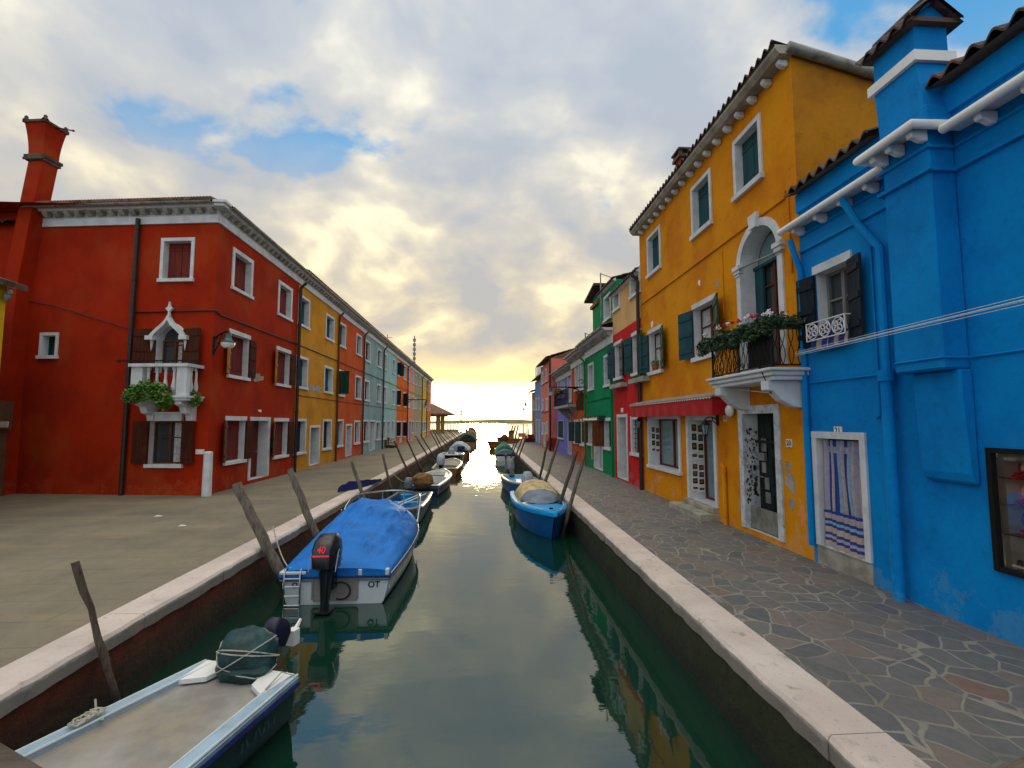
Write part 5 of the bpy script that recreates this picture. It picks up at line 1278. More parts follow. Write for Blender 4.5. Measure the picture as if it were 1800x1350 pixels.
M2 = D(px=(1220, 1259, 526.5, 632), trim='ls', fill='curtain', cside=1, t=0.10, leaves=[('hi', radians(12), 'shut_teal'), ('lo', 'edge', 'shut_green')], pot='terracotta pot on the orange house window sill beside the balcony')
M1 = D(px=(1141.5, 1164, 576, 658), trim='ls', fill='curtain', cside=1, t=0.10, leaves=[('hi', radians(12), 'shut_teal'), ('lo', 'edge', 'shut_green')], pot='terracotta pot on the sill of the far orange house window')
org = house('orange_house', 'tall ochre orange house with arched balcony door beside the blue house', FRt, ye + 0.004, yo1 - 0.002, ZO, 'orange', [W1, W2, W3, M1, M2, arch, shopw, shopd, d20], depth=6.5, roof=False, backz=ZO - 6.5 * 0.27, sidemat='orange_side')
# sloping roof, tile ends showing over the eave
mb = MB()
tile_roof('roof', FRt, ye - 0.05, yo1 + 0.03, ZO + 0.16, 0.33, 6.9, -0.27, org, 'tiledark', wave=0.2, amp=0.05, per=6)
mb = MB(); mb.sprism(FRt, [(0.001, ZO - 0.06), (0.22, ZO - 0.06), (0.30, ZO + 0.02), (0.30, ZO + 0.09), (0.001, ZO + 0.09)], ye - 0.05, yo1); cz_ = mb.build('cornice', 'dirtystone', org)
k = ye + 0.12
while k < yo1 - 0.05:
    mb = MB(); mb.sprism(FRt, [(0.001, ZO - 0.18), (0.09, ZO - 0.18), (0.15, ZO - 0.14), (0.175, ZO - 0.09), (0.16, ZO - 0.061), (0.001, ZO - 0.061)], k - 0.055, k + 0.055); mb.build('corbel', 'stone', cz_, bevel=0.02); k += 0.45
mb = MB(); gp = [FRt(ye - 0.07, ZO + 0.04, 0.10), FRt(ye - 0.07, ZO + 0.04 - 6.6 * 0.27, -6.5)]; mb.tube(gp, 0.085, 10)
for q in (0.2, 0.45, 0.7): p_ = gp[0].lerp(gp[1], q); mb.tube([p_, p_ + (gp[1] - gp[0]).normalized() * 0.04], 0.10, 10)
mb.build('gutter', 'gutter', org, smooth=True)
F_side = Fc((5.05, ye + 0.004, 0), (1, 0, 0), (0, -1, 0))
# little red chimney
cy = FRt.px(1203, 300, -1.2); mb = MB(); p0 = FRt(cy[0], 0, -1.2); zc0 = ZO - 0.3; zct = FRt.px(1203, 268, -1.2)[1]
mb.box(None, p0.x - 0.2, p0.x + 0.2, p0.y - 0.2, p0.y + 0.2, zc0 - 0.3, zct - 0.25); rc = mb.build('chimney', 'red', org)
mb = MB(); mb.box(None, p0.x - 0.27, p0.x + 0.27, p0.y - 0.27, p0.y + 0.27, zct - 0.248, zct - 0.15)
for a_ in (-0.2, 0.2):
    for b2_ in (-0.2, 0.2): mb.box(None, p0.x + a_ - 0.05, p0.x + a_ + 0.05, p0.y + b2_ - 0.05, p0.y + b2_ + 0.05, zct - 0.149, zct - 0.03)
mb.box(None, p0.x - 0.29, p0.x + 0.29, p0.y - 0.29, p0.y + 0.29, zct - 0.029, zct + 0.03); mb.build('chimney_cap', 'tiledark', rc)
# cables and conduits
z1c = FRt.px(1140, 527)[1]; z2c = FRt.px(1385, 345)[1]
cable(org, [FRt(yo1 - 0.1, z1c, 0.02), FRt(ye + 0.3, z2c, 0.02), FRt(ye + 0.28, z2c + 0.12, 0.02), FRt(ye + 0.22, z2c + 0.1, 0.02), FRt(ye + 0.2, z2c - 1.3, 0.02)], 0.018, 'orange', n=4)
s_, z_ = FRt.px(1270, 440); cable(org, [FRt(s_, z_, 0.015), FRt(s_, FRt.px(1272, 560)[1], 0.015)], 0.014, 'orange', n=2)
cable(org, [FRt(ye + 0.05, 2.42, 0.02), FRt(FRt.px(1262, 700)[0], 2.38, 0.02)], 0.014, 'orange', n=3)
s_ = FRt.px(1278, 860)[0]; mb = MB(); mb.tube([FRt(s_, 0, 0.05), FRt(s_, FRt.px(1278, 822)[1], 0.05), FRt(s_ + 0.12, FRt.px(1278, 818)[1], 0.02)], 0.045, 8); mb.build('conduit', 'orange', org, smooth=True)
for (u, v, ru, rv, mt, sd) in ((1229, 497, 3, 5, 'plate', 1), (1262, 498, 3, 6, 'dirtystone', 2), (1146, 570, 2.5, 7, 'plate', 3), (1389, 848, 9, 22, 'dirtystone', 4), (1385, 820, 5, 14, 'dirtystone', 5), (1412, 905, 9, 26, 'wornorange', 6), (1305, 890, 5, 22, 'dirtystone', 8), (1392, 885, 6, 12, 'dirtystone', 9), (1156, 842, 9, 11, 'wornorange', 10)):
    patch(org, FRt, u, v, ru, rv, mt, sd)
# awning with red valance
sa, sb_ = FRt.px(1258, 700, 0.25)[0], yo1 - 0.02; za = FRt.px(1250, 690)[1]
mb = MB(); mb.sprism(FRt, [(0.001, za - 0.0), (0.03, za + 0.0), (0.36, za - 0.10), (0.36, za - 0.13), (0.001, za - 0.12)], sa - 0.06, sb_ + 0.25); aw = mb.build('awning', 'awning', org)
mb = MB(); zv = FRt.px(1250, 729, 0.36)[1]
mb.grid(lambda i, j: FRt(sa + i * (sb_ + 0.2 - sa), za - 0.13 - j * (za - 0.13 - zv), 0.33 + 0.006 * sin(i * 60) * j), 60, 4); mb.grid(lambda i, j: FRt(sa, za - 0.13 - j * (za - 0.13 - zv), 0.33 * i), 3, 3); mb.build('valance', 'valance', aw)
mb = MB(); n = 80
mb.grid(lambda i, j: FRt(sa + (sb_ + 0.2 - sa) * i, za - 0.125 - (0.012 + 0.028 * (int(round(i * n)) % 2)) * j, 0.352), n, 1)
mb.build('trim_tabs', 'plate', aw)
# shop reveal boards with pictures of glass pieces
def board(parent, F, s_, n0, n1, z0, z1, rows, cols=2):
    """a board on the far reveal (faces the camera)"""
    mb = MB(); mb.box(F, s_ - 0.012, s_, z0, z1, n0, n1, 0)
    for r in range(rows):
        for c_ in range(cols):
            if (r % 4) == 3: zz = z1 - (z1 - z0) * (r + 0.5) / rows; h_ = (z1 - z0) / rows * 0.16
            else: zz = z1 - (z1 - z0) * (r + 0.5) / rows; h_ = (z1 - z0) / rows * 0.36
            nn = n0 + (n1 - n0) * (c_ + 0.5) / cols; w_ = (n1 - n0) / cols * 0.36
            off = (0.012 if c_ else -0.012)
            mb.box(F, s_ - 0.016, s_ - 0.0121, zz - h_ + off, zz + h_ + off, nn - w_, nn + w_, 1 + (r * 7 + c_ * 3) % 3)
            mb.box(F, s_ - 0.018, s_ - 0.0161, zz - h_ * 0.4 + off, zz + h_ * 0.5 + off, nn - w_ * 0.5, nn + w_ * 0.55, 4)
    return mb.build('display_board', ['plate', 'beads', 'shut_teal', 'dark', 'orangewood'], parent)
RR = h_rects['orange_house']; rw, rd = RR[6], RR[7]
board(org, FRt, rw[1] - 0.004, -0.30, -0.04, rw[3] - 1.02, rw[3] - 0.22, 4)
board(org, FRt, rd[1] - 0.004, -0.36, -0.04, rd[3] - 0.98, rd[3] - 0.08, 4); board(org, FRt, rd[1] - 0.004, -0.36, -0.04, rd[2] + 0.15, rd[3] - 1.05, 4)
mb = MB(); sp0, sp1 = rd[0] - 0.12, rd[1] + 0.30
mb.box(FRt, sp0, sp1, -0.01, 0.14, -0.1, 0.42); mb.box(FRt, sp0 + 0.02, sp1 - 0.16, 0.141, 0.255, -0.42, 0.12); mb.build('doorstep', 'dirtystone', org, bevel=0.012)
# door 20 furniture
a, b_, zb, zt = RR[8]
mb = MB(); mb.box(FRt, a + 0.01, b_ - 0.02, zb + 0.02, zb + 0.42, -0.10, -0.07); mb.build('flood_board', 'gutter', org)
for (x_, z0_, w_, h_, mt) in ((0.78, 1.45, 0.16, 0.24, 'gutter'), (0.80, 1.05, 0.13, 0.20, 'awning'), (0.72, 0.75, 0.14, 0.22, 'gutter'), (0.70, 0.50, 0.16, 0.2, 'gutter')):
    mb = MB(); c_ = a + (b_ - a) * x_; mb.box(FRt, c_ - w_ / 2, c_ + w_ / 2, zb + z0_, zb + z0_ + h_, -0.258, -0.250); mb.build('notice', mt, org)
mb = MB(); c_ = a + (b_ - a) * 0.80; mb.box(FRt, c_ - 0.1, c_ + 0.1, zb + 1.28, zb + 1.42, -0.255, -0.20); mb.build('letter_flap', 'gutter', org)
mb = MB(); mb.box(FRt, a, b_, zt - 0.55, zt - 0.50, -0.258, -0.22); mb.build('transom', 'door_dark', org)
mb = MB(); rnd = random.Random(3)
for k in range(110):
    zz = zb + 0.45 + (zt - zb - 0.7) * rnd.random() ** 1.2; nn = -0.02 - 0.22 * rnd.random(); r_ = rnd.uniform(0.004, 0.028) * (2.0 if rnd.random() < 0.08 else 1)
    vs = [FRt(b_ - 0.003, zz + r_ * 1.5 * sin(2 * pi * j / 7) * rnd.uniform(.5, 1.2), nn + r_ * cos(2 * pi * j / 7) * rnd.uniform(.5, 1.2)) for j in range(7)]; mb.add(vs, [tuple(range(7))])
mb.build('peeled_paint', 'beads', org)
number_plate(org, FRt, 1388, 779, '20', 0.15, 0.13, size=0.12)
number_plate(org, FRt, 1275, 735.5, '19', 0.12, 0.13, size=0.11)
s_, z_ = FRt.px(1281, 722, 0.1); p_ = FRt(s_, z_, 0.0)
mb = MB(); vs = []; ring_ = [(0.0, 0.10), (0.03, 0.125), (0.07, 0.115), (0.10, 0.08), (0.115, 0.03)]
for n_, r_ in ring_: vs += [FRt(s_ + r_ * cos(2 * pi * k / 14), z_ + r_ * sin(2 * pi * k / 14), n_ + 0.04) for k in range(14)]
mb.add(vs, [(i * 14 + k, i * 14 + (k + 1) % 14, (i + 1) * 14 + (k + 1) % 14, (i + 1) * 14 + k) for i in range(4) for k in range(14)] + [tuple(56 + k for k in range(14))]); mb.build('bulkhead_light', 'lampglass', org, smooth=True)
s_, z_ = FRt.px(1267, 717); mb = MB(); mb.box(FRt, s_ - 0.04, s_ + 0.04, z_ - 0.05, z_ + 0.05, 0, 0.03); mb.build('doorbell', 'plate', org)
s_, z_ = FRt.px(1275, 792); mb = MB(); mb.box(FRt, s_ - 0.07, s_ + 0.07, z_ - 0.07, z_ + 0.07, 0.001, 0.012); mb.box(FRt, s_ - 0.05, s_ + 0.05, z_ + 0.01, z_ + 0.04, 0.0121, 0.02); mb.build('meter_cover', 'orange', org)
def lantern(u, v, label, uw):
    s_, z_ = FRt.px(uw, v - 14, 0.0); c_ = FRt(s_, z_, 0.30); t_ = thing('wall_lantern', label, 'lantern', FRt(s_, z_, 0))
    mb = MB(); mb.tube([FRt(s_, z_ - 0.12, 0.02), FRt(s_, z_ + 0.12, 0.02)], 0.025, 6); mb.tube([FRt(s_, z_, 0.02), FRt(s_, z_ + 0.05, 0.12), FRt(s_, z_ + 0.06, 0.22), FRt(s_, z_, 0.30)], 0.012, 6)
    mb.tube([FRt(s_, z_ - 0.1, 0.02), FRt(s_, z_ - 0.03, 0.12), FRt(s_, z_ + 0.04, 0.14)], 0.010, 6); mb.build('bracket', 'iron', t_)
    mb = MB(); mb.loft([(c_.x, c_.y, z_ - 0.11, 0.11, 0.11), (c_.x, c_.y, z_ - 0.04, 0.06, 0.06), (c_.x, c_.y, z_ - 0.02, 0.02, 0.02), (c_.x, c_.y, z_ + 0.01, 0.015, 0.015)], 6, 2)
    for k in range(6):
        a_ = 2 * pi * k / 6; mb.tube([(c_.x + 0.085 * cos(a_), c_.y + 0.085 * sin(a_), z_ - 0.11), (c_.x + 0.05 * cos(a_), c_.y + 0.05 * sin(a_), z_ - 0.32)], 0.007, 4)
    mb.loft([(c_.x, c_.y, z_ - 0.34, 0.02, 0.02), (c_.x, c_.y, z_ - 0.32, 0.06, 0.06), (c_.x, c_.y, z_ - 0.31, 0.055, 0.055)], 6, 2); mb.build('lantern_frame', 'iron', t_)
    mb = MB(); mb.loft([(c_.x, c_.y, z_ - 0.308, 0.045, 0.045), (c_.x, c_.y, z_ - 0.112, 0.078, 0.078)], 6, 2); mb.build('lamp_glass', 'sky_glass', t_)
lantern(1249, 752, 'black wall lantern between the shop door and number plate 19', 1263)
lantern(1130, 748, 'black wall lantern between the orange shop window and the grilled crimson window', 1139)
a, b_, zb, zt = RR[5]; sp_ = zt - (b_ - a) / 2
mb = MB(); mb.box(FRt, a + 0.02, a + (b_ - a) * 0.24, zb, sp_ - 0.05, -0.30, -0.26); mb.box(FRt, b_ - (b_ - a) * 0.24, b_ - 0.02, zb, sp_ - 0.05, -0.30, -0.26); mb.box(FRt, a, b_, sp_ - 0.05, sp_ + 0.01, -0.33, -0.24); mb.build('inner_shutter', 'shut_teal', org)
mb = MB(); ar_ = arch_pts(a + 0.05, b_ - 0.05, sp_ + 0.02, zt - 0.05); mb.prism(FRt, [(a + 0.05, sp_ + 0.02)] + ar_[1:-1] + [(b_ - 0.05, sp_ + 0.02)], -0.335, -0.328); mb.build('fanlight', 'sky_glass', org)
mb = MB(); mb.tube([FRt(a - 0.2, sp_ - 0.12, 0.06), FRt(b_ + 0.12, sp_ + 0.0, 0.06)], 0.018, 6); mb.build('awning_rod', 'gutter', org)
# balcony on corbels with iron railing
PB = 0.62; q0 = FRt.px(1353, 648, PB)[0]; q1 = FRt.px(1247, 664, PB)[0]; zf = FRt.px(1353, 646, PB)[1]
mb = MB(); mb.box(FRt, q0 - 0.03, q1 + 0.03, zf - 0.12, zf - 0.05, 0.001, PB + 0.0); mb.box(FRt, q0 - 0.07, q1 + 0.07, zf - 0.049, zf, 0.001, PB + 0.05); mb.box(FRt, q0, q1, zf - 0.19, zf - 0.121, 0.001, PB - 0.05)
bal = mb.build('balcony', 'stone', org, bevel=0.012)
for s_ in (q0 + 0.20, q1 - 0.25):
    mb = MB(); mb.sprism(FRt, [(0.001, zf - 0.191), (PB - 0.02, zf - 0.191), (PB - 0.02, zf - 0.34), (PB - 0.12, zf - 0.36), (PB * .60, zf - 0.50), (PB * .3, zf - 0.60), (0.08, zf - 0.62), (0.001, zf - 0.60)], s_ - 0.10, s_ + 0.10); mb.build('corbel', 'stone', bal, bevel=0.012)
zt_ = FRt.px(1353, 560, PB)[1] - 0.04; nb_ = PB - 0.06; R = MB()
for zz in (zf + 0.05, zt_): R.tube([FRt(q0 + 0.03, zz, 0.0), FRt(q0 + 0.03, zz, nb_), FRt(q1 - 0.03, zz, nb_), FRt(q1 - 0.03, zz, 0.0)], 0.014, 6)
for s_, n_ in ((q0 + 0.03, nb_), (q1 - 0.03, nb_), ((q0 + q1) / 2, nb_)): R.tube([FRt(s_, zf, n_), FRt(s_, zt_ + 0.02, n_)], 0.018, 6)
def lens(p0, p1, axis, w_):
    h_ = p1.z - p0.z
    for sg in (-1, 1):
        R.tube([p0 + Vector((0, 0, h_ * t_)) + axis * sg * w_ * sin(2 * pi * t_ * 1.0) * (1 if t_ < .5 else -1) * 0.9 for t_ in [k / 12 for k in range(13)]], 0.008, 4)
nL = 13
for k in range(nL):
    s_ = q0 + 0.1 + (q1 - q0 - 0.2) * k / (nL - 1); lens(FRt(s_, zf + 0.05, nb_), FRt(s_, zt_, nb_), FRt.S, (q1 - q0) / nL * 0.36)
for n_ in (0.1, 0.24, 0.38, 0.5): lens(FRt(q0 + 0.03, zf + 0.05, n_), FRt(q0 + 0.03, zt_, n_), FRt.N, 0.045); lens(FRt(q1 - 0.03, zf + 0.05, n_), FRt(q1 - 0.03, zt_, n_), FRt.N, 0.045)
for k in range(8):
    s_ = q0 + 0.15 + (q1 - q0 - 0.3) * k / 7; R.tube([FRt(s_ + 0.06 * (1 - j * .07) * cos(j * .7), zf + 0.12 + 0.06 * (1 - j * .07) * sin(j * .7), nb_ + 0.004) for j in range(10)], 0.007, 4)
R.build('railing', 'iron', bal, smooth=True)
mb = MB(); mb.box(FRt, q0 + 0.12, q0 + 0.78, zf + 0.07, zt_ - 0.02, nb_ - 0.06, nb_ - 0.045); mb.build('screen', 'iron', bal)
g0 = FRt((q0 + q1) / 2, zt_, nb_)
gp = thing('geranium_planter', 'long trough of trailing red and white geraniums on the orange house balcony rail', 'planter', g0)
mb = MB(); bl = []
for k in range(15):
    q = k / 14; s_ = q0 - 0.08 + (q1 - q0 + 0.30) * q; dz = 0.02 * sin(k * 1.7)
    bl.append((FRt(s_, zt_ + dz - 0.0, nb_ + 0.05), 0.16, 0.12, 0.09)); bl.append((FRt(s_, zt_ - 0.13 + dz, nb_ + 0.10), 0.10, 0.12, 0.10))
for n_ in (0.08, 0.25, 0.42): bl.append((FRt(q0 - 0.04, zt_, n_), 0.14, 0.13, 0.12)); bl.append((FRt(q1 + 0.04, zt_ - 0.02, n_), 0.14, 0.14, 0.12))
leafcloud(mb, bl, 4600, 0.036); mb.build('foliage', 'leafdark', gp)
mb = MB(); mb.box(FRt, q0, q1, zt_ - 0.10, zt_ + 0.03, nb_ - 0.06, nb_ + 0.08); mb.box(FRt, q0 - 0.03, q0 + 0.08, zt_ - 0.10, zt_ + 0.03, 0.03, nb_ - 0.062); mb.build('trough', 'leafdark', gp)
rnd = random.Random(12)
for k, (u, v, red_) in enumerate(((1238, 585, 0), (1258, 577, 1), (1262, 574, 0), (1273, 569, 1), (1280, 566, 0), (1287, 564, 1), (1298, 561, 1), (1311, 557, 0), (1316, 553, 0), (1322, 553, 1), (1329, 551, 1), (1344, 549, 0), (1350, 546, 0), (1354, 549, 0), (1377, 546, 1), (1379, 550, 0))):
    nn = nb_ if u < 1356 else 0.25; s_, z_ = FRt.px(u, v + 3, nn); mb = MB(); c_ = FRt(s_, z_, nn)
    for j in range(16): mb.ball(c_ + Vector((rnd.gauss(0, .018), rnd.gauss(0, .018), rnd.gauss(0, .016))), 0.013, seg=5, rings=3)
    mb.tube([c_, c_ - Vector((0, 0, 0.12))], 0.004, 4, mi=1); mb.build('flower_head', ['petal_red' if red_ else 'petal_white', 'leafdark'], gp)
cable(org, [FRt(q0 + 0.18, zf - 0.40, 0.5), FRt(q0 + 0.18, zf + 0.05, PB + 0.06)], 0.008, 'iron', n=2)
cable(org, [FRt(FRt.px(1255, 700)[0], za + 0.1, 0.02), FRt(q0 + 0.2, zf - 0.38, 0.5)], 0.006, 'wire', n=4)

# ---- crimson and beige house
gg2 = 'houses in the right row'
yc1 = sR(1080); ZC = FRt.px(1130, 450)[1] - 0.35
cb = house('crimson_and_beige_house', 'crimson and sand beige three storey house next to the orange house', FRt, yo1, yc1 - 0.002, ZC, 'beige', [
    D(px=(1078.5, 1090, 507, 547), fill='shut', mat='shut_lime', t=0.10), D(px=(1108, 1126, 475, 521), fill='shut', mat='shut_lime', t=0.10)], depth=6, group=gg2, z0=FRt.px(1105, 572)[1], cor=None, roofmat='tiledark', roofover=0.16, roofz=0.04, per=5)
zmid = FRt.px(1105, 572)[1]
holes_ = [D(px=(1081, 1094, 600, 668), trim='ls', fill='curtain', t=0.10, leaves=[('hi', radians(14), 'shut_teal'), ('lo', 'edge', 'shut_green')]),
          D(px=(1112, 1128, 582, 660), trim='ls', fill='curtain', t=0.10, leaves=[('hi', radians(14), 'shut_teal'), ('lo', 'edge', 'shut_green')]),
          D(px=(1086, 1104, 728, 842), kind='door', fill='dark', t=0.11, dep=0.5, zb=0.06), D(px=(1110, 1129.6, 731, 802), fill='curtain', cside=0, t=0.12, grille=True)]
hh2 = house('lower', 'x', FRt, yo1, yc1 - 0.002, zmid - 0.002, 'crimson', holes_, depth=6, roof=False)
for ch in list(hh2.children): ch.parent = cb; ch.matrix_parent_inverse = Matrix.Identity(4); ch.location = Vector(hh2.location) - Vector(cb.location); ORG[ch.name] = Vector(hh2.location)
bpy.data.objects.remove(hh2)
ORG[cb.name] = Vector(cb.location)
mb = MB(); mb.sprism(FRt, [(0.001, ZC - 0.08), (0.12, ZC - 0.02), (0.12, ZC + 0.0), (0.001, ZC + 0.08)], yo1, yc1); mb.build('eave_moulding', 'stone', cb)
pipe_v(cb, FRt, yo1 - 0.02, 0.0, ZC - 0.1, 0.06, 0.10, 'shut_grey' if False else 'pipe', 0.22)
for (u, v, w_) in ((1085, 677, 0.75), (1121, 667, 0.75)):
    s_, z_ = FRt.px(u, v, 0.15); t_ = thing('window_box', 'stone grey window box with small plants below the %s crimson house window' % ('far' if u < 1100 else 'near'), 'window box', FRt(s_, z_, 0.15))
    mb = MB(); mb.box(FRt, s_ - w_, s_ + w_, z_ - 0.10, z_ + 0.05, 0.01, 0.24); mb.build('box', 'dirtystone', t_)
    mb = MB(); leafcloud(mb, [(FRt(s_ + k * 0.25, z_ + 0.08, 0.13), 0.1, 0.16, 0.07) for k in (-2.2, -1, 0, 1, 2.2)], 260, 0.05); mb.build('foliage', 'leafdark', t_)
s_, z_ = FRt.px(1094, 721); mb = MB(); mb.box(FRt, s_ - 0.12, s_ + 0.12, z_ - 0.08, z_ + 0.08, 0.001, 0.02); mb.build('number_plate', 'plate', cb)

# ---- emerald house
yg1 = sR(1031); ZG = FRt.px(1053, 603)[1] + 0.25
ytop = FRt.px(1055, 560)[0]
gh = house('green_house', 'emerald green house with white cornice and a taller green storey behind', FRt, yc1, yg1 - 0.002, ZG, 'green', [
    D(px=(1034.5, 1044, 638, 687), fill='shut', mat='shut_red', t=0.11), D(px=(1062.5, 1075, 622, 680), fill='shut', mat='shut_red', t=0.11),
    D(px=(1033.5, 1042.3, 737, 783), trim='ls', fill='dark', leaves=[('hi', radians(15), 'shut_brown')]), D(px=(1044.5, 1059.5, 739, 826), kind='door', fill='door', mat='door_grey', t=0.08, dep=0.25, zb=0.05),
    D(px=(1062, 1074.5, 735, 791), trim='ls', fill='dark', lw=0.5, leaves=[('hi', radians(35), 'shut_brown')])], depth=6, cor=dict(proj=0.40, h=0.6, step=0.24, dent='dirtystone'), group=gg2, per=5)
F2 = Fc((5.20, 0, 0), (0, 1, 0), (-1, 0, 0))
yt0, yt1 = yc1 - 0.01, F2.px(1054, 560)[0]; ZT = F2.px(1065, 505)[1] - 0.1
wq = [F2.px(1073, 540)[0], F2.px(1063, 540)[0], F2.px(1068, 560)[1], F2.px(1068, 522)[1]]
mb = MB(); wall_mesh(mb, F2, yt0 + 0.02, yt1, ZG + 0.05, ZT, [(*wq, None)]); mb.add([F2(yt1, ZG, 0), F2(yt1, ZT, 0), F2(yt1, ZT, -3.5), F2(yt1, ZG, -3.5)], [(0, 1, 2, 3)]); mb.add([F2(yt0, ZG, 0), F2(yt0, ZT, 0), F2(yt0, ZT, -3.5), F2(yt0, ZG, -3.5)], [(0, 1, 2, 3)]); mb.build('upper_wall', 'green', gh)
opening(F2, gh, wq, D(fill='shut', mat='shut_red', t=0.10))
tile_roof('upper_roof', F2, yt0, yt1 + 0.1, ZT + 0.06, 0.16, 2.6, 0.25, gh, 'tiledark', per=4)
mb = MB(); mb.sprism(F2, [(0.001, ZT - 0.08), (0.11, ZT - 0.03), (0.11, ZT + 0.0), (0.001, ZT + 0.06)], yt0, yt1); mb.build('eave_moulding', 'stone', gh)
cs0, cs1 = F2.px(1053.5, 560)[0], F2.px(1042, 560)[0]; zt = F2.px(1048, 538)[1]
mb = MB(); mb.box(F2, yt1 + 0.02, cs1, ZG + 0.1, zt, -0.9, 0.0); gch = mb.build('chimney', 'green', gh)
mb = MB(); mb.box(F2, yt1 + 0.02, cs1 + 0.12, zt + 0.002, zt + 0.14, -1.0, 0.1); mb.build('chimney_band', 'terracotta', gch)
mb = MB(); mb.box(F2, yt1 + 0.05, cs1, zt + 0.142, zt + 0.5, -0.9, 0.0); mb.build('chimney_top', 'green', gch)
sm_ = (yt1 + cs1) / 2
mb = MB(); mb.prism(F2, [(yt1 - 0.2, zt + 0.75), (yt1 - 0.2, zt + 0.85), (cs1 + 0.5, zt + 0.52), (cs1 + 0.5, zt + 0.42)], -1.2, 0.3); mb.build('chimney_cap', 'tiledark', gch)
s_, z_ = FRt.px(1046, 736, 0.05); mb = MB(); w_ = abs(FRt.px(1031, 736)[0] - FRt.px(1061, 736)[0]) / 2; mb.box(FRt, s_ - w_, s_ + w_, z_ - 0.1, z_ + 0.12, 0.02, 0.30); aw2 = mb.build('door_canopy', 'shut_green', gh)
mb = MB(); rnd = random.Random(8)
for k in range(26): q = s_ - w_ * 0.85 + 1.7 * w_ * k / 26; mb.box(FRt, q, q + 0.09, z_ - 0.07, z_ - 0.07 + rnd.uniform(0.06, 0.13), 0.301, 0.306)
mb.build('worn_lettering', 'plate', aw2)
cable(gh, [FRt(yc1 + 0.1, 3.1, 0.02), FRt(yg1 - 0.1, 3.05, 0.02)], 0.016, 'green', n=2)
pipe_v(gh, FRt, yc1 + 0.15, 0, 4.6, 0.04, 0.07, 'green'); pipe_v(gh, FRt, yg1 - 0.08, 0, ZG - 0.5, 0.05, 0.09, 'green', 0.2)
mb = MB(); s_ = FRt.px(1043.5, 780)[0]; mb.grid(lambda i, j: FRt(s_ + 0.25 * i * (1 - 0.3 * j), 2.2 - 1.8 * j, 0.04 + 0.03 * sin(i * 14 + j * 2)), 10, 8)
tag(mb.build('door_curtain', 'canvas_tan'), 'thin brown curtain hanging beside the doorway of the green house', 'curtain')
# ---- brick red house with twin arches
FD = Fc((5.12, 0, 0), (0, 1, 0), (-1, 0, 0)); yd1 = FD.px(1005.5, 742)[0]; ZD = ZG - 0.05
dr = house('brick_red_house', 'dark brick red house with twin white arched windows beside the green house', FD, yg1, yd1 - 0.002, ZD, 'darkred', [
    D(px=(1011, 1018.5, 627, 688), fill='curtain', cside=0, t=0.14, springf=1.0, cmat='white'), D(px=(1020.5, 1028, 620, 686), fill='curtain', cside=0, t=0.14, springf=1.0, cmat='white'),
    D(px=(1010, 1017, 738, 780), trim='ls', fill='dark', lw=0.4, leaves=[('hi', radians(30), 'shut_green')]), D(px=(1021, 1028, 737, 784), trim='ls', fill='dark', lw=0.4, leaves=[('hi', radians(30), 'shut_green')])], depth=6, cor=dict(proj=0.40, h=0.6, step=0.26, dent='dirtystone'), group=gg2, per=4)
t_ = thing('street_lamp', 'street lamp on a scrolled black arm from the corner of the green house', 'street lamp', FD(yg1 + 0.1, 3.9, 0))
zz = FD.px(1025, 683)[1]; mb = MB(); mb.tube([FD(yg1 + 0.1, zz, 0.02), FD(yg1 + 0.1, zz, 1.9)], 0.03, 6); mb.tube([FD(yg1 + 0.1, zz - 0.5, 0.02), FD(yg1 + 0.1, zz - 0.1, 0.5), FD(yg1 + 0.1, zz, 0.9)], 0.025, 6)
mb.tube([FD(yg1 + 0.1, zz + 0.28 + 0.1 * sin(k * .6), 0.3 + 0.12 * cos(k * .6)) for k in range(9)], 0.02, 5); mb.build('bracket', 'iron', t_)
c_ = FD(yg1 + 0.1, zz, 1.8); mb = MB(); mb.loft([(c_.x, c_.y, c_.z, 0.05, 0.05), (c_.x, c_.y, c_.z - 0.2, 0.1, 0.1), (c_.x, c_.y, c_.z - 0.26, 0.2, 0.2)], 12, 2); mb.build('lamp_shade', 'lampgreen', t_)
mb = MB(); mb.loft([(c_.x, c_.y, c_.z - 0.262, 0.18, 0.18), (c_.x, c_.y, c_.z - 0.4, 0.1, 0.1)], 12, 2); mb.build('lamp_glass', 'lampglass', t_)
s_ = FD.px(1029, 735)[0]; mb = MB(); zq0, zq1 = FD.px(1029, 722)[1], FD.px(1029, 692)[1]
mb.grid(lambda i, j: FD(yg1 + 0.15, zq0 + (zq1 - zq0) * j, 0.1 + 0.42 * i + 0.03 * sin(j * 6)), 8, 6)
tag(mb.build('hanging_banner', 'shut_brown'), 'dark brown banner hanging under the lamp arm by the green house', 'banner')
# ---- violet house with balcony
FV = Fc((5.42, 0, 0), (0, 1, 0), (-1, 0, 0)); yv1 = FV.px(978.5, 742)[0]; yv0 = yd1
vh = house('violet_house', 'violet house with small stone balcony and white arched doors', FV, yv0, yv1 - 0.002, ZD - 0.15, 'purple', [
    D(px=(980.5, 985.5, 652, 700), fill='glass', t=0.13, springf=1.0), D(px=(988, 993, 647, 700), fill='glass', t=0.13, springf=1.0),
    D(px=(998, 1005, 636, 708), fill='curtain', cside=0, t=0.12, springf=1.0, cmat='white'),
    D(px=(998.6, 1004.8, 727, 800), kind='door', fill='door', mat='door_grey', t=0.12, springf=1.0, dep=0.12), D(px=(981, 991, 739, 772), fill='shut', mat='shut_green', t=0.03, dep=0.02)], depth=6, cor=dict(proj=0.40, h=0.6, step=0.26, dent='dirtystone'), group=gg2, per=4)
zf2 = FV.px(995, 717, 0.5)[1]; p0s, p1s = FV.px(1007, 710, 0.6)[0] + 0.1, FV.px(980, 705, 0.6)[0]
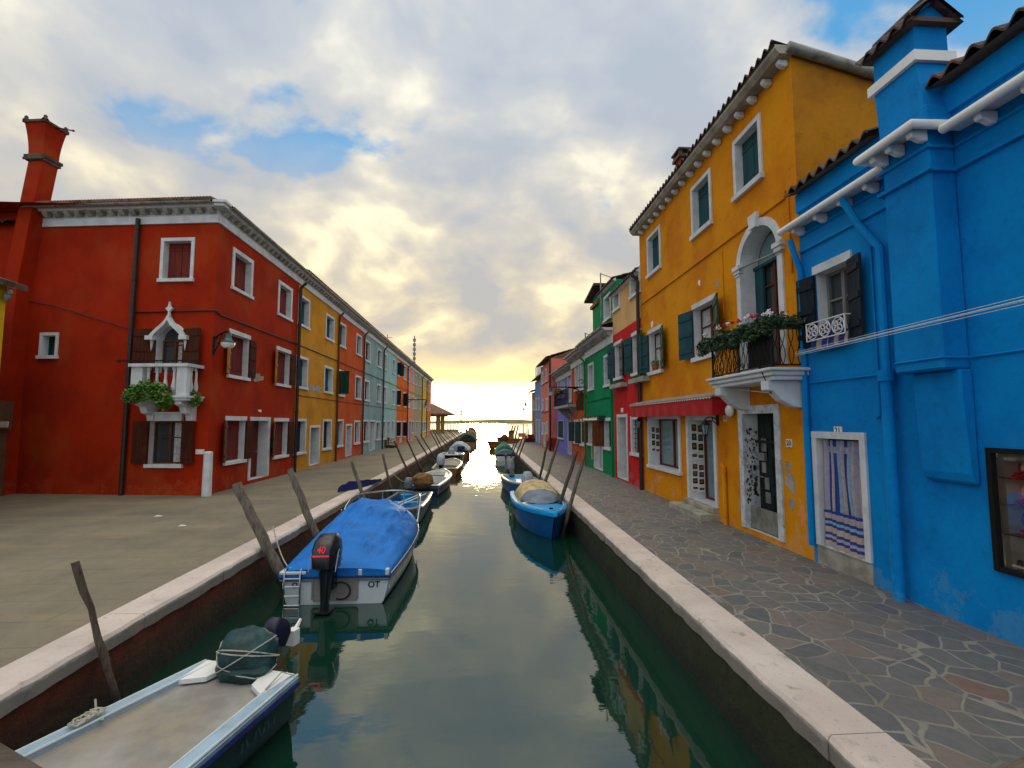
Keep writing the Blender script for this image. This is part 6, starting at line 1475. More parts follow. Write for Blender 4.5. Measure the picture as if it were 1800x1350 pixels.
mb = MB(); mb.box(FV, p0s, p1s, zf2 - 0.02, zf2 + 0.12, 0, 0.85); mb.sprism(FV, [(0.0, zf2 - 0.021), (0.7, zf2 - 0.021), (0.0, zf2 - 0.7)], p0s + 0.4, p0s + 0.8); mb.sprism(FV, [(0.0, zf2 - 0.021), (0.7, zf2 - 0.021), (0.0, zf2 - 0.7)], p1s - 0.8, p1s - 0.4); bl_ = mb.build('balcony', 'dirtystone', vh)
mb = MB(); zr_ = zf2 + 1.0
mb.tube([FV(p0s + .05, zr_, 0), FV(p0s + .05, zr_, 0.8), FV(p1s - .05, zr_, 0.8), FV(p1s - .05, zr_, 0)], 0.025, 6)
k = p0s + .1
while k < p1s: mb.tube([FV(k, zf2 + .12, .8), FV(k, zr_, .8)], 0.015, 4); k += 0.22
for n_ in (.2, .4, .6): mb.tube([FV(p0s + .05, zf2 + .12, n_), FV(p0s + .05, zr_, n_)], 0.015, 4)
mb.build('railing', 'iron', bl_)
mb = MB(); leafcloud(mb, [(FV(p1s - 0.8, zr_ + 0.05, 0.75), 0.25, 0.7, 0.2), (FV(p1s - 2.0, zr_, 0.75), 0.2, 0.5, 0.16)], 240, 0.09); tag(mb.build('balcony_plant', 'brownstuff'), 'dry brown plant along the balcony of the violet house', 'plant')
# ---- pink house
FP = Fc((5.05, 0, 0), (0, 1, 0), (-1, 0, 0)); yp0 = yv1 + 0.005; yp1 = FP.px(951, 742)[0]; ZP = FP.px(958, 640)[1]
ph = house('pink_house', 'pink three storey house with dark red plinth on the right quay', FP, yp0, yp1 - 0.002, ZP, 'pink', [
    D(px=(953, 955.5, 654, 676), fill='shut', mat='shut_grey', t=0.12), D(px=(959, 962, 648, 672), fill='shut', mat='shut_grey', t=0.12),
    D(px=(953, 955.5, 702, 722), fill='shut', mat='shut_grey', t=0.12), D(px=(960, 963, 700, 722), fill='shut', mat='shut_grey', t=0.12),
    D(px=(953, 955, 742, 764), fill='shut', mat='shut_grey', t=0.12), D(px=(955.8, 958.8, 744, 778), kind='door', fill='door', mat='door_grey', t=0.12), D(px=(960.4, 963, 741, 763), fill='shut', mat='shut_grey', t=0.12)], depth=5, group=gg2, per=4)
mb = MB(); mb.box(FP, yp0 - 0.012, yp1 - 0.1, 0, 0.95, -0.5, 0.03) if False else mb.box(Fc((5.05, yp0, 0), (1, 0, 0), (0, -1, 0)), -0.03, 0.42, 0, 0.95, 0.0, 0.03)
sD = FP.px(964, 742)[0]; mb.box(FP, yp0 + 0.001, sD, 0, 0.95, 0.001, 0.03); mb.build('plinth', 'pinkbase', ph)
pipe_v(ph, FP, FP.px(969.5, 742)[0], 0, ZP, 0.07, 0.10, 'pipe')
for zz in (2.9, 5.2): cable(ph, [FP(yp0 + 0.1, zz, 0.02), FP(yp1 - 0.1, zz, 0.02)], 0.02, 'wiredark', n=2)
# ---- far end of the right row
FB = Fc((5.5, 0, 0), (0, 1, 0), (-1, 0, 0)); yb1 = FB.px(940.5, 742)[0]
fb = house('cornflower_house', 'cornflower blue house between the pink house and the far brown house', FB, yp1, yb1 - 0.002, FB.px(946, 668)[1], 'farblue', [
    D(px=(942, 944, 700, 722), fill='glass'), D(px=(946.5, 949, 699, 722), fill='glass'), D(px=(942.3, 944.6, 737, 764), kind='door', fill='door', mat='bluecurtain'), D(px=(946.6, 949.4, 737, 766), kind='door', fill='door', mat='bluecurtain')], depth=8, group=gg2, per=3)
mb = MB(); s_, z_ = FB.px(946, 660); sz = FB.px(946, 655)[1]
mb = MB(); mb.box(FB, yp1 + 0.3, yb1 - 0.4, FB.px(946, 668)[1] + 0.05, FB.px(946, 655)[1], -4, -0.1); mb.build('attic', 'olive', fb)
mb = MB(); c_ = (yp1 + yb1) / 2; zz = FB.px(946, 664)[1]; mb.box(FB, c_ - 1.0, c_ + 1.0, zz + 0.0, zz + 0.9, -0.099, 0.35); ac = mb.build('air_conditioner', 'white', fb)
FE = Fc((5.55, 0, 0), (0, 1, 0), (-1, 0, 0)); ye1 = FE.px(935, 742)[0]
house('brown_house', 'ochre brown house at the far end of the right row', FE, yb1, ye1, FE.px(938, 690)[1], 'farbrown', [
    D(px=(936, 937.4, 704, 722), fill='dark'), D(px=(938.2, 939.6, 704, 722), fill='dark'), D(px=(936.2, 938.4, 742, 764), kind='door', fill='door', mat='shut_brown')], depth=8, group=gg2, per=3)
# far lamps, low wall
for (u, v, yy_, lb, w_) in ((924, 709, 62.0, 'nearer hanging street lamp over the end of the right quay', 939), (920, 718, 82.0, 'farther hanging street lamp over the end of the right quay', 936)):
    p_ = onY(u, v, yy_); t_ = thing('street_lamp', lb, 'street lamp', (5.5, yy_, p_.z + 0.4))
    mb = MB(); mb.tube([(5.5, yy_, p_.z + 0.45), (p_.x, yy_, p_.z + 0.45), (p_.x, yy_, p_.z + 0.1)], 0.025, 5); mb.build('bracket', 'gutter', t_)
    mb = MB(); mb.loft([(p_.x, p_.y, p_.z + 0.1, 0.07, 0.07), (p_.x, p_.y, p_.z - 0.25, 0.14, 0.14), (p_.x, p_.y, p_.z - 0.3, 0.26, 0.26), (p_.x, p_.y, p_.z - 0.32, 0.26, 0.26)], 10, 2); mb.build('lamp_shade', 'lampgreen', t_)
a_ = onZ(911, 768, 0); b__ = onZ(934, 768, 0)
mb = MB(); mb.box(None, a_.x, 6.2, a_.y - 0.3, a_.y + 0.1, 0, 0.55); tag(mb.build('low_wall', 'rust'), 'low rust red wall closing the far end of the right quay', 'wall')
p_ = onZ(933, 777, 0); mb = MB(); mb.box(None, p_.x - 0.7, p_.x + 0.6, p_.y - 0.5, p_.y + 0.6, 0.0, 0.35); mb.box(None, p_.x - 0.8, p_.x + 0.5, p_.y - 0.6, p_.y + 0.6, 0.351, 0.42); mb.box(None, p_.x - 0.3, p_.x + 0.3, p_.y - 0.3, p_.y + 0.3, 0.421, 0.8)
tag(mb.build('crate_stack', 'shut_red'), 'dark red crates beside the far brown house on the right quay', 'crates')
mb = MB()
for (u, v0, v1, yy_, par) in ((1056, 510, 480, sR(1058), gh), (1029, 597, 585, sR(1031), dr)):
    p_ = onY(u, v0, yy_); z1_ = onY(u, v1, yy_).z; mb = MB(); mb.tube([Vector((p_.x, yy_, p_.z - 1.2)), Vector((p_.x, yy_, z1_))], 0.03, 5); mb.tube([Vector((p_.x, yy_, z1_ - 0.03)), Vector((p_.x + 0.5, yy_, z1_ - 0.2))], 0.02, 5); mb.build('aerial', 'gutter', par)
# ================================================================ boats
def hb(t_, B, sw):
    t_ = max(0.0, t_)
    if t_ < 0.45: return B / 2 * (sw + (1 - sw) * sin(t_ / 0.45 * pi / 2))
    q = (t_ - 0.45) / 0.55
    return B / 2 * max(0.02, (1 - q ** 2.4) ** 0.85 if q < 1 else 0.02)
def make_boat(name, label, xy, rz, L, B, H, hull='gel', rim='gel', inside='deck_grey', deck=None, foredeck=0.62, sw=0.86, sheer=0.35, floor=0.14, rimw=0.09, boot='boot', group=None, blunt=False, rake=0.35, deckdrop=0.03, cat='boat', rimh=0.05):
    t_ = thing(name, label, cat, (xy[0], xy[1], WZ), rz, group=group, local=True)
    HB = (lambda q: hb(q, B, sw)) if not blunt else (lambda q: B / 2 * (sw + (1 - sw) * min(1, q / 0.5)) * (1 if q < 0.8 else 1 - 0.5 * ((q - 0.8) / 0.2) ** 2))
    ZS = lambda q: H * (1 + sheer * q ** 2)
    N = 22
    def P3(q, fx, z_, s_):
        zs = ZS(q); return (s_ * HB(q) * fx, q * L + rake * (z_ / zs) * q ** 3, z_)
    def hullpt(q, j):   # j -1..1 across
        s_ = 1 if j >= 0 else -1; a_ = abs(j); zs = ZS(q)
        prof = [(0.0, -0.22), (0.55, -0.16), (0.82, -0.05), (0.90, 0.04), (0.955, zs * 0.45), (1.0, zs)]
        k = a_ * 5; i = min(4, int(k)); f = k - i; fx = prof[i][0] * (1 - f) + prof[i + 1][0] * f; z_ = prof[i][1] * (1 - f) + prof[i + 1][1] * f
        return P3(q, fx, z_, s_)
    mb = MB(); k0 = 0
    mb.grid(lambda i, j: hullpt(i, j * 2 - 1), N, 10, mi=lambda a_, b_: 1 if b_ in (0 + 2, 3, 4, 5, 6, 7) else 0)
    tr = [hullpt(0, k / 5 - 1) for k in range(11)]; mb.add(tr, [tuple(range(11))])
    hl = mb.build('hull', [hull, boot], t_, smooth=True)
    # rim: rounded gunwale rail
    mb = MB(); vs = []
    path = [(-1, q / N) for q in range(N + 1)] + [(1, 1 - q / N) for q in range(0, N + 1)]
    prof = [(0.02, -rimh * 1.2), (0.028, 0.0), (0.0, rimh * 0.5), (-rimw, rimh * 0.5), (-rimw, -rimh)]
    for s_, q in path:
        for dx, dz in prof:
            h_ = max(0.0, HB(q) + dx) if q < 1 else max(0.0, 0.02 + dx); zz = ZS(q) + dz
            vs.append((s_ * h_, q * L + rake * q ** 3 + (0.03 if q == 1 and dx > 0 else 0), zz))
    n = len(prof); m_ = len(path)
    mb.add(vs, [(i * n + k, i * n + (k + 1) % n, (i + 1) * n + (k + 1) % n, (i + 1) * n + k) for i in range(m_ - 1) for k in range(n)])
    rm_ = mb.build('gunwale', rim, t_, smooth=True)
    mb = MB(); mb.box(None, -HB(0) + rimw, HB(0) - rimw, -0.0, rimw, H - 0.04 + 0.001, H + rimh * 0.5 - 0.002) if False else mb.add([(-HB(0), 0, H + .02), (HB(0), 0, H + .02), (HB(0), rimw, H + .02), (-HB(0), rimw, H + .02), (-HB(0), 0, H - .1), (HB(0), 0, H - .1), (HB(0), rimw, floor), (-HB(0), rimw, floor)], [(0, 1, 2, 3), (0, 1, 5, 4), (2, 3, 7, 6)]); mb.build('transom', rim, t_)
    # inside skin and floor
    mb = MB(); e = foredeck if deck else 0.97
    def ins(i, j):
        q = i * e; s_ = j * 2 - 1; sg = 1 if s_ >= 0 else -1; a_ = abs(s_)
        w_ = max(0.01, HB(q) - rimw * 0.8)
        if a_ > 0.75: f = (a_ - 0.75) / 0.25; return (sg * (w_ * (0.90 + 0.10 * f)), q * L + rake * q ** 3 * (floor + (ZS(q) - floor) * f) / ZS(q), floor + (ZS(q) - 0.01 - floor) * f)
        return (sg * w_ * 0.90 * a_ / 0.75, q * L + rake * q ** 3 * floor / ZS(q), floor)
    mb.grid(ins, N, 16); mb.build('interior', inside, t_)
    if deck:
        mb = MB()
        def dk(i, j):
            q = foredeck + (1 - foredeck) * i * 0.995; s_ = j * 2 - 1; w_ = max(0.004, HB(q) - rimw * 0.7)
            return (s_ * w_, q * L + rake * q ** 3, ZS(q) - deckdrop + 0.05 * (1 - s_ * s_) * (w_ / B) * 2)
        mb.grid(dk, 10, 8); dq = [dk(0, j / 8) for j in range(9)]; mb.add(dq + [(a_[0] * .95, a_[1], floor) for a_ in dq[::-1]], [tuple(range(18))]); mb.build('foredeck', deck, t_)
    t_['_g'] = 0; del t_['_g']
    return t_, HB, ZS
def outboard(parent, y_, z_, mat='motorblack', sc=1.0, x_=0.0, tilt=0.0, name='outboard_motor', legmat='motorblack'):
    ca, sa = cos(tilt), sin(tilt)
    def X(p_): dy, dz = p_[1] * sc, p_[2] * sc; return Vector((x_ + p_[0] * sc, y_ + dy * ca + dz * sa, z_ + dz * ca - dy * sa))
    c_ = MB(); c_.loft([(0, -0.18, 0.10, 0.11, 0.13), (0, -0.20, 0.14, 0.16, 0.22), (0, -0.20, 0.36, 0.17, 0.25), (0, -0.18, 0.48, 0.15, 0.22), (0, -0.16, 0.56, 0.10, 0.13)], 16, 3.2); c_.v = [X(v) for v in c_.v]
    root = c_.build(name, mat, parent, smooth=True)
    m_ = MB(); m_.loft([(0, -0.15, -0.62, 0.035, 0.11), (0, -0.15, -0.30, 0.05, 0.09), (0, -0.17, 0.101, 0.09, 0.12)], 12, 2.6)
    m_.box(None, -0.10, 0.10, -0.30, 0.0, -0.42, -0.40); m_.box(None, -0.08, 0.08, -0.09, 0.10, -0.16, 0.09)
    m_.loft([(0, -0.12, -0.86, 0.012, 0.08), (0, -0.16, -0.621, 0.03, 0.14)], 10, 2); m_.v = [X(v) for v in m_.v]
    m_.build('leg', legmat, root, smooth=True)
    return root
def cover(parent, HB, ZS, L, q0, q1, crest, mat, name='cover', over=0.04, drop=0.10, wr=0.02, seed=0, rake=0.35, nb=10, front=True, side=0.0):
    """cloth stretched over the boat; crest(q)=height of the ridge above the gunwale"""
    mb = MB()
    def f(i, j):
        q = q0 + (q1 - q0) * i; s_ = j * 2 - 1; a_ = abs(s_); w_ = HB(q) + over
        y_ = q * L + rake * q ** 3
        nz = mnoise.noise(Vector((s_ * 2.2 + seed, y_ * 1.6, seed))) * wr + abs(mnoise.noise(Vector((s_ * 5 + seed, y_ * 0.8, 3)))) * wr * 0.8
        rid = 1 - abs(mnoise.noise(Vector((s_ * 1.1 + 0.9 * y_ + seed, y_ * 0.9 - s_ * 2.6, seed + 4.0)))) * 5; nz += max(0, rid) * wr * 0.45
        rid = 1 - abs(mnoise.noise(Vector((s_ * 3.4 - 0.5 * y_ + seed, y_ * 0.55, seed + 9.0)))) * 7; nz += max(0, rid) * wr * 0.35
        nz *= min(1.0, max(0.0, q) * 7 + 0.05)
        if a_ > 0.88: g_ = (a_ - 0.88) / 0.12; return (math.copysign(w_, s_), y_, ZS(q) + 0.03 - drop * g_)
        b_ = a_ / 0.88; cr = crest(q)
        return (s_ / 0.88 * w_, y_ , ZS(q) + 0.04 + cr * (1 - b_ ** 2.0) ** (1.0 if side == 0 else 0.62) + nz * (1 - b_ ** 4))
    mb.grid(f, 64, 56)
    for ii in (0.0, 1.0):
        e = [f(ii, j / 56) for j in range(57)]; q = q0 if ii == 0 else q1
        mb.add(e + [(e[-1][0], e[-1][1], ZS(q) - drop), (e[0][0], e[0][1], ZS(q) - drop)], [tuple(range(59))])
    return mb.build(name, mat, parent, smooth=True)

# 1. flat boat in the foreground
p0 = Vector((-2.27, 5.12)); ang = math.atan2(0.30, -0.95)
bt, HBf, ZSf = make_boat('flat_work_boat', 'flat tan decked teal work boat in the lower left foreground with a wrapped motor', p0, math.atan2(0.32, -0.947), 5.6, 1.62, 0.42, hull='teal', rim='rim_blue', inside='deck_tan', foredeck=0.9, sw=0.66, sheer=0.1, floor=0.38, rimw=0.11, blunt=True, rake=0.2, rimh=0.045)
for s_ in (-1, 1):
    mb = MB(); w_ = HBf(0)
    mb.add([(s_ * (w_ - 0.02), 0.01, 0.452), (s_ * 0.20, 0.01, 0.452), (s_ * 0.26, 0.26, 0.442), (s_ * (w_ - 0.06), 0.38, 0.442), (s_ * (w_ - 0.02), 0.01, 0.41), (s_ * 0.20, 0.01, 0.41), (s_ * 0.26, 0.26, 0.40), (s_ * (w_ - 0.06), 0.38, 0.40)], [(0, 1, 2, 3), (2, 3, 7, 6), (1, 2, 6, 5), (0, 1, 5, 4)])
    mb.build('quarter_deck', 'white', bt)
mb = MB()
for s_ in (-1, 1):
    mb.tube([(s_ * (HBf(q / 20) + 0.022), q / 20 * 5.6 + 0.2 * (q / 20) ** 3, ZSf(q / 20) - 0.06) for q in range(20)], 0.026, 6)
mb.build('rub_rail', 'navy', bt, smooth=True)
mb = MB()
for s_ in (-1, 1):
    for off in (0.012, -0.105): mb.tube([(s_ * (HBf(q / 20) + off), q / 20 * 5.6 + 0.2 * (q / 20) ** 3, ZSf(q / 20) + 0.022) for q in range(20)], 0.011, 6)
mb.build('gunwale_edge', 'gel', bt, smooth=True)
for k, q in enumerate((0.30, 0.36, 0.43, 0.47, 0.54, 0.62, 0.70)):   # worn painted lettering low on the side
    mb = MB(); x_ = -(HBf(q / 5.6) * 0.975) - 0.012; mb.add([(x_, q, 0.18), (x_, q + 0.022, 0.18), (x_, q + 0.04 * (k % 2) + 0.012, 0.26), (x_, q + 0.04 * (k % 2) - 0.01, 0.26)], [(0, 1, 2, 3)]); mb.build('worn_letter', 'fadedletter', bt)
# wrapped outboard and its leg
wm = outboard(bt, -0.14, 0.50, 'motornavy', 0.62, x_=0.0, tilt=radians(-25), legmat='motornavy')
mb = MB(); mb.tube([(0.02, -0.62, 0.50), (0.05, -0.78, 0.60)], [0.035, 0.015], 6); mb.box(None, -0.04, 0.06, -0.66, -0.56, 0.40, 0.56); mb.build('bracket', 'white', wm)
bd = MB(); c_ = Vector((0.02, 0.02, 0.58))
def lump(th, ph, r):
    dv = Vector((sin(th) * cos(ph), sin(th) * sin(ph), cos(th)))
    k = 1 + 0.16 * mnoise.noise(dv * 1.7 + Vector((3, 1, 2))) + 0.10 * abs(mnoise.noise(dv * 4.5)) + 0.05 * mnoise.noise(dv * 9)
    if dv.z < -0.3: k *= 1.12
    return c_ + Vector((dv.x * 0.27, dv.y * 0.24, dv.z * 0.25)) * k * r
bd.grid(lambda i, j: lump(pi * (0.001 + i * 0.998), 2 * pi * j, 1.0), 28, 40)
bun = bd.build('motor_wrap', 'bundle', bt, smooth=True)
mb = MB()
for k, (ax, off) in enumerate(((0.2, 0.0), (1.3, 0.1), (2.2, -0.1), (0.9, 0.3))):
    e1 = Vector((cos(ax), sin(ax), 0.35)).normalized(); e2 = e1.cross(Vector((0.2 * k, 0.3, 1))).normalized()
    pts = []
    for j in range(25):
        a_ = 2 * pi * j / 24; dv = (e1 * cos(a_) + e2 * sin(a_)).normalized(); th = math.acos(max(-1, min(1, dv.z))); ph = math.atan2(dv.y, dv.x); pts.append(lump(th, ph, 1.03))
    mb.tube(pts, 0.0065, 5)
mb.build('rope', 'rope', bun)
mb = MB()
for k in range(5): mb.tube([(HBf(0.2) - 0.05 + 0.05 * cos(j * .8 + k), 1.0 + 0.07 * sin(j * .8 + k) + 0.03 * k, 0.47 + 0.010 * (j % 3)) for j in range(9)], 0.009, 5)
mb.build('mooring_rope', 'rope', bt)
mb = MB(); mb.tube([(-HBf(0.0) - 0.02, 0.05, 0.46), (-HBf(0.02) + 0.1, 0.10, 0.50), (-HBf(0.06) + 0.1, 0.32, 0.46)], 0.007, 5); mb.build('rope', 'rope', bt)

# 2. white motor boat with the blue cover
Lb = 4.75
bt, HBw, ZSw = make_boat('white_motor_boat', 'white motor boat under a bright blue cover with a black outboard', (-2.30, 8.0), 0.0, Lb, 1.86, 0.46, hull='gel', rim='gel', deck='gel', foredeck=0.58, sw=0.90, sheer=0.35, floor=0.2)
mb = MB()
for s_ in (-1, 1): mb.tube([(s_ * (HBw(q / 24) + 0.014), q / 24 * Lb + 0.35 * (q / 24) ** 3, ZSw(q / 24) - 0.075) for q in range(25)], 0.020, 6)
mb.tube([(-HBw(0), -0.02, ZSw(0) - 0.08), (-0.35, -0.02, ZSw(0) - 0.08)], 0.020, 6); mb.tube([(HBw(0), -0.02, ZSw(0) - 0.08), (0.35, -0.02, ZSw(0) - 0.08)], 0.020, 6)
mb.build('rub_rail', 'motorgrey', bt, smooth=True)
mb = MB(); mb.box(None, -0.34, 0.34, -0.014, -0.002, 0.10, 0.50); mb.box(None, -0.36, -0.335, -0.03, 0.0, 0.08, 0.5); mb.box(None, 0.335, 0.36, -0.03, 0.0, 0.08, 0.5); mb.box(None, -0.334, 0.334, -0.03, 0.0, 0.06, 0.10); mb.build('motor_well', 'deck_grey', bt)
cv = cover(bt, HBw, ZSw, Lb, -0.008, 0.60, lambda q: 0.06 + 0.56 * (max(0, min(q, 0.57)) / 0.57) ** 0.8, 'tarp_blue', over=0.02, drop=0.055, wr=0.07, seed=2, side=1)
mb = MB(); q1 = 0.615; yq = q1 * Lb + 0.08; wq = HBw(q1) - 0.05
mb.grid(lambda i, j: ((i * 2 - 1) * (wq * (1 - 0.20 * j) ), yq + 0.34 - 0.30 * j - 0.42 * abs(i * 2 - 1) ** 2.2, ZSw(q1) + 0.02 + 0.46 * j * (1 - 0.15 * abs(i * 2 - 1) ** 2)), 16, 5); ws = mb.build('windscreen', 'canvas_tan', bt, smooth=True)
mb = MB(); mb.tube([((i * 2 - 1) * wq * 0.8, yq + 0.04 - 0.42 * abs(i * 2 - 1) ** 2.2, ZSw(q1) + 0.49 - 0.07 * abs(i * 2 - 1) ** 2) for i in [k / 16 for k in range(17)]], 0.014, 6)
for i in (0.0, 0.25, 0.75, 1.0): mb.tube([((i * 2 - 1) * wq, yq + 0.34 - 0.42 * abs(i * 2 - 1) ** 2.2, ZSw(q1) + 0.02), ((i * 2 - 1) * wq * 0.8, yq + 0.04 - 0.42 * abs(i * 2 - 1) ** 2.2, ZSw(q1) + 0.48)], 0.011, 5)
mb.build('screen_frame', 'chrome', ws, smooth=True)
mb = MB(); pts = []
for k in range(25):
    a_ = pi * k / 24; q = 0.60 + 0.42 * sin(a_); q = min(q, 0.985); w_ = (HBw(min(q, 0.97)) * 0.97 if True else 0)
    x_ = -cos(a_) * (HBw(0.60) * 0.96) * (0.35 + 0.65 * abs(cos(a_)) ** 0.3) if abs(cos(a_)) > 1e-6 else 0.0
    pts.append((x_, (0.60 + 0.40 * sin(a_) ** 0.7) * Lb + 0.3, ZSw(0.8) + (0.50 if 2 < k < 22 else (0.02, 0.34, 0.46)[min(k, 24 - k)])))
mb.tube(pts, 0.017, 7)
for k in (4, 9, 15, 20): mb.tube([pts[k], (pts[k][0] * 0.98, pts[k][1] - 0.05, ZSw(0.8) - 0.02)], 0.013, 6)
mb.build('bow_rail', 'chrome', bt, smooth=True)
om = outboard(bt, -0.08, 0.46, 'motorblack', 1.15, x_=-0.06, tilt=radians(8))
mb = MB()
for s_ in (-1, 1):
    for k, (z0_, c0_) in enumerate(((0.62, -0.50), (0.70, -0.46))): mb.tube([(-0.06 + s_ * 0.196, c0_ + 0.30 * t_, z0_ + 0.20 * sin(t_ * pi) + 0.02) for t_ in [j / 8 for j in range(9)]], 0.006, 4)
mb.build('cowl_stripe', 'motorpale', om)
mb = MB(); pts = [(-HBw(0) - 0.025, -0.03, ZSw(0) - 0.05)]
for s_ in (-1, 1): mb.tube([(s_ * (HBw(q / 30) + 0.022), q / 30 * Lb + 0.35 * (q / 30) ** 3, ZSw(q / 30) - 0.03) for q in range(0, 19)], 0.012, 5)
mb.tube([(-HBw(0) - 0.02, -0.045, ZSw(0) - 0.03), (HBw(0) + 0.02, -0.045, ZSw(0) - 0.03)], 0.012, 5)
mb.build('hem_cord', 'tarp_navy', cv)
mb = MB()
for s_ in (-1, 1):
    for q in (2, 5, 8, 11, 14, 17): y_ = q / 30 * Lb; mb.tube([(s_ * (HBw(q / 30) + 0.03), y_, ZSw(q / 30) - 0.03), (s_ * (HBw(q / 30) + 0.025), y_ + 0.02, ZSw(q / 30) - 0.17)], 0.006, 4)
mb.build('tie', 'rope', cv)
FT = lambda a_, z_, n_: Vector((-0.06 + a_, -0.475 - n_ - 0.0, z_))
text_part('motor_lettering', '40', 0.12, 'redmark', om, lambda a_, z_, n_: Vector((-0.06 + a_, -0.08 - 0.47 + (z_ - 0.90) * 0.62 - n_ + 0.07, z_ + 0.0)), 0.0, 0.965, 0.10)
mb = MB(); mb.add([(-0.18, -0.575, 0.875), (0.06, -0.575, 0.875), (0.06, -0.563, 0.895), (-0.18, -0.563, 0.895)], [(0, 1, 2, 3)]); mb.build('red_stripe', 'redmark', om)
text_part('letters', 'OT', 0.13, 'blackmark', bt, lambda a_, z_, n_: Vector((a_, -0.012 - n_, z_)), 0.60, 0.29, 0.0)
text_part('letters', 'O', 0.11, 'blackmark', bt, lambda a_, z_, n_: Vector((a_, -0.012 - n_, z_)), -0.62, 0.30, 0.0)
mb = MB()
for s_ in (-0.76, -0.52): mb.tube([(s_, 0.10, 0.54), (s_, -0.02, 0.55), (s_, -0.07, 0.48), (s_, -0.07, 0.02)], 0.014, 6)
for zz in (0.02, 0.16, 0.30, 0.42): mb.tube([(-0.76, -0.07, zz), (-0.52, -0.07, zz)], 0.012, 6)
mb.tube([(-0.76, 0.10, 0.54), (-0.52, 0.10, 0.54)], 0.012, 6)
mb.build('boarding_ladder', 'chrome', bt, smooth=True)
mb = MB(); mb.box(None, -0.85, -0.44, -0.05, 0.22, 0.47, 0.52); mb.box(None, 0.36, 0.42, -0.05, 0.02, 0.44, 0.54); mb.box(None, 0.78, 0.84, -0.05, 0.02, 0.44, 0.54); mb.build('stern_pad', 'gel', bt, bevel=0.01)
mb = MB(); mb.tube([(0.10 + 0.15 * cos(a_), -0.06, 0.22 + 0.13 * sin(a_)) for a_ in [0.35 * k - 2 for k in range(14)]], 0.012, 5); mb.build('hose', 'iron', bt, smooth=True)

# 3. small blue open boat, bow to us
def oars(par, pts, mat='deck_tan'):
    mb = MB()
    for a_, b_ in pts: mb.tube([a_, b_], 0.022, 5)
    mb.build('oar', mat, par)
bt, h_, z_ = make_boat('blue_open_boat', 'grey sided open boat with blue interior just past the blue covered boat', (-2.35, 17.3), pi, 3.9, 1.35, 0.40, hull='canvas_grey', rim='motorgrey', inside='boatdeep', sw=0.9, floor=0.12, blunt=True)
oars(bt, [((-0.45, 0.5, 0.42), (0.1, 3.2, 0.44)), ((-0.30, 0.5, 0.43), (0.3, 3.3, 0.44))], 'gel')
mb = MB(); mb.box(None, -0.6, 0.6, 1.2, 1.5, 0.26, 0.30); mb.box(None, -0.6, 0.6, 2.4, 2.65, 0.26, 0.30); mb.build('thwart', 'boatblue', bt)
mb = MB(); mb.loft([(0.2, 0.55, 0.14, 0.16, 0.16), (0.2, 0.55, 0.42, 0.2, 0.2)], 10, 2); mb.build('bucket', 'boatblue', bt)
outboard(bt, -0.05, 0.42, 'motorgrey', 0.85, x_=0.25)
# 4. white small motor boat
bt, h_, z_ = make_boat('white_open_boat', 'slim white boat with grey deck and a big brown wrapped motor on its stern', (-2.28, 18.9), -0.055, 5.6, 1.45, 0.42, hull='navy', rim='gel', inside='deck_tan', deck='gel', foredeck=0.50, sw=0.85, sheer=0.2)
mb = MB(); mb.grid(lambda i, j: ((i * 2 - 1) * 0.42 * (1 - 0.3 * j), 3.0 + 1.8 * j, z_(0.6) + 0.045 - 0.0 * i), 6, 6); mb.build('hatch', 'deck_tan', bt)
mb = MB(); c_ = Vector((0.05, -0.1, 0.62)); mb.grid(lambda i, j: lump(pi * (0.001 + i * 0.998), 2 * pi * j, 1.0) - Vector((0.02, 0.02, 0.58)) * 0 + Vector((0, 0, 0)), 18, 24) ; mb.v = [Vector((v.x * 1.35, v.y * 1.2 - 0.15, v.z * 1.1 + (0.0))) for v in mb.v]; c_ = Vector((0.02, 0.02, 0.58))
mb.build('motor_wrap', 'brownstuff', bt, smooth=True)
outboard(bt, -0.15, 0.30, 'motorgrey', 0.6)
# 5. tan decked
bt, h_, z_ = make_boat('tan_deck_boat', 'tan decked boat with a pale wrapped motor, moored by the left quay', (-1.98, 25.8), -0.03, 5.0, 1.5, 0.42, hull='orangewood', rim='gel_cream', inside='deck_tan', deck='deck_grey', foredeck=0.35, sw=0.88, floor=0.3)
outboard(bt, -0.05, 0.50, 'motorpale', 1.25, x_=-0.15)
# 6. navy with white rim
bt, h_, z_ = make_boat('navy_boat', 'navy hulled boat with white gunwale loaded with cream and violet cloth', (-2.2, 38.2), pi, 5.0, 1.75, 0.50, hull='navy', rim='gel', inside='deck_grey', deck='gel_cream', foredeck=0.7, sw=0.85, boot='navy')
mb = MB(); mb.grid(lambda i, j: (-0.5 + 1.0 * i, 2.2 + 1.0 * j, 0.55 + 0.25 * sin(pi * i) * sin(pi * j)), 8, 8); mb.build('cover', 'gel_cream', bt, smooth=True)
mb = MB(); mb.loft([(0.0, 3.1, 0.3, 0.3, 0.3), (0.0, 3.1, 0.9, 0.2, 0.2), (0, 3.1, 1.0, 0.05, 0.05)], 10, 2); mb.build('bundle', 'stripe_lilac', bt)
# 7
bt, h_, z_ = make_boat('covered_boat', 'boat under a pale grey cover, sixth along the left quay', (-1.95, 40.5), 0, 5.5, 1.8, 0.48, hull='orangewood', rim='orangewood', deck='deck_grey', sw=0.85)
cover(bt, h_, z_, 5.5, 0.0, 0.8, lambda q: 0.5 + 0.15 * sin(q * 6), 'motorpale', wr=0.05, seed=5); mb = MB(); mb.box(None, -0.1, 0.5, -0.03, -0.01, 0.5, 0.85); mb.build('window', 'navy', bt)
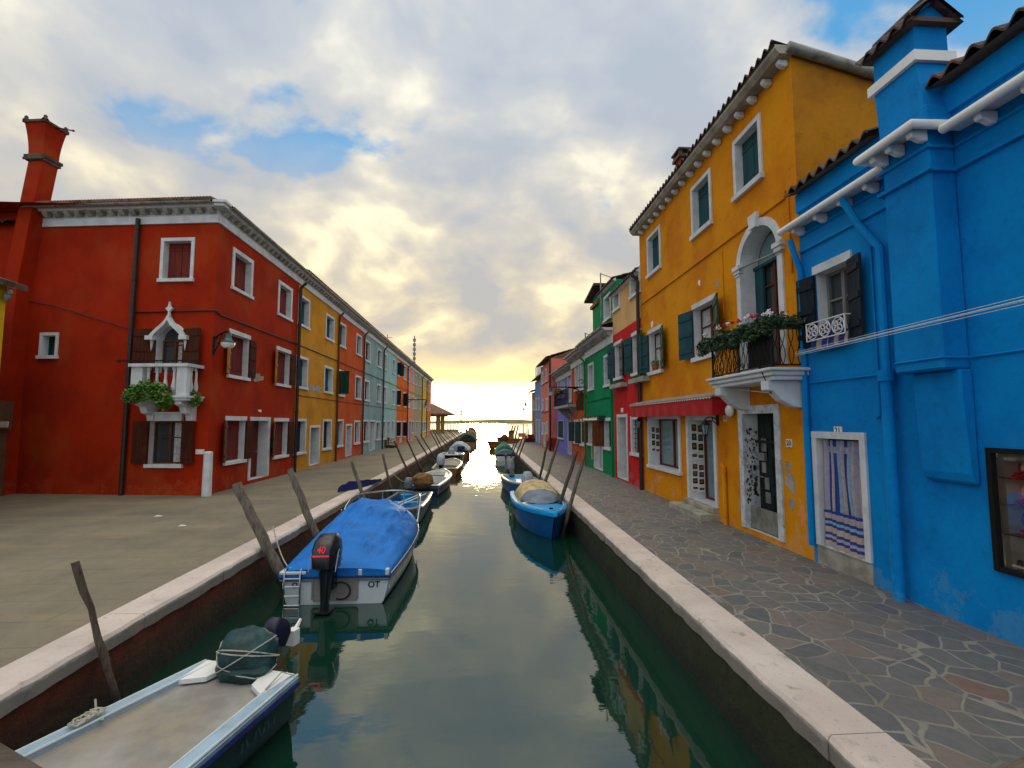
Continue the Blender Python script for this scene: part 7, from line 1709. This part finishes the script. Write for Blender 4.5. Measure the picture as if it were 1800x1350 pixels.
# 8
bt, h_, z_ = make_boat('green_covered_boat', 'large boat under a dark green cover near the mouth of the canal on the left', (-1.75, 58), 0, 7.5, 2.3, 0.6, hull='farbrown', rim='orangewood', deck='orangewood', sw=0.85)
cover(bt, h_, z_, 7.5, 0.0, 0.85, lambda q: 0.75, 'tarp_darkgreen', wr=0.08, seed=6)
bt, h_, z_ = make_boat('brown_boat', 'brown boat last but one along the left quay', (-1.75, 73), 0, 6.5, 2.0, 0.6, hull='farbrown', rim='orangewood', deck='orangewood', sw=0.85); outboard(bt, -0.05, 0.6, 'farbrown', 1.4)
cover(bt, h_, z_, 6.5, 0.05, 0.6, lambda q: 0.8, 'brownstuff', wr=0.08, seed=8)
bt, h_, z_ = make_boat('brown_boat', 'last brown boat at the mouth of the canal on the left, farthest away', (-2.0, 88), 0, 6.5, 2.2, 0.6, hull='farbrown', rim='orangewood', deck='orangewood', sw=0.85)
cover(bt, h_, z_, 6.5, 0.05, 0.7, lambda q: 1.1, 'brownstuff', wr=0.1, seed=9)
# right side
rz1 = math.atan2(-0.23, -0.97)
bt, h_, z_ = make_boat('sky_blue_boat', 'sky blue boat with grey and tan canvas hood, nearest on the right', (1.56, 16.4), pi + 0.035, 4.4, 1.40, 0.52, hull='boatdeep', rim='boatblue', deck='boatblue', inside='boatdeep', foredeck=0.52, sw=0.86, sheer=0.35, boot='boatdeep', rimw=0.10, rake=0.45, rimh=0.07)
mb = MB()
for s_ in (-1, 1): mb.tube([(s_ * (h_(q / 20) - 0.09), q / 20 * 4.5 + 0.45 * (q / 20) ** 3, z_(q / 20) + 0.045) for q in range(19)], 0.014, 6)
mb.build('deck_trim', 'gel_cream', bt, smooth=True)
mb = MB()
def hood(i, j):
    a_ = pi * j; y_ = 0.75 + 1.75 * i; w_ = (h_(y_ / 4.4) - 0.12); hh_ = 0.56 * (sin(pi * (0.18 + 0.62 * i)) ** 0.8)
    return (-cos(a_) * w_, y_, z_(y_ / 4.5) + 0.01 + hh_ * sin(a_) ** 0.8 + 0.02 * mnoise.noise(Vector((a_ * 3, y_ * 4, 1))))
mb.grid(hood, 18, 22); mb.build('hood', 'canvas_tan', bt, smooth=True)
mb = MB(); mb.grid(lambda i, j: Vector(hood(1.0, j)).lerp(Vector(((1 if j > .5 else -1) * 0 + (j * 2 - 1) * (h_(0.60) - 0.12), 2.50 + 0.55 * (1 - abs(j * 2 - 1) ** 2), z_(0.65) + 0.03)), i), 6, 22); mb.build('hood_front', 'canvas_grey', bt, smooth=True)
mb = MB(); mb.loft([(0.0, 4.3, z_(0.9) + 0.03, 0.05, 0.03), (0.0, 4.3, z_(0.9) + 0.07, 0.05, 0.03)], 10, 2); mb.build('deck_eye', 'iron', bt)
outboard(bt, -0.05, 0.55, 'motorpale', 1.15, tilt=radians(-10))
mb = MB(); mb.grid(lambda i, j: (h_(0.2 + 0.3 * i) + 0.03 + 0.03 * sin(i * 9), 0.6 + 1.4 * i, 0.38 - 0.42 * j * (0.7 + 0.3 * sin(i * 7))), 12, 5); mb.build('green_cloth', 'boatgreen', bt, smooth=True)
bt, h_, z_ = make_boat('blue_boat', 'blue decked boat with grey motor behind the nearest sky blue boat on the right', (1.42, 22.0), pi + 0.11, 4.3, 1.32, 0.48, hull='boatdeep', rim='gel_cream', deck='boatblue', inside='boatblue', foredeck=0.45, sw=0.88, sheer=0.3, boot='boatdeep', floor=0.38, rimw=0.05, rake=0.3)
mb = MB(); mb.tube([(-0.3, 2.2, 0.50), (0.15, 3.6, 0.56)], 0.02, 5); mb.build('boat_hook', 'gel', bt)
outboard(bt, -0.05, 0.58, 'motorgrey', 1.3, x_=0.1, tilt=radians(-30))
bt, h_, z_ = make_boat('white_boat', 'white boat under a green cover, third along the right quay', (1.72, 35.5), 0, 4.6, 1.5, 0.48, hull='gel', rim='gel', sw=0.92, deck='gel', boot='gel')
cover(bt, h_, z_, 5.0, 0.12, 0.9, lambda q: 0.52, 'tarp_green', wr=0.12, seed=11); cover(bt, h_, z_, 5.0, 0.0, 0.13, lambda q: 0.30, 'canvas_grey', wr=0.1, seed=12, name='stern_cover')
outboard(bt, 0.0, 0.30, 'motorgrey', 0.5)
bt, h_, z_ = make_boat('brown_moored_boat', 'brown boat lying across the canal mouth at the end of the right quay', (3.7, 51.5), radians(92), 2.9, 1.5, 0.75, hull='orangewood', rim='orangewood', deck='orangewood', boot='orangewood', sw=0.9, sheer=0.1); 
mb = MB(); leafcloud(mb, [(Vector((0, 1.4, 1.15)), 0.5, 0.5, 0.42)], 260, 0.14); mb.ball((0, 1.4, 1.1), 0.42, jit=0.1); mb.build('net_bundle', 'brownstuff', bt)
bt, h_, z_ = make_boat('brown_moored_boat', 'farther brown boat beyond the end of the right quay', (5.2, 62), radians(75), 3.2, 1.6, 0.7, hull='orangewood', rim='orangewood', deck='orangewood', boot='orangewood', sw=0.9)
mb = MB(); mb.loft([(0.2, 1.6, 0.5, 0.4, 0.4), (0.2, 1.6, 1.5, 0.25, 0.35), (0.0, 1.5, 1.8, 0.3, 0.3)], 9, 2); mb.build('net_bundle', 'brownstuff', bt)
bt, h_, z_ = make_boat('low_skiff', 'low brown skiff tied beyond the green covered boat on the right', (2.2, 43.5), radians(20), 2.4, 1.0, 0.30, hull='farbrown', rim='gel_cream', boot='farbrown', sw=0.8)
mb = MB(); mb.box(None, -0.4, 0.4, 0.6, 0.8, 0.2, 0.24); mb.build('thwart', 'orangewood', bt)

# ================================================================ mooring poles
def pole(utop, vtop, ucross, side, r=0.055, mat='pile_dark', label=None, kn=0.0, below=1.2, group='mooring poles leaning on the left quay', name='mooring_pole', wob=0.012, vert=False, xc=None):
    X = (KL1 + 0.02 if side < 0 else KR0 - 0.02) if xc is None else xc
    Y = onX(ucross, 742 + 1, X).y
    tp = onY(utop, vtop, Y); cr = Vector((X + (-side) * (r + 0.01), Y, -0.02))
    dr = (cr - tp); n = 12; bot = cr + dr.normalized() * below
    pts = []; rr = []; rnd = random.Random(int(utop * 7 + vtop))
    for i in range(n + 1):
        q = i / n; p_ = tp.lerp(bot, q); pts.append(p_ + Vector((rnd.uniform(-wob, wob), rnd.uniform(-wob, wob), 0)) * (1 if 0 < i < n else 0)); rr.append(r * (0.86 + 0.3 * q) * rnd.uniform(1 - kn - 0.05, 1 + kn + 0.05))
    mb = MB(); mb.tube(pts, rr, 9)
    o = tag(mb.build(name, mat, smooth=True), label, 'mooring pole', group); return o
GL, GR = 'mooring poles leaning on the left quay', 'mooring poles leaning on the right quay'
pole(132, 988, 193, -1, 0.036, 'pile_dark', 'nearest mooring pole on the left, knotty and thin, beside the flat work boat', kn=0.22, below=1.0, wob=0.014)
pole(415, 850, 470, -1, 0.085, 'pile', 'thick weathered mooring pole just left of the white motor boat stern', below=1.2)
pole(509, 824, 546, -1, 0.075, 'pile', 'thick mooring pole behind the blue cover of the white motor boat')
pole(618, 811, 636, -1, 0.055, 'pile', 'mooring pole standing in front of the folded navy canvas')
pole(673, 798, 681.5, -1, 0.05, 'pile', 'short mooring pole just past the folded navy canvas')
names = [(692.5, 775, 713, 'fifth'), (714.6, 772, 731.5, 'sixth'), (730, 766, 750, 'seventh'), (739, 764, 757.5, 'eighth'), (756.5, 759, 771, 'ninth'), (761.5, 757, 775, 'tenth'), (768, 761, 782, 'eleventh'), (772, 762, 786, 'twelfth'), (777, 760, 791, 'thirteenth'), (781.5, 760, 794.5, 'fourteenth'), (787.5, 757, 799.5, 'fifteenth'), (790.5, 757.5, 802, 'sixteenth'), (798, 758.5, 806.5, 'seventeenth'), (802, 759, 809, 'eighteenth')]
for u, v, uc, nm in names: pole(u, v, uc, -1, 0.050, 'pile_dark', '%s dark mooring pole on the left quay, counting away beyond the navy canvas' % {'fifth': 'first', 'sixth': 'second', 'seventh': 'third', 'eighth': 'fourth', 'ninth': 'fifth', 'tenth': 'sixth', 'eleventh': 'seventh', 'twelfth': 'eighth', 'thirteenth': 'ninth', 'fourteenth': 'tenth', 'fifteenth': 'eleventh', 'sixteenth': 'twelfth', 'seventeenth': 'thirteenth', 'eighteenth': 'fourteenth'}[nm], wob=0.014, below=1.6)
for u, v, uc, nm, mt, r in ((1027.6, 796, 1005, 'nearest pale mooring pole on the right, beside the sky blue boat', 'pile', 0.05), (1014, 793, 990, 'second brown mooring pole on the right, beside the sky blue boat', 'pile_dark', 0.054), (982, 773, 961, 'third mooring pole on the right, by the violet house', 'pile', 0.055), (963, 775, 951, 'fourth mooring pole on the right, in front of the dark red plinth', 'pile_dark', 0.048),
    (925.5, 766, 913.5, 'fifth mooring pole on the right, beside the green covered boat', 'pile_dark', 0.048), (919.7, 767, 909, 'sixth mooring pole on the right', 'pile_dark', 0.048), (912.5, 768, 903.5, 'seventh mooring pole on the right', 'pile_dark', 0.048), (907.5, 768, 901, 'eighth mooring pole on the right, near the end of the kerb', 'pile_dark', 0.048)):
    pole(u, v, uc, 1, r, mt, nm, group=GR, wob=0.012, below=1.3)
# poles standing in the water beyond the quays
def wpole(u, vt, vb, lb, r=0.11, lean=0.0, grp='poles standing in the lagoon', mat='pile_dark'):
    Y = FPX * 2.85 / (vb - 742); p0 = onY(u + lean, vb, Y); p1 = onY(u, vt, Y); mb = MB(); mb.tube([(p0.x, Y, WZ - 1), (p0.x, Y, WZ), ((p0.x + p1.x) / 2, Y, (WZ + p1.z) / 2), tuple(p1)], [r * 1.15, r * 1.1, r, r * 0.9], 8)
    tag(mb.build('lagoon_pole', mat, smooth=True), lb, 'pole', grp)
for k, (u, vt, vb, ln) in enumerate(((901.2, 748.5, 771, -5), (906, 748.5, 771, -6), (911, 748, 768, -5), (919.8, 746, 762, 0), (926.4, 746, 761.5, 0), (929.5, 753, 761, 0))):
    wpole(u, vt, vb, '%s pole in the lagoon beyond the right quay, counting from the left' % ('first leaning', 'second leaning', 'third leaning', 'fourth upright', 'fifth upright', 'short sixth')[k], 0.13, ln)
for k, (u, vt, r) in enumerate(((760, 748, .1), (763.5, 748.5, .08), (767, 747.5, .1), (787, 746.5, .11), (792, 747, .11), (796.5, 747, .11), (805.5, 744.5, .17), (815, 743, .2), (820, 744.5, .24), (824.5, 743, .2))):
    wpole(u, vt, 758.5, '%s upright pole seen beyond the left quay, counted from the loggia side' % ('first', 'second', 'third', 'fourth', 'fifth', 'sixth', 'seventh', 'eighth', 'ninth thick', 'tenth')[k], r)
pz = 101.0; p_ = onY(810.3, 757, pz); p1 = onY(810.3, 723, pz); t_ = thing('lamp_post', 'slim lamp post with two heads at the far end of the left quay', 'lamp post', (p_.x, pz, 0))
mb = MB(); mb.tube([(p_.x, pz, 0), (p_.x, pz, p1.z)], [0.12, 0.08], 8); mb.build('post', 'gutter', t_)
for dz in (0.0, -0.55): mb = MB(); mb.loft([(p_.x, pz, p1.z + dz - 0.2, 0.1, 0.1), (p_.x, pz, p1.z + dz, 0.24, 0.2), (p_.x, pz, p1.z + dz + 0.15, 0.08, 0.08)], 8, 2); mb.build('lamp_head', 'gutter', t_)

# mooring lines
for a_, b_, lb in ((Vector((-3.12, 8.25, WZ + 0.50)), Vector((-3.66, 8.9, 0.28)), 'mooring line from the white motor boat stern to the thick pole'),
                   (Vector((1.75, 12.2, WZ + 0.66)), Vector((2.42, 12.6, 0.25)), 'mooring line from the sky blue boat bow to the nearest right pole'),
                   (Vector((-2.9, 19.5, WZ + 0.48)), Vector((-3.66, 20.2, 0.06)), 'mooring line from the slim white boat to the left quay'),
                   (Vector((-3.05, 4.3, WZ + 0.46)), Vector((-3.55, 4.9, WZ + 0.30)), 'mooring line from the flat work boat to the nearest left pole')):
    o = cable(None, [a_, b_], 0.010, 'rope', name='mooring_line', sag=0.10, n=12); tag(o, lb, 'rope')

# folded navy canvas on the left quay
ca = onZ(596, 866, 0.0); cb_ = onZ(664, 848, 0.0)
mb = MB(); dv = (cb_ - ca); dv.z = 0
def cnv(i, j):
    w_ = 0.55 * (1 - 0.72 * i ** 1.4); nz = abs(mnoise.noise(Vector((i * 3, j * 2.4, 2.0)))) * 0.09
    p_ = ca + dv * i + Vector((0.45, 0.75, 0)) * (j - 0.1) * w_ * 1.6
    return Vector((p_.x, p_.y, 0.022 + (0.24 * (1 - i * 0.65) * (0.35 + 0.65 * sin(min(1, j * 1.25) * pi * 0.5)) + nz * (1 - i * .6)) * (1 if 0.03 < j else 0.1) * (0 if j > 0.97 else 1)))
mb.grid(cnv, 26, 16); e = [cnv(0, j / 16) for j in range(17)]; mb.add(e + [Vector((q.x, q.y, 0.02)) for q in e[::-1]], [tuple(range(34))])
tag(mb.build('folded_canvas', 'tarp_navy', smooth=True), 'folded navy blue canvas lying across the left kerb', 'canvas')
# scraps on the quay
for k, (u, v, sz, lb) in enumerate(((278, 908, 0.09, 'white scrap of paper on the left quay, nearer the red house corner'), (320, 925, 0.08, 'white scrap of paper on the left quay, nearer the kerb'))):
    p_ = onZ(u, v, 0); mb = MB(); mb.add([p_ + Vector((-sz, -0.02, 0.004)), p_ + Vector((sz, -0.05, 0.012)), p_ + Vector((sz * .8, 0.06, 0.006)), p_ + Vector((-sz * .7, 0.08, 0.018))], [(0, 1, 2, 3)]); tag(mb.build('paper_scrap', 'plate'), lb, 'litter')

# ================================================================ the wooden footbridge we stand on: only the flared ends of its rail are in view
br = thing('footbridge_rail', 'weathered wooden handrail of the footbridge, its flared ends in both bottom corners', 'bridge rail', (0, 0.6, 0.45))
A1, A2 = onZ(-60, 1262, 1.45), onZ(100, 1356, 1.45); B1, B2 = onZ(1860, 1290, 1.45), onZ(1735, 1354, 1.45)
def plank(p0, p1, w_, h_, name='handrail'):
    mb = MB(); d_ = (p1 - p0).normalized(); nrm = Vector((d_.y, -d_.x, 0)) * w_
    if nrm.y > 0: nrm = -nrm
    vs = [p0, p1, p1 + nrm, p0 + nrm]; vs2 = [v - Vector((0, 0, h_)) for v in vs]
    mb.add(vs + vs2, [(0, 1, 2, 3), (7, 6, 5, 4), (0, 4, 5, 1), (1, 5, 6, 2), (2, 6, 7, 3), (3, 7, 4, 0)]); return mb.build(name, 'railwood', br, bevel=0.008)
C1 = Vector((-0.55, 0.60, 1.45)); C2 = Vector((0.62, 0.60, 1.45))
A1 = A2 + (A1 - A2) * 1.6; B1 = B2 + (B1 - B2) * 1.6
plank(A1, A2 + (A2 - A1).normalized() * 0.10, 0.14, 0.06); plank(B2 + (B2 - B1).normalized() * 0.10, B1, 0.14, 0.06); plank(C1, C2, 0.14, 0.06)
for p_ in (A1 * 0.98, C1, C2, B1 * 0.98):
    mb = MB(); mb.box(None, p_.x - 0.05, p_.x + 0.05, p_.y - 0.12, p_.y - 0.02, 0.45, 1.388); mb.build('post', 'railwood', br)
mb = MB(); mb.box(None, -4.6, 3.2, -2.2, 0.55, 0.30, 0.449); tag(mb.build('footbridge_deck', 'railwood'), 'wooden deck of the footbridge under the camera', 'bridge')
